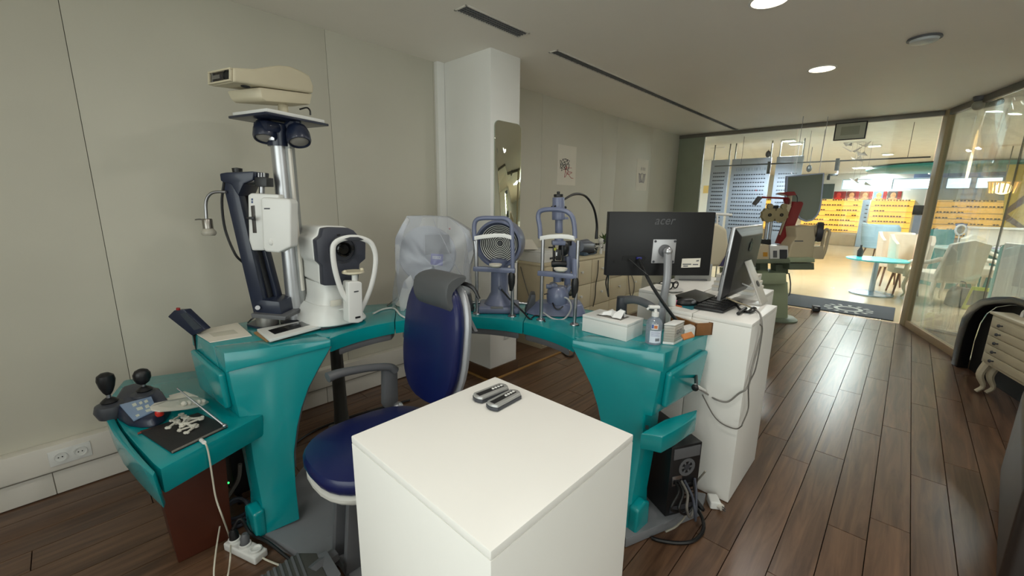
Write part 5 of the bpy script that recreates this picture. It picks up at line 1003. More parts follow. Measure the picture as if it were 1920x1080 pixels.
# --- computer tower on the right base plate
tw = thing('computer_tower', 'black computer tower under the right wing, back panel facing out', 'computer', G(1250, 960, .052))
c0, c1 = G(1247, 969, .052), G(1281, 960, .052); dx = (c1 - c0).normalized() * .17; dy = V((-dx.y, dx.x, 0)).normalized() * .31; dy = dy if dy.dot(FW) > 0 else -dy
pts_ = [c0, c0 + dx, c0 + dx + dy, c0 + dy]; MB().pr(pts_, (0, 0, .36), .004).ob('case', M('tower_black', (24, 24, 26), .4), tw)
bn_ = -dy.normalized(); bp = lambda u, w, d=.002: c0 + dx * u + V((0, 0, .36 * w)) + bn_ * d
def bq(nm, u0, u1, w0, w1, mat, d=.003): MB().pr([bp(u0, w0, 0.0003), bp(u1, w0, .0003), bp(u1, w1, .0003), bp(u0, w1, .0003)], bn_ * d, .001).ob(nm, mat, tw)
bq('power_supply', .08, .94, .82, .97, mGrey); fan_ = MB().lathe([(.03, 0), (.045, 0), (.045, .003), (.03, .003)], bp(.55, .68, .0005), bn_, 20).ob('fan_ring', mGrey, tw); MB().lathe([(0, 0), (.016, 0), (.016, .003), (0, .003)], bp(.55, .68, .0005), bn_, 16).ob('fan_hub', mDGrey, fan_)
for k in range(6):
    A = 2 * PI * k / 6; q = bp(.55, .68, .0006); d_ = dx.normalized() * math.cos(A) + V((0, 0, 1)) * math.sin(A); e_ = dx.normalized() * -math.sin(A) + V((0, 0, 1)) * math.cos(A)
    MB().pr([q + d_ * .016 - e_ * .004, q + d_ * .03 - e_ * .006, q + d_ * .03 + e_ * .005, q + d_ * .016 + e_ * .004], bn_ * .002, 0).ob('fan_blade', mGrey, fan_)
bq('port_panel', .1, .42, .44, .58, mSteel)
for k in range(4): bq('expansion_slot', .5, .92, .4 - .06 * k, .435 - .06 * k, mSteel)
for u in (.14, .24, .34): bq('port', u, u + .06, .47, .53, mBlack, .005)
bq('bottom_vent', .12, .9, .04, .13, mDGrey)
for k in range(4): cable(('black', 'second black', 'grey', 'blue grey')[k] + ' cable looping from the back of the computer tower', [bp(.2 + .1 * k, .5, .004), bp(.1 + .15 * k, .46 - .03 * k, .05), bp(-.2 + .2 * k, .3, .07 + .01 * k), bp(.2 + .1 * k, .2 - .03 * k, .06 + .012 * k), bp(.7, .22 + .05 * k, .05), bp(.85, .4 + .03 * k, .004)], .006, (mCabK, mCabK, mCabG, M('slate_cable', (62, 66, 78), .5))[k])
cable('black power cable trailing on the floor round the right base plate', [bp(.9, .2, .02), bp(1.0, .1, .05), G(1298, 940, .06), G(1316, 970, .03), G(1318, 995, .01), G(1300, 1014, .009), G(1270, 1018, .009), G(1235, 1013, .009), G(1222, 1008, .009)], .0085, mCabK)
cable('pale thin cable hanging at the tower beside the pedestal', [bp(1.1, .6, .02), G(1290, 925, .05), G(1288, 960, .06), G(1270, 985, .055), G(1248, 997, .054)], .0045, M('pale_cable', (150, 146, 134), .5))
# ================================================================ drawer cabinet by the wall
DX0, DX1, DY0, DZ = 3.18, 5.32, 2.56, .888
dc = thing('drawer_cabinet', 'long cream chest of drawers along the wall behind the slit lamp', 'cabinet', ((DX0 + DX1) / 2, (DY0 + YL) / 2, 0))
mCab = M('cream_laminate', (214, 201, 170), .45, var=.02)
MB().b2((DX0, DY0 + .002, .0005), (DX1, YL - .068, DZ - .03), .002).ob('body', M('cream_laminate_dark', (196, 184, 156), .5), dc)
MB().b2((DX0 - .005, DY0 - .015, DZ - .029), (DX1 + .005, YL - .004, DZ), .003).ob('worktop', mCab, dc)
for i in range(5):
    for j in range(3):
        x0, z0 = DX0 + .004 + .427 * i, .03 + .276 * j
        d_ = MB().b2((x0 + .003, DY0 - .016, z0 + .003), (x0 + .421, DY0 + .0015, z0 + .272), .003).ob('drawer', mCab, dc)
        MB().lathe([(.008, 0), (.007, .012), (.015, .018), (.015, .024), (0, .027)], (x0 + .212, DY0 - .0165, z0 + .15), (0, -1, 0), 12).ob('knob', mPlW, d_)
pr_ = thing('printer', 'low white box printer on the left end of the drawer cabinet', 'printer', (3.32, 2.72, DZ)); MB().b2((3.18, 2.58, DZ + .001), (3.46, 2.9, DZ + .1), .008).ob('body', mPlW, pr_); MB().b2((3.19, 2.59, DZ + .1005), (3.45, 2.89, DZ + .118), .006).ob('lid', mPlW, pr_); MB().b2((3.3, 2.577, DZ + .03), (3.44, 2.5805, DZ + .05), 0).ob('paper_slot', mDGrey, pr_)
pt_ = [YP(x, y, 2.7) for x, y in ((984, 468), (984, 450), (998, 449), (1010, 468))]; MB().pr(pt_, (0, .14, .0), .002).ob('paper_stack', mPaper, None, 'slanted stack of white paper on the printer', 'paper')
for k, (x, y_, w, d_, a) in enumerate(((3.66, 2.68, .2, .26, .1), (3.67, 2.69, .2, .26, -.06), (3.66, 2.68, .18, .24, .15))):
    MB().box((x, y_, DZ + .008 + .016 * k), (w, d_, .0145), a, .001).ob('document', (mPaper, M('doc_grey', (170, 170, 168), .6), mPaper)[k], None, ('lowest white', 'grey middle', 'topmost white')[k] + ' document pile behind the slit lamp post', 'papers')
bc = thing('pen_case', 'blue grey zipped case on the drawer cabinet', 'case', YP(1100, 484, 2.66)); c = YP(1101, 482, 2.66); c.z = DZ + .028; MB().box(c, (.26, .09, .052), .05, .018, seg=4).ob('pouch', M('case_blue', (66, 88, 112), .6), bc); MB().box(c + V((.13, -.01, 0)), (.04, .06, .04), .05, .01).ob('dark_end', mBlack, bc)
for k in range(4): cable(('white', 'black', 'second white', 'second black')[k] + ' lead in the tangle right of the blue case', [V((4.18 + .05 * k + .03 * math.sin(3 * j + k * 2), 2.66 + .06 * math.cos(2.3 * j + k), DZ + .01 + .02 * k + .05 * math.sin(j + k) ** 2)) for j in range(7)], .006, (mPlW, mBlack)[k % 2])
dv = thing('eye_ball_model', 'small white round device in the cable tangle', 'device', (4.3, 2.66, DZ)); MB().sph((4.33, 2.62, DZ + .15), .035).cyl((4.33, 2.62, DZ + .001), (4.33, 2.62, DZ + .13), .02, .012).ob('body', mPlW, dv); MB().sph((4.335, 2.587, DZ + .155), .014).ob('lens', mDGrey, dv)
cable('black cable hanging down the front of the drawer cabinet', [YP(1122, 488, 2.53), YP(1121, 510, 2.53), YP(1117, 535, 2.53), YP(1116, 555, 2.53), YP(1112, 575, 2.53)], .005, mCabK)
cable('brown cable hanging on the cabinet under the right side of the monitor', [YP(1178, 515, 2.53), YP(1180, 540, 2.53), YP(1183, 555, 2.53), YP(1188, 548, 2.53), YP(1189, 530, 2.53), YP(1184, 516, 2.53)], .005, mCabG)
cable('dark cable running down the side of the cabinet behind the ring topographer', [XP(976, 500, 3.165), XP(984, 530, 3.165), XP(992, 555, 3.165), XP(999, 575, 3.165)], .005, mCabG)
pl = thing('potted_plant', 'small green potted plant at the left edge of the monitor', 'plant', (4.62, 2.75, DZ)); pc = V((4.62, 2.75, DZ))
MB().lathe([(0, .001), (.04, .001), (.055, .09), (.05, .09), (.045, .08), (0, .08)], pc, seg=18).ob('pot', mPlW, pl)
rnd = random.Random(2)
for k in range(16):
    A = rnd.uniform(0, 2 * PI); e = rnd.uniform(.5, 1.3); b = pc + V((0, 0, .08)); tip = b + V((math.cos(A) * .12 * math.cos(e), math.sin(A) * .12 * math.cos(e), .17 * math.sin(e))); sd = V((-math.sin(A), math.cos(A), 0)) * .016; md = (b + tip) / 2 + V((0, 0, .03))
    MB().grid([[b - sd * .2, b + sd * .2], [md - sd, md + sd], [tip - sd * .1, tip + sd * .1]]).solid(.001).ob('leaf', M('leaf_green', (86, 112, 62), .5), pl)
# power block on the floor below the cabinet
pb = thing('power_strip', 'grey extension block with leads on the floor below the cabinet', 'power strip', G(1062, 650, 0)); MB().box(G(1060, 645, .03), (.3, .07, .05), .75, .008).ob('strip_body', mPlW, pb)
for k in (-1, 0, 1): MB().lathe([(0, 0), (.022, 0), (.02, .01), (0, .01)], G(1060, 645, .03) + V((.09 * k * .73, .09 * k * .68, .0255)), seg=14).ob('outlet', mGrey, pb)
cable('black lead curling from the grey extension block', [G(1050, 650, .03), G(1052, 658, .008), G(1064, 668, .008), G(1075, 666, .008), G(1076, 655, .008), G(1066, 648, .01), G(1058, 640, .06)], .006, mCabK)
cable('grey lead from the extension block towards the teal wing', [G(1062, 650, .03), G(1075, 647, .008), G(1090, 646, .008), G(1105, 652, .008)], .008, mCabG)
# ================================================================ second exam unit, in this room before the glass
UA = V((6.3, 1.05, 0)); fu = Fr(UA)
eu = thing('exam_unit', 'pale green ophthalmic stand with tray, red swing arm and lens wheels before the glass', 'exam unit', UA)
mGreen = M('pale_green_enamel', (164, 177, 148), .45, var=.03); mGreenD = M('dull_green', (112, 122, 104), .5)
mBeige = M('beige_enamel', (204, 190, 160), .5, var=.03)
def ub(m, px0, py0, px1, py1, d0, th, bev=.008): return m.pr([fu(x, y, d0) for x, y in ((px0, py0), (px1, py0), (px1, py1), (px0, py1))], FW * th, bev)
MB().lathe([(0, .001), (.2, .001), (.2, .02), (.16, .05), (0, .05)], fu(1462, 604) * 0 + V((6.3, 1.05, 0)), seg=28).ob('base', mGreenD, eu)
ub(MB(), 1424, 528, 1478, 600, -.1, .34, .02).ob('column', mGreen, eu)
ub(MB(), 1385, 512, 1475, 533, -.2, .5, .015).ob('drawer_block', mGreen, eu)
MB().lathe([(.03, 0), (.055, 0), (.06, .02), (.05, .025), (.03, .012)], fu(1430, 511, -.1), seg=20).ob('cup_holder', mGreen, eu)
ub(MB(), 1425, 492, 1440, 514, -.05, .1, .006).ob('tray_post', mGreenD, eu); ub(MB(), 1455, 496, 1478, 514, -.05, .12, .006).ob('tray_post', mGreenD, eu)
ub(MB(), 1380, 487, 1482, 494, -.25, .6, .008).ob('tray', mGreenD, eu)
ub(MB(), 1480, 484, 1528, 492, -.22, .45, .008).ob('side_tray', mGreen, eu); ub(MB(), 1480, 493, 1527, 506, -.18, .38, .01).ob('side_tray_drawer', mGreenD, eu)
ub(MB(), 1426, 449, 1446, 459, -.04, .08, .006).ob('pole_socket', mBlack, eu)
for x0, x1 in ((1434, 1441), (1442, 1449)): MB().cyl(fu(x0, 450), fu(x1, 395), .016, seg=12).ob('chrome_pole', mSteel, eu)
for k, (cx, cy) in enumerate(((1443, 403), (1465, 403))):
    c = fu(cx, cy, -.08)
    gear = [c + RT * ((.085 + .012 * (j % 2)) * math.cos(A)) + V((0, 0, (.085 + .012 * (j % 2)) * math.sin(A))) for j, A in enumerate([2 * PI * i / 20 for i in range(20)])]
    MB().pr(gear, FW * .05, .003).ob('lens_wheel', M('brass_beige', (158, 146, 112), .45, .3), eu); MB().lathe([(.01, 0), (.02, 0), (.02, .012), (.01, .012)], c, -FW, 14).ob('aperture', mBlack, eu)
    MB().lathe([(0, 0), (.035, 0), (.035, .03), (0, .03)], fu(cx + (3 if k else -1), cy - 16, -.06), -FW, 14).ob('upper_dial', M('brass_beige', (158, 146, 112), .45, .3), eu)
ub(MB(), 1448, 385, 1460, 391, -.06, .03, .004).ob('wheel_bridge', mBlack, eu)
mRed = M('oxide_red', (134, 34, 38), .4, var=.04)
MB().pr([fu(x, y, .08) for x, y in ((1459, 457), (1478, 457), (1507, 381), (1504, 378), (1489, 378))], FW * .08, .006).ob('swing_arm', mRed, eu)
MB().pr([fu(x, y, .06) for x, y in ((1473, 374), (1482, 370), (1484, 383), (1476, 385))], FW * .06, .006).ob('elbow', mRed, eu)
MB().pr([fu(x, y, .06) for x, y in ((1479, 366), (1486, 366), (1483, 388), (1474, 410), (1468, 420), (1472, 400))], FW * .03, .003).ob('cream_link', mCream, eu)
MB().pr([fu(x, y, .0) for x, y in ((1466, 363), (1474, 360), (1490, 359), (1494, 366), (1480, 367))], FW * .14, .006).ob('lamp_head', mRed, eu)
MB().tube([fu(1478, 372, .05), fu(1455, 371, .05), fu(1428, 370, .05)], .012, 8, 3).ob('thin_arm', mRed, eu); MB().pr([fu(x, y, .03) for x, y in ((1425, 368), (1430, 371), (1418, 385), (1414, 383))], FW * .06, .004).ob('arm_end', mGrey, eu)
MB().tube([fu(1490, 362, .05), fu(1495, 370, .05), fu(1495, 379, .05)], .006, 6, 4).ob('lead', mBlack, eu)
MB().pr([fu(x, y, .1) for x, y in ((1480, 384), (1496, 396), (1470, 457), (1462, 445))], FW * .03, .003).ob('cream_backbar', mCream, eu)
MB().tube([fu(1479, 512), fu(1482, 530), fu(1481, 548), fu(1478, 555)], .008, 7, 5).ob('loose_cable', mGrey, eu)
# boxes and instrument on its trays
lb = thing('lens_case', 'beige trial lens case with an orange mark on the green stand', 'case', fu(1430, 487))
ub(MB(), 1414, 459, 1442, 487, -.2, .22).ob('case_body', mBeige, lb); ub(MB(), 1431, 473, 1439, 481, -.206, .004, 0).ob('orange_mark', M('orange_mark', (196, 140, 40), .5), lb)
lb2 = thing('chart_box', 'small cream box with dark window beside the lens case', 'box', fu(1455, 487)); ub(MB(), 1444, 461, 1478, 487, -.16, .2).ob('body', mPlW, lb2); ub(MB(), 1462, 468, 1476, 486, -.166, .005, 0).ob('dark_window', mDGrey, lb2); ub(MB(), 1450, 470, 1457, 483, -.166, .005, 0).ob('oval_slot', mGrey, lb2)
kd = thing('keratometer', 'beige keratometer with a grey eyepiece wheel on the side tray', 'eye instrument', fu(1508, 484))
MB().pr([fu(x, y, -.12) for x, y in ((1492, 426), (1528, 423), (1530, 446), (1524, 484), (1476, 484), (1484, 458), (1494, 446))], FW * .24, .02, 3).ob('body', mBeige, kd)
MB().cyl(fu(1494, 435, -.02), fu(1534, 433, -.02), .075, seg=22, bev=.006).ob('barrel', mBeige, kd)
MB().lathe([(.05, -.035), (.12, -.03), (.125, .0), (.12, .03), (.05, .035)], fu(1536, 435, -.06), (RT * .85 - FW * .5), 24).ob('eyepiece_wheel', mDGrey, kd)
MB().lathe([(.0, -.02), (.05, -.02), (.05, .022), (0, .022)], fu(1537, 435, -.06), (RT * .85 - FW * .5), 18).ob('wheel_hub', M('hub_grey', (120, 114, 106), .4), kd)
MB().tube([fu(1541, 484, -.02), fu(1547, 470, -.02), fu(1552, 448, -.02), fu(1555, 435, -.02), fu(1549, 430, -.02), fu(1544, 440, -.02), fu(1541, 460, -.02), fu(1532, 480, -.02)], .018, 8, 5).ob('head_frame', mBeige, kd)
ub(MB(), 1524, 462, 1545, 486, -.06, .08, .01).ob('chin_bracket', mBeige, kd)
ub(MB(), 1490, 451, 1506, 453, -.123, .004, 0).ob('name_strip', mGrey, kd)
# hanging grey mirror board with a rounded foot
hm = thing('hanging_board', 'grey green hanging board with rounded lower corner and blue white rim', 'board', fu(1510, 415, .25))
ol = [(1478, 332), (1543, 326), (1538, 378), (1535, 393), (1530, 404), (1522, 411), (1512, 413), (1503, 409), (1496, 401), (1487, 393), (1476, 370)]; o2 = [fu(x, y, .25) for x, y in ((1475, 330), (1546, 324), (1541, 380), (1538, 395), (1532, 406), (1523, 414), (1512, 416), (1502, 412), (1494, 403), (1485, 395), (1473, 371))]
MB().pr(o2, FW * .03, .004).ob('rim', M('rim_blue_white', (176, 190, 220), .4), hm); MB().pr([fu(x, y, .246) for x, y in ol], FW * .004, .0).ob('face', M('board_grey_green', (112, 122, 112), .25, var=.03), hm)
for x in (1490, 1535): MB().cyl(fu(x, 329, .26), V((fu(x, 329, .26).x, fu(x, 329, .26).y, ZC - .002)), .003, seg=6).ob('hanging_wire', mSteel, hm)
# cream draped instrument behind the silver computer
cd_ = thing('covered_instrument', 'cream covered instrument on a stand behind the black monitor', 'instrument', V((3.75, 1.35, 0))); fv = Fr(V((3.75, 1.35, 0)))
MB().pr([fv(x, y) for x, y in ((1320, 425), (1345, 418), (1364, 430), (1368, 470), (1350, 500), (1330, 500))], FW * .25, .03, 3).ob('cream_cover', mCream, cd_)
MB().pr([fv(x, y, .05) for x, y in ((1338, 466), (1366, 468), (1360, 500), (1345, 500))], FW * .2, .02).ob('purple_base', M('dull_violet', (84, 80, 120), .5), cd_)
MB().cyl(V((3.85, 1.45, 0)), V((3.85, 1.45, 1.0)), .05, seg=14).ob('stand_post', mGrey, cd_); MB().lathe([(0, .001), (.2, .001), (.2, .03), (0, .04)], V((3.85, 1.45, 0)), seg=20).ob('stand_base', mGrey, cd_)
MB().cyl(fv(1338, 401, .1), fv(1372, 403, .1), .012, seg=8).cyl(fv(1345, 402, .1), fv(1345, 425, .1), .008, seg=8).ob('pale_crossbar', mPlW, cd_)
# floor box and stop by the glass
fbx = thing('floor_box', 'small dark floor stop at the edge of the dark mat', 'door stop', G(1530, 580)); MB().box(G(1530, 578, .04), (.09, .09, .075), .3, .01).ob('block', mDGrey, fbx); MB().lathe([(0, 0), (.02, 0), (.02, .006), (0, .006)], G(1530, 578, .0778), seg=12).ob('cap', mGrey, fbx)
# ================================================================ right edge: black arch, cream chest, dark armchair
AR = V((5.60, -.70, 0)); fr_d = V(pd); an = V((-fr_d.y, fr_d.x, 0)); an = an if an.y < 0 else -an
far_ = Fr(G(1803, 684) , an)
ach = thing('black_arch', 'glossy black arched panel behind the cream chest at right edge', 'arch panel', V((5.6, -.7, 0)))
oa = [far_(x, y) for x, y in ((1803, 684), (1812, 640), (1824, 598), (1838, 577), (1860, 563), (1890, 558), (1925, 558))]; r0 = oa[-1]
base = V((oa[0].x, oa[0].y, 0.001)); oa[0] = base
wid = 1.3; oa = oa + [oa[-1] + fr_d * .7, V((oa[-1].x, oa[-1].y, oa[-1].z)) + fr_d * .95 - V((0, 0, .2)), V((r0.x, r0.y, .001)) + fr_d * 1.02]
ctr = V((0, 0, 0)); ia = [base + fr_d * .11] + [far_(x, y) for x, y in ((1826, 640), (1838, 606), (1850, 588), (1868, 576), (1893, 572), (1926, 572))] + [r0 + fr_d * .65 - V((0, 0, .06)), r0 + fr_d * .84 - V((0, 0, .25)), V((r0.x, r0.y, .001)) + fr_d * .9]
MB().pr(oa + ia[::-1], an * .02 - an * .1 + an * .0, .006, 2, 40).ob('arch_frame', M('gloss_black', (16, 17, 18), .22, coat=.3), ach)
MB().pr([p + an * .005 for p in ia], an * .012, 0).ob('arch_back', M('matte_black2', (18, 18, 18), .6), ach)
cx0 = G(1803, 684) - an * .22; chd = fr_d; cfr = Fr(cx0, an)
cq = [cfr(x, y) for x, y in ((1862, 589), (1960, 606), (1945, 712), (1845, 680))]
ch_ = thing('cream_chest', 'cream five drawer chest on curved legs at the right edge', 'chest', V((cq[3].x, cq[3].y, 0)))
w_ = .62; zt0, zb0 = cq[0].z, cq[3].z; O = V((cq[0].x, cq[0].y, 0)) + chd * .0
MB().pr([O + V((0, 0, zb0)), O + chd * w_ + V((0, 0, zb0)), O + chd * w_ + V((0, 0, zt0)), O + V((0, 0, zt0))], an * .115, .006).ob('body', mCream, ch_)
MB().pr([O - chd * .015 - an * .015 + V((0, 0, zt0 + .0005)), O + chd * (w_ + .015) - an * .015 + V((0, 0, zt0 + .0005)), O + chd * (w_ + .015) + an * .12 + V((0, 0, zt0 + .0005)), O - chd * .015 + an * .12 + V((0, 0, zt0 + .0005))], (0, 0, .02), .005).ob('top_board', mCream, ch_)
for k in range(5):
    h = (zt0 - zb0 - .04) / 5; z = zb0 + .02 + h * k
    d_ = MB().pr([O + chd * .03 + V((0, 0, z + .004)), O + chd * (w_ - .03) + V((0, 0, z + .004)), O + chd * (w_ - .03) + V((0, 0, z + h - .004)), O + chd * .03 + V((0, 0, z + h - .004))], -an * .012, .003).ob('drawer', M('chest_cream2', (198, 188, 160), .45), ch_)
    MB().lathe([(.006, 0), (.005, .012), (.013, .02), (.011, .028), (0, .03)], O + chd * (w_ * .28) + V((0, 0, z + h / 2)) - an * .0125, -an, 12).ob('knob', mDGrey, d_)
for s_ in (.03, w_ - .03):
    for b_ in (.03, .09):
        p = O + chd * s_ + an * b_; MB().tube([p + V((0, 0, zb0 + .01)), p + V((0, 0, zb0 * .6)) - an * .03, p + V((0, 0, zb0 * .25)) + an * .005, p + V((0, 0, .014)) - an * .03], [.03, .026, .016, .014], 8, 4).ob('leg', mCream, ch_)
MB().tube([O + chd * .12 + an * .1 + V((0, 0, zt0 + .021)), O + chd * .14 + an * .1 + V((0, 0, zt0 + .07)), O + chd * .24 + an * .1 + V((0, 0, zt0 + .085)), O + chd * .34 + an * .1 + V((0, 0, zt0 + .07)), O + chd * .36 + an * .1 + V((0, 0, zt0 + .021))], .011, 8, 4).ob('carry_handle', mPlW, ch_, 'white handle on top')
# dark upholstered chair arm at the lower right edge
dk = thing('dark_armchair', 'dark brown leather armchair cut by the lower right edge', 'armchair', V((2.25, -.62, 0)))
mLe = M('dark_leather', (44, 36, 32), .35, var=.1, bump=.1, bscale=150)
a0, a1 = V((2.1, -.235, 0)), V((2.95, -.52, 0)); ad = (a1 - a0).normalized(); an2 = V((ad.y, -ad.x, 0))
a0 = G(1858, 1085, 0); a1 = G(1915, 800, .5); a1 = V((a1.x, a1.y, 0)); ad = (a1 - a0).normalized(); an2 = V((ad.y, -ad.x, 0)); an2 = an2 if an2.dot(RT) > 0 else -an2
L2 = .95; MB().pr([a0 - ad * .2 + V((0, 0, .06)), a0 + ad * L2 + V((0, 0, .06)), a0 + ad * L2 + V((0, 0, .58)), a0 + ad * (L2 - .3) + V((0, 0, .52)), a0 - ad * .15 + V((0, 0, .5))], an2 * .16, .04, 4).ob('arm', mLe, dk)
MB().pr([a0 - ad * .15 + an2 * .165 + V((0, 0, .08)), a0 + ad * (L2 - .05) + an2 * .165 + V((0, 0, .08)), a0 + ad * (L2 - .05) + an2 * .165 + V((0, 0, .42)), a0 - ad * .15 + an2 * .165 + V((0, 0, .42))], an2 * .5, .05, 4).ob('seat', mLe, dk)
MB().pr([a0 + ad * (L2 - .2) + an2 * .17 + V((0, 0, .43)), a0 + ad * (L2) + an2 * .17 + V((0, 0, .43)), a0 + ad * (L2 + .1) + an2 * .17 + V((0, 0, .85)), a0 + ad * (L2 - .08) + an2 * .17 + V((0, 0, .85))], an2 * .48, .05, 4).ob('backrest', mLe, dk)
for s_, b_ in ((-.1, .05), (.85, .05), (-.1, .6), (.85, .6)): MB().cyl(a0 + ad * s_ + an2 * b_, a0 + ad * s_ + an2 * b_ + V((0, 0, .07)), .02, .03, 10).ob('foot', mBlack, dk)
# lit make-up mirror out of frame, seen in the pillar's mirror
def reflect_pt(px, py, Yp):
    h = YP(px, py, PY0 - .008); r = ray(px, py); r = V((r.x, -r.y, r.z)); return h + r * ((Yp - h.y) / r.y)
vt = reflect_pt(944, 350, -1.35); vb = reflect_pt(943, 404, -1.35)
# ================================================================ the shop beyond the glass
XB = 20.0; ZS = 2.62; YSL = 4.6; YSR = -7.5
mShopFloor = M('shop_floor_wood', (204, 182, 150), .2, var=.08, scale=1.2)
struct('floor_2', MB().b2((XG + .021, YSR, -.06), (XB + .3, YSL + .1, -.002), 0), mShopFloor)
struct('ceiling_2', MB().b2((XG + .051, YSR, ZS), (XB + .3, YSL + .1, ZS + .1), 0), M('shop_ceiling', (226, 222, 212), .6))
mShopW = M('shop_wall', (222, 224, 220), .5, var=.02)
struct('wall_shop_left', MB().b2((XG + .06, YSL, 0), (XB, YSL + .1, ZS), 0), mShopW)
struct('wall_shop_near', MB().b2((XG + .06, YL + .13, 0), (XG + .16, YSL, ZS), 0), mShopW)
struct('wall_shop_right', MB().b2((4.0, YSR - .1, 0), (XB, YSR, ZS), 0), mShopW)
struct('floor_3', MB().pr([(XG + .02, -.2, -.06), (XG + .02, YSR, -.06), (4.3, YSR, -.06), (4.6, -3.3, -.06), (5.02, -.9, -.06)], (0, 0, .057), 0), mShopFloor)
struct('ceiling_3', MB().pr([(XG + .05, YSR, ZS), (3.9, YSR, ZS), (3.9, -3.31, ZS), (XG + .05, -3.31, ZS)], (0, 0, .1), 0), MATS['shop_ceiling'])
struct('wall_shop_corner', MB().b2((3.95, YSR, 0), (4.05, -3.43, ZS), 0), mShopW)
zw0, zw1 = 2.03, 2.4
bw = MB().b2((XB, YSR, 0), (XB + .15, YSL, zw0), 0).b2((XB, YSR, zw1), (XB + .15, YSL, ZS), 0)
wins = [(2.02, .72), (.62, -.62), (-.7, -1.28), (-1.36, -1.95)]; ys = [YSL] + [v for w in wins for v in w] + [YSR]
for i in range(0, len(ys), 2): bw.b2((XB, ys[i + 1], zw0 - .001), (XB + .15, ys[i], zw1 + .001), 0)
struct('wall_shop_back', bw, mShopW)
for k, (a, b_) in enumerate(wins):
    wn = struct('window_%d' % (k + 3), MB().b2((XB + .08, b_ + .002, zw0 + .002), (XB + .084, a - .002, zw1 - .002), 0), mPane)
    for lo, hi in (((b_ + .002, zw0 + .002), (a - .002, zw0 + .03)), ((b_ + .002, zw1 - .03), (a - .002, zw1 - .002)), ((b_ + .002, zw0 + .03), (b_ + .03, zw1 - .03)), ((a - .03, zw0 + .03), (a - .002, zw1 - .03))):
        MB().b2((XB + .04, lo[0], lo[1]), (XB + .079, hi[0], hi[1]), 0).ob('window_frame', M('frame_pale_blue', (190, 210, 226), .4), wn)
# backlit shelving with spectacles
mLit = M('backlit_yellow', (255, 205, 96), .5, emit=.95, ecol=(255, 200, 92), var=.03); mShelf = M('shelf_cream', (236, 204, 128), .5)
def shelving(y0, y1, label, rows=7):
    t = thing('display_shelves', label, 'shelves', (XB - .15, (y0 + y1) / 2, 0))
    MB().b2((XB - .04, y0, .48), (XB - .002, y1, 1.67), 0).ob('lit_back', mLit, t)
    MB().b2((XB - .3, y0, .001), (XB - .003, y1, .47), .004).ob('plinth', M('plinth_tan', (196, 176, 146), .5), t)
    m = MB()
    for k in range(rows):
        z = .52 + 1.1 * k / (rows - 1); MB().b2((XB - .22, y0 + .01, z), (XB - .041, y1 - .01, z + .02), 0).ob('shelf', mShelf, t)
        n = int((y1 - y0) / .17)
        for i in range(n):
            yy = y0 + .1 + (y1 - y0 - .2) * (i + .5) / n
            if random.random() < .75:
                for s_ in (-.035, .035): m.b2((XB - .16, yy + s_ - .028, z + .022), (XB - .15, yy + s_ + .028, z + .06), 0)
    m.ob('eyewear_rows', M('tortoise', (120, 84, 48), .5), t, 'rows of tiny spectacles', kind='stuff')
shelving(1.32, 3.1, 'yellow backlit spectacle shelves, left bay behind the keratometer')
shelving(-.05, 1.08, 'yellow backlit spectacle shelves, middle bay left of the beige post')
shelving(-2.17, -.5, 'yellow backlit spectacle shelves seen right of the beige post')
shelving(3.3, 4.5, 'yellow backlit spectacle shelves, sliver left of the white display boards')
def spill(name, y, lab, mt, col2):
    t = thing(name, lab, 'display column', (XB - .3, y, 0)); MB().b2((XB - .38, y - .1, .001), (XB - .31, y + .1, 1.66), .004).ob('column_panel', mt, t)
    for k in range(7):
        MB().b2((XB - .41, y - .08, .62 + .14 * k), (XB - .385, y - .01, .65 + .14 * k), .004).ob('eyewear', M('eyewear_dark', (58, 48, 52), .4), t)
    return t
spill('display_column', 1.2, 'pale blue display column with dark spectacles between the yellow shelves', M('pale_blue_panel', (176, 200, 222), .5), 0)
gp = thing('clothes_stand', 'grey and blue display stand with a dark top, left of the beige post', 'stand', (XB - 1.2, -.18, 0))
c = V((XB - 1.2, -.2, 0)); MB().b2(c + V((-.05, -.16, 1.2)), c + V((.05, .16, 1.5)), .01).ob('dark_top', mBlack, gp); MB().b2(c + V((-.03, -.2, .6)), c + V((.03, .1, 1.19)), .02).ob('hung_panel', M('hung_grey_blue', (150, 160, 180), .6), gp)
for s_ in (-.15, .02): MB().cyl(c + V((0, s_, .0)), c + V((0, s_, 1.2)), .02, seg=8).ob('leg', M('leg_blue', (150, 180, 220), .4), gp)
# photo posters over the shelves
pc = [((150, 28, 30), (214, 60, 50)), ((120, 60, 54), (214, 160, 110)), ((140, 90, 70), (190, 150, 110)), ((110, 140, 180), (222, 150, 90)), ((90, 84, 84), (200, 150, 110))]
for k, (c1, c2) in enumerate(pc):
    y1 = 2.2 - .38 * k; t = thing('photo_poster', ('red', 'brown faced', 'tan', 'blue edged', 'grey')[k] + ' portrait poster above the yellow shelves', 'poster', (XB - .01, y1 - .17, 1.7))
    MB().b2((XB - .02, y1 - .36, 1.7), (XB - .004, y1, 1.97), 0).ob('sheet', M('poster_%d' % k, c1, .5, var=.3, scale=9), t)
    MB().sph((XB - .022, y1 - .15, 1.83), .075, (.02, 1, 1.3)).sph((XB - .022, y1 - .15, 1.71), .09, (.02, 1.3, .5)).ob('figure_print', M('poster_fig_%d' % k, c2, .6, var=.25, scale=12), t)
    MB().b2((XB - .0205, y1 - .36, 1.7), (XB - .003, y1 - .26, 1.97), 0).ob('red_margin', M('poster_red', (146, 52, 50), .6), t)
dkp = thing('dark_wall_panel', 'dark green grey wall panel left of the red poster', 'panel', (XB - .02, 2.45, 1.68)); MB().b2((XB - .05, 2.22, 1.7), (XB - .004, 2.75, 2.25), 0).ob('board', M('panel_dark', (70, 84, 80), .6), dkp)
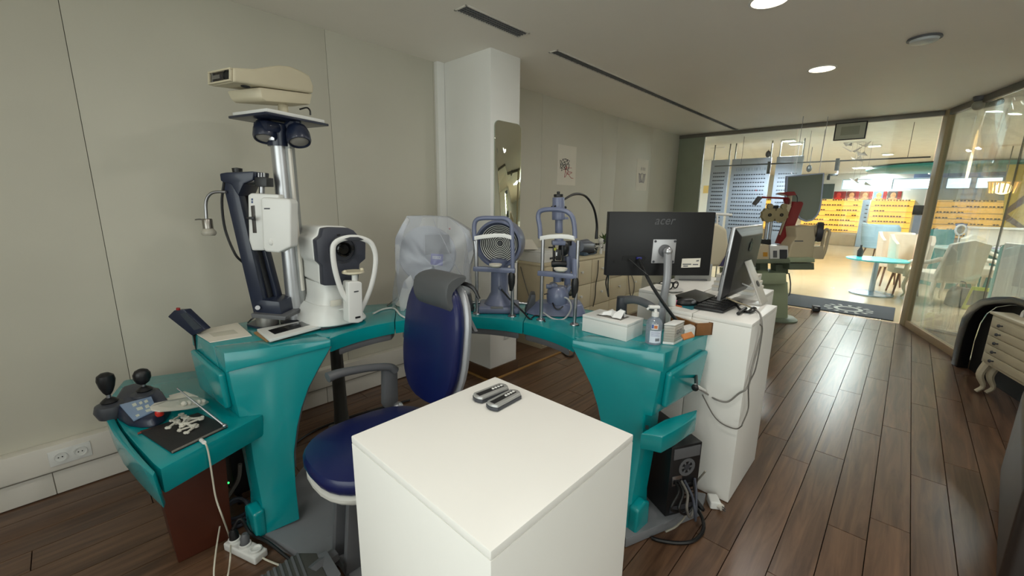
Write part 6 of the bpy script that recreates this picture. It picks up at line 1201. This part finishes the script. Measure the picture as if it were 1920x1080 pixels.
# white display boards with rows of dark eyewear
XD = 9.0; mBoard = M('board_white', (170, 175, 188), .45, var=.02); mPolB = M('board_pole', (110, 110, 104), .4, .4)
gm_ = bpy.data.meshes.new('eyewear')
b = MB()
for s_ in (-1, 1): b.b2((-.006, s_ * .0074 - .006, -.01), (0, s_ * .0074 + .006, .01), 0)
b.b2((-.007, -.003, .001), (-.001, .003, .004), 0); b.bm.to_mesh(gm_); b.bm.free(); gm_.materials.append(M('eyewear_black', (40, 44, 56), .4))
def board(y0, y1, cols, rows, lab, gl, grp, stuff=False, ztop=2.325):
    t = thing('display_board', lab, 'display board', (XD, (y0 + y1) / 2, 0))
    MB().b2((XD, y0, .45), (XD + .03, y1, ztop), .004).ob('panel', mBoard, t)
    for yy in (y0 + .03, y1 - .03): MB().cyl((XD + .045, yy, .0), (XD + .045, yy, ZS - .002), .012, seg=8).ob('pole', mPolB, t)
    m = MB(); z1 = ztop - (.3 if cols != 6 else .25)
    for r in range(rows):
        for c in range(cols):
            yy = y1 - .06 - (y1 - y0 - .12) * (c + (.5 if r % 2 else .35)) / (cols - .1 + .0); zz = z1 - .072 * r
            if stuff: [m.b2((XD - .007, yy + s_ * .0074 - .006, zz - .01), (XD - .001, yy + s_ * .0074 + .006, zz + .01), 0) for s_ in (-1, 1)]
            else:
                o = bpy.data.objects.new('eyewear', gm_); COL.objects.link(o); o.location = (XD + .0006, yy, zz); tag(o, gl, 'eyewear', grp)
    if stuff: m.ob('eyewear_rows', MATS['eyewear_black'], t, kind='stuff')
    return t
board(2.70, 3.04, 6, 16, 'narrow white display board at the left, rows of dark eyewear', 'tiny dark eyewear piece on the narrow left display board', 'eyewear on the left display board')
b2_ = board(1.99, 2.655, 13, 15, 'wide middle white display board with a grey heading', 'tiny dark eyewear piece on the wide middle display board', 'eyewear on the middle display board')
board(1.5, 1.91, 8, 15, 'right white display board behind the hanging grey board', '', '', True)
m = MB(); [m.b2((XD - .004, 2.06 + .045 * k, 2.1), (XD - .0005, 2.06 + .045 * k + (.012 if k % 3 else .03), 2.15), 0) for k in range(12)]
m.ob('heading_marks', M('heading_grey', (150, 156, 166), .5), b2_, 'grey illegible heading', kind='stuff')
rp_ = MB().b2((XD - .006, 2.17, z1_ := 1.73), (XD - .001, 2.185, z1_ + .02), 0).ob('red_tag', M('red_tag', (220, 60, 70), .4), b2_)
# white column with violet rim, speaker
wc = thing('shop_column', 'white column in the shop at the left end of the glass', 'column', (12.2, 4.2, 0)); MB().b2((12.05, 4.05, .001), (12.3, 4.45, ZS - .001), .004).ob('shaft', mWhite, wc); MB().b2((12.04, 4.046, 1.75), (12.049, 4.2, 1.95), 0).ob('label_plate', mShelf, wc)
sp3 = thing('hanging_sign', 'small grey hanging sign with violet edge near the left end of glass', 'sign', XP(1344, 276, 9.5)); a, b_ = XP(1334, 259, 9.5), XP(1357, 274, 9.5); MB().b2((9.5, b_.y, b_.z), (9.54, a.y, ZS - .002), .003).ob('panel', M('sign_grey2', (120, 122, 112), .5), sp3); MB().b2((9.51, b_.y - .012, b_.z - .012), (9.53, a.y, b_.z - .0005), 0).b2((9.51, b_.y - .012, b_.z), (9.53, b_.y - .0005, ZS - .003), 0).ob('violet_edge', M('violet_edge', (120, 90, 230), .4, emit=.5, ecol=(110, 80, 240)), sp3)
# lighting track with grey spots
XT = 8.2; tr = thing('lighting_track', 'thin dark lighting track hung on wires beyond the glass', 'light track', XP(1540, 303, XT))
ta, tb_ = XP(1340, 312, XT), XP(1745, 294, XT); tz = (ta.z + tb_.z) / 2; MB().b2((XT - .01, tb_.y, tz - .01), (XT + .01, ta.y, tz + .01), .002).ob('rail', mGrey, tr)
for x in (1390, 1513, 1538, 1700): yy = XP(x, 303, XT).y; MB().cyl((XT, yy, tz + .01), (XT, yy, ZS - .001), .003, seg=6).ob('wire', mDGrey, tr)
for k, (x, y0, y1) in enumerate(((1441, 303, 326), (1569, 297, 320))):
    a, b_ = XP(x + 2, y0, XT - .03), XP(x - 1, y1, XT - .03)
    ld = bpy.data.lights.new('spot_lamp', 'SPOT'); ld.energy = (60, 60)[k]; ld.spot_size = 2.3; ld.spot_blend = .8; ld.shadow_soft_size = .04; ld.color = (.82, .9, 1); lo = bpy.data.objects.new('spot_lamp', ld); COL.objects.link(lo); lo.parent = tr; lo.location = b_ - V((0, 0, .03)) - ORG[tr]; lo.rotation_euler = (V((.8, (.15, -.3)[k], -.75))).to_track_quat('-Z', 'Y').to_euler()
    MB().cyl(a, b_, .026, seg=12, bev=.004).ob('spot', mGrey, tr)
a = XP(1562, 328, XT - .03); MB().box(a, (.04, .12, .03), 0, .004).box(a + V((0, .05, -.04)), (.04, .04, .07), 0, .004).cyl(a + V((.02, -.05, 0)), V((a.x + .03, a.y - .05, tz)), .008, seg=6).ob('spot_bracket', mGrey, tr)
for px, py, lab in ((1440, 289, 'left'), (1517, 316, 'right')):
    c = XP(px, py, 10.5); t = thing('ceiling_speaker', lab + ' small black hanging spot above the display boards', 'spot', c); MB().sph(c, .06, (.8, .8, 1.2)).ob('housing', mBlack, t); MB().cyl(c + V((0, 0, .06)), V((c.x, c.y, ZS - .001)), .006, seg=6).ob('stem', mGrey, t)
# shop ceiling lights: modelled fittings carrying their own lamps
mSL = M('shop_lens', (255, 252, 244), .4, emit=6, ecol=(255, 246, 230), var=0)
def shoplight(x, y, sx, sy, lab, w, spot=False):
    t = thing('shop_light', lab, 'ceiling light', (x, y, ZS - .02)); MB().b2((x - sx / 2 - .02, y - sy / 2 - .02, ZS - .025), (x + sx / 2 + .02, y + sy / 2 + .02, ZS - .0005), .003).ob('frame', mWhite, t); MB().b2((x - sx / 2, y - sy / 2, ZS - .028), (x + sx / 2, y + sy / 2, ZS - .0255), 0).ob('lens', mSL, t)
    ld = bpy.data.lights.new('shop_lamp', 'AREA'); ld.shape = 'RECTANGLE'; ld.size = sx; ld.size_y = sy; ld.energy = w; ld.color = (.96, .98, 1); lo = bpy.data.objects.new('shop_lamp', ld); COL.objects.link(lo); lo.parent = t; lo.location = (0, 0, -.015)
for k, (px, py, lab) in enumerate(((1480, 262, 'left of the pair of square ceiling lights above the boards'), (1492, 268, 'right of the pair of square ceiling lights above the boards'), (1640, 272, 'ceiling light right of the hanging paper birds'), (1665, 288, 'ceiling light left of the teal ceiling disc'), (1652, 322, 'far ceiling light over the shop window'))):
    p = G(px, py, ZS); shoplight(p.x, p.y, .17, .17, lab, SHOP_W * .5)
shoplight(9.5, -1.6, .6, .6, 'added square ceiling light over the teal reception desk', SHOP_W); shoplight(13.5, -2.6, .6, .6, 'added square ceiling light far right of the post', SHOP_W); shoplight(17, 1.2, .6, .6, 'added square ceiling light near the yellow shelves', SHOP_W); shoplight(17, -1.2, .6, .6, 'added square ceiling light near the right yellow shelves', SHOP_W)  # these four fittings are added to light the shop
# teal ceiling disc and blue lower band
p = G(1790, 318, 2.5); td = thing('ceiling_disc', 'large teal hanging ceiling disc in the shop', 'ceiling panel', p)
MB().lathe([(0, 0), (1.9, 0), (1.95, .03), (1.95, .09), (0, .09)], p, seg=48).ob('disc', M('disc_teal', (52, 150, 150), .5), td)
for k in range(3): A = k * 2.1; MB().cyl(p + V((1.2 * math.cos(A), 1.2 * math.sin(A), .09)), V((p.x + 1.2 * math.cos(A), p.y + 1.2 * math.sin(A), ZS - .0005)), .008, seg=6).ob('hanger', mSteel, td)
bb = struct('trim_9', MB().b2((XB - .3, -2.1, 2.4), (XB - .003, .1, 2.52), .004), M('blue_bulkhead', (150, 176, 236), .5))
# hanging paper birds
for k, (px, py, s_, a) in enumerate(((1597, 283, .16, .4), (1612, 290, .13, 1.2), (1603, 300, .14, 2.2), (1588, 272, .1, .9), (1618, 272, .12, 2.8), (1610, 342, .1, .5), (1622, 346, .1, 1.6), (1600, 338, .09, 2.4))):
    c = XP(px, py, 10.2); t = thing('paper_bird', ('largest', 'right upper', 'central', 'small leftmost', 'top right', 'lower middle', 'lowest right', 'lower left')[k] + ' folded paper bird hanging in the shop', 'ornament', c, 'folded paper birds hanging in the shop'); d = V((math.cos(a), math.sin(a), .25)) * s_; sd = V((-math.sin(a), math.cos(a), .5)) * s_
    MB().grid([[c - d, c - d * .2], [c + sd, c + d * .2 + V((0, 0, -.02))]]).grid([[c - d, c - d * .2], [c - sd + V((0, 0, s_)), c + d * .2 + V((0, 0, -.02))]]).solid(.004).ob('wings', M('bird_grey', (168, 160, 152), .7), t); MB().cyl(c, V((c.x, c.y, ZS - .001)), .0015, seg=5).ob('thread', mGrey, t)
# mat with a round emblem at the doorway
mq = [(7.28, 1.35), (7.28, -.05), (8.28, -.05), (8.28, 1.35)]; mt_ = thing('door_mat', 'long dark grey mat with pale round emblem inside the glass', 'mat', (7.78, .65, 0))
MB().b2((7.3, -.05, .0), (8.25, 1.45, .012), .004).ob('mat_body', M('mat_charcoal', (66, 68, 76), .9, bump=.3, bscale=300), mt_)
ec = G(1590, 579, .0125); mEm = M('emblem_pale', (186, 184, 178), .8)
m = MB()
for k in range(14):
    A = 2 * PI * k / 14; m.pr([ec + V((.26 * math.cos(A + s), .26 * math.sin(A + s), 0)) * r for r, s in ((.8, -.06), (1.1, -.09), (1.1, .09), (.8, .06))], (0, 0, .001), 0)
m.lathe([(.12, 0), (.17, 0), (.17, .001), (.12, .001)], ec, seg=24).ob('emblem', mEm, mt_, 'pale round emblem')
# furniture in the shop
mTub = M('cream_fabric', (226, 208, 186), .7, var=.02)
def tub(p, a, lab, mt=mTub, s=1.0, h=.95):
    t = thing('tub_chair', lab, 'chair', p); p = V(p); R = Matrix.Rotation(a, 3, 'Z')
    T = lambda x, y, z: p + R @ V((x * s, y * s, z))
    ri = []
    for z, r in ((.42, .24), (.6, .27), (h, .29)): ri.append([T(r * math.cos(A), r * math.sin(A), z + (0 if z < h else -.25 * max(0, -math.cos(A)) )) for A in [math.radians(-125 + 250 * i / 14) for i in range(15)]])
    MB().grid(ri).solid(.05).ob('curved_back', mt, t); MB().loft([[T(r * math.cos(A), r * math.sin(A), z) for A in [2 * PI * i / 20 for i in range(20)]] for r, z in ((.2, .36), (.24, .38), (.24, .46), (.2, .48))]).ob('seat', mt, t)
    for A in (.7, 2.4, 3.9, 5.5): MB().cyl(T(.24 * math.cos(A), .24 * math.sin(A), .0), T(.17 * math.cos(A), .17 * math.sin(A), .37), .013, .018, 8).ob('leg', M('leg_brown', (120, 88, 66), .5), t)
    return t
pa_, pb_ = G(1662, 535), G(1689, 550)
tub((pa_.x, pa_.y, 0), .3, 'cream tub chair left of the beige post, the farther one', h=1.0, s=.9); tub((pb_.x, pb_.y, 0), .3, 'cream tub chair touching the beige post, the nearer one', h=1.0)
pc_ = G(1640, 490); tub((pc_.x, pc_.y, 0), 2.6, 'pale blue shell chair at the round teal table', M('pale_blue_fabric', (168, 206, 232), .5), 1.4, 1.0)
tq = G(1645, 486, .6); tt = thing('round_table', 'round teal glass table left of the cream chairs', 'table', (tq.x, tq.y, 0)); MB().lathe([(0, .58), (.4, .58), (.42, .59), (.42, .605), (0, .605)], (tq.x, tq.y, 0), seg=32).ob('tabletop', M('table_teal', (70, 200, 206), .2), tt); MB().lathe([(0, .001), (.3, .001), (.3, .02), (.04, .05), (.035, .575), (0, .575)], (tq.x, tq.y, 0), seg=20).ob('pedestal_leg', M('pale_chrome', (190, 210, 230), .25, .6), tt)
vz = thing('small_vase', 'small black bottle on the far side of the round teal table', 'bottle', (tq.x + .2, tq.y + .25, .606)); MB().lathe([(0, 0), (.04, 0), (.045, .1), (.015, .16), (.015, .2), (0, .2)], (tq.x + .2, tq.y + .25, .6058), seg=14).ob('body', mBlack, vz)
# armchairs and reception desk behind the right pane
def lounge(p, a, lab, s=1.0):
    t = thing('white_armchair', lab, 'armchair', p); p = V(p); R = Matrix.Rotation(a, 3, 'Z'); T = lambda x, y, z: p + R @ V((x, y, z)) * 1.0
    bx = lambda c, sz, nm, bv=.03: MB().box(T(*c), sz, a, bv, seg=3).ob(nm, mLC, t)
    mLC = M('ivory_fabric', (222, 214, 194), .6, var=.03)
    bx((0, 0, .42), (.6, .58, .14), 'seat'); MB().pr([T(-.3, .22, .42), T(.3, .22, .42), T(.26, .34, .95), T(0, .36, 1.02), T(-.26, .34, .95)], R @ V((0, .07, 0)), .02, 3).ob('backrest', mLC, t)
    for s_ in (-1, 1):
        MB().tube([T(.3 * s_, -.26, .36), T(.32 * s_, -.2, .6), T(.31 * s_, .1, .64), T(.28 * s_, .3, .72)], .035, 10, 4).ob('arm', mLC, t)
        for yy in (-.25, .25): MB().tube([T(.27 * s_, yy, .36), T(.29 * s_, yy * 1.1, .2), T(.26 * s_, yy * 1.05, .08), T(.29 * s_, yy * 1.15, .012)], [.03, .026, .016, .014], 8, 3).ob('leg', mLC, t)
    return t
q1 = G(1752, 566); lounge((q1.x, q1.y, 0), 2.2, 'ivory armchair with curved legs right behind the beige post')
q2 = G(1852, 556); lounge((q2.x, q2.y, 0), -.6, 'ivory armchair at the teal reception desk, beside the white partition')
rd = thing('reception_desk', 'teal reception desk with pale top behind the right pane', 'desk', G(1800, 530)); mRT = M('reception_teal', (34, 134, 136), .35)
rp0, rp1 = V((10.9, -.62, 0)), V((11.6, -1.75, 0)); rdv = (rp1 - rp0); rn_ = V((-rdv.y, rdv.x, 0)).normalized(); rn_ = rn_ if rn_.dot(FW) > 0 else -rn_
MB().pr([rp0, rp1, rp1 + V((0, 0, .72)), rp0 + V((0, 0, .72))], rn_ * .1, .01).ob('front_panel', mRT, rd); MB().pr([rp0 - rn_ * .15 - rdv * .05 + V((0, 0, .721)), rp1 - rn_ * .15 + V((0, 0, .721)), rp1 + rn_ * .6 + V((0, 0, .721)), rp0 + rn_ * .6 - rdv * .05 + V((0, 0, .721))], (0, 0, .035), .006).ob('desk_top', M('desk_pale', (196, 222, 218), .3), rd)
MB().pr([rp0 + rn_ * .11, rp0 + rn_ * .55, rp0 + rn_ * .55 + V((0, 0, .72)), rp0 + rn_ * .11 + V((0, 0, .72))], rdv.normalized() * .05, .005).ob('side_panel', mRT, rd)
MB().pr([rp0 + rn_ * .62 + V((0, 0, .001)), rp0 + rn_ * .62 + rdv * .35 + V((0, 0, .001)), rp0 + rn_ * .62 + rdv * .35 + V((0, 0, 1.05)), rp0 + rn_ * .62 + V((0, 0, 1.05))], rn_ * .05, .005).ob('back_screen', mRT, rd)
tz = .757
lm = thing('table_mirror', 'small round standing mirror with pale rim on the reception desk', 'mirror', rp0 + rdv * .12 + rn_ * .1 + V((0, 0, tz))); c = rp0 + rdv * .12 + rn_ * .1 + V((0, 0, tz)); MB().lathe([(0, .0005), (.07, .0005), (.06, .015), (.01, .02), (.008, .22), (0, .22)], c, seg=16).ob('stand', mPlW, lm); MB().lathe([(.075, -.01), (.1, -.01), (.1, .01), (.075, .01)], c + V((0, 0, .32)), FW, 24).ob('rim', mPlW, lm); MB().lathe([(0, -.004), (.0755, -.004), (.0755, .004), (0, .004)], c + V((0, 0, .32)), FW, 24).ob('mirror_glass', MATS['silvered_glass'], lm)
fl = thing('red_box', 'dark red trinket on the reception desk', 'trinket', rp0 + rdv * .33 + V((0, 0, tz))); c = rp0 + rdv * .33 + V((0, 0, tz)); MB().sph(c + V((0, 0, .06)), .07, (1, 1, .85)).ob('body', M('trinket_red', (150, 50, 62), .5), fl); MB().lathe([(0, 0), (.045, 0), (.045, .012), (0, .012)], c + V((0, 0, .001)), seg=14).ob('foot', mDGrey, fl)
cl2 = thing('spectacle_tray', 'pale tray with dark spectacles on the reception desk', 'tray', rp0 + rdv * .6 + V((0, 0, tz))); c = rp0 + rdv * .6 + V((0, 0, tz)); MB().box(c + V((0, 0, .012)), (.3, .2, .022), -1, .008).ob('tray', M('tray_lilac', (196, 186, 214), .5), cl2); glasses(MB(), c + V((0, 0, .05)), V((-.5, .85, 0)), V((.85, .5, 0)), .03).ob('frame', mBlack, cl2)
wp_ = thing('white_partition', 'white partition with teal edge behind the right pane', 'partition', G(1870, 600)); a_, b_ = V((8.6, -.98, 0)), V((8.05, -2.4, 0)); dv_ = (b_ - a_)
MB().pr([a_, b_, b_ + V((0, 0, .98)), a_ + V((0, 0, 1.02))], V((.08, -.02, 0)), .008).ob('panel', mWhite, wp_); MB().pr([a_ - dv_ * .02, a_ - dv_ * .002, a_ - dv_ * .002 + V((0, 0, 1.0)), a_ - dv_ * .02 + V((0, 0, .95))], V((.085, -.02, 0)), .004).ob('teal_edge', M('edge_teal', (90, 200, 196), .4), wp_)
MB().pr([a_ + dv_ * .25 + V((0, 0, 1.02)), a_ + dv_ * .8 + V((0, 0, 1.0)), a_ + dv_ * .8 + V((0, 0, 1.06)), a_ + dv_ * .25 + V((0, 0, 1.08))], V((.3, 0, 0)), .006).ob('tray_top', M('tray_aqua', (120, 200, 206), .4), wp_)
yb = thing('magazine_holder', 'lime green framed magazine holder by the armchair', 'magazine holder', G(1812, 573)); c = V((8.95, -.86, 0)); MB().pr([c + V((0, .1, .001)), c + V((0, -.14, .001)), c + V((.06, -.2, .34)), c + V((.06, .04, .34))], V((.03, 0, 0)), .006).ob('frame', M('lime_green', (180, 196, 40), .5), yb); MB().pr([c + V((.004, .06, .07)), c + V((.004, -.12, .07)), c + V((.05, -.16, .29)), c + V((.05, .02, .29))], V((-.008, 0, 0)), 0).ob('picture', M('picture_dark', (70, 76, 70), .5, var=.4, scale=14), yb)
gb = thing('grey_bag', 'grey fabric bag on the floor left of the lime magazine holder', 'bag', G(1798, 572)); c = V((9.1, -.72, 0)); MB().loft([[c + V((w * math.cos(A), w * 1.2 * math.sin(A), z)) for A in [2 * PI * i / 14 for i in range(14)]] for w, z in ((.09, .002), (.12, .03), (.11, .2), (.08, .3))]).ob('body', M('bag_grey', (92, 92, 96), .8), gb); MB().tube([c + V((0, .06, .3)), c + V((0, .03, .38)), c + V((0, -.03, .38)), c + V((0, -.06, .3))], .01, 6, 4).ob('handle', M('bag_grey', (92, 92, 96), .8), gb)
# counter, shelf box and wall picture further right
wk = thing('white_counter', 'long white counter in the shop in front of the right yellow shelves', 'counter', (14.2, -2.2, 0)); MB().b2((13.9, -3.6, .001), (14.4, -1.0, 1.0), .01).ob('front', mWhite, wk); MB().b2((13.85, -3.62, 1.001), (14.45, -.98, 1.04), .006).ob('top', mPlW, wk)
bo = thing('blue_oval_sign', 'small blue oval sign among the right yellow shelves', 'sign', XP(1801, 422, XB - .3)); c = XP(1802, 422, XB - .3); MB().sph(c, .13, (.1, 1, .5)).ob('oval', M('oval_blue', (40, 110, 210), .4), bo); MB().cyl(c - V((0, 0, .06)), V((c.x, c.y, c.z - .3)), .01, seg=8).ob('stem', mSteel, bo)
tpo = struct('trim_10', MB().b2((XB - .7, -2.32, 0), (XB - .6, -2.2, ZS - .001), .004), M('teal_frame', (60, 180, 190), .4))
wa = thing('wall_picture', 'yellow and brown wall picture with broad angular bands at far right', 'picture', XP(1905, 440, 16)); fa2 = lambda x, y, d=0: XP(x, y, 16 - d)
MB().pr([fa2(x, y) for x, y in ((1889, 300), (1960, 300), (1960, 445), (1878, 442))], (.05, 0, 0), 0).ob('canvas', M('picture_yellow', (214, 182, 64), .6, var=.12), wa)
for q_ in (((1886, 392), (1920, 366), (1960, 350), (1960, 362), (1925, 378), (1888, 402)), ((1884, 398), (1915, 420), (1960, 452), (1960, 470), (1905, 425), (1883, 412)), ((1879, 440), (1905, 428), (1945, 470), (1930, 470), (1880, 442))): MB().pr([fa2(x, y, .002) for x, y in q_], (-.01, 0, 0), 0).ob('brown_band', M('picture_brown', (116, 84, 52), .6, var=.1), wa)
MB().b2((16.04, -3.6, 0), (16.1, -1.9, .9), 0).ob('stand_panel', mWhite, wa)
# glowing pendant
c = XP(1880, 354, 12.5); pe = thing('pendant_lamp', 'glowing warm pendant lamp seen through the right pane', 'lamp', c); MB().sph(c, .13, (1, 1, .8)).ob('bulb', M('pendant_glow', (255, 214, 140), .4, emit=9, ecol=(255, 206, 130)), pe)
m = MB(); [m.cyl(c + V((.2 * math.cos(A), .2 * math.sin(A), .12)), c + V((.17 * math.cos(A), .17 * math.sin(A), -.08)), .012, seg=5) for A in [2 * PI * i / 18 for i in range(18)]]; m.lathe([(.18, .12), (.22, .12), (.22, .14), (.18, .14)], c, seg=24).ob('drop_shade', M('drops_amber', (220, 190, 130), .2), pe); MB().cyl(c + V((0, 0, .12)), V((c.x, c.y, ZS - .001)), .008, seg=6).ob('cord', mGrey, pe)
pl_ = bpy.data.lights.new('pendant_bulb', 'POINT'); pl_.energy = 20; pl_.color = (1, .8, .5); pl_.shadow_soft_size = .14; lo = bpy.data.objects.new('pendant_bulb', pl_); COL.objects.link(lo); lo.parent = pe; lo.location = (0, 0, -.2)
# make-up mirror with bulbs, outside the frame on the right wall, for the pillar mirror to show
vy = -1.35; mk = thing('bulb_mirror', 'make-up mirror with a column of round bulbs at the right, seen in the pillar mirror', 'mirror', (vt.x - .1, vy, 0))
MB().b2((vt.x + .05, vy - .05, .001), (vt.x + .5, vy - .02, vt.z + .12), .006).ob('mirror_board', mBlack, mk); MB().b2((vt.x + .12, vy - .0195, vb.z), (vt.x + .45, vy - .015, vt.z), 0).ob('mirror_glass', MATS['silvered_glass'], mk)
MB().b2((vt.x - .05, vy - .05, .001), (vt.x + .049, vy - .02, vt.z + .1), .004).ob('bulb_rail', mWhite, mk)
for k in range(6): MB().sph((vt.x, vy + .02, vb.z + (vt.z - vb.z) * k / 5), .05).ob('bulb', M('bulb_white', (255, 250, 240), .4, emit=6, ecol=(255, 246, 230)), mk)
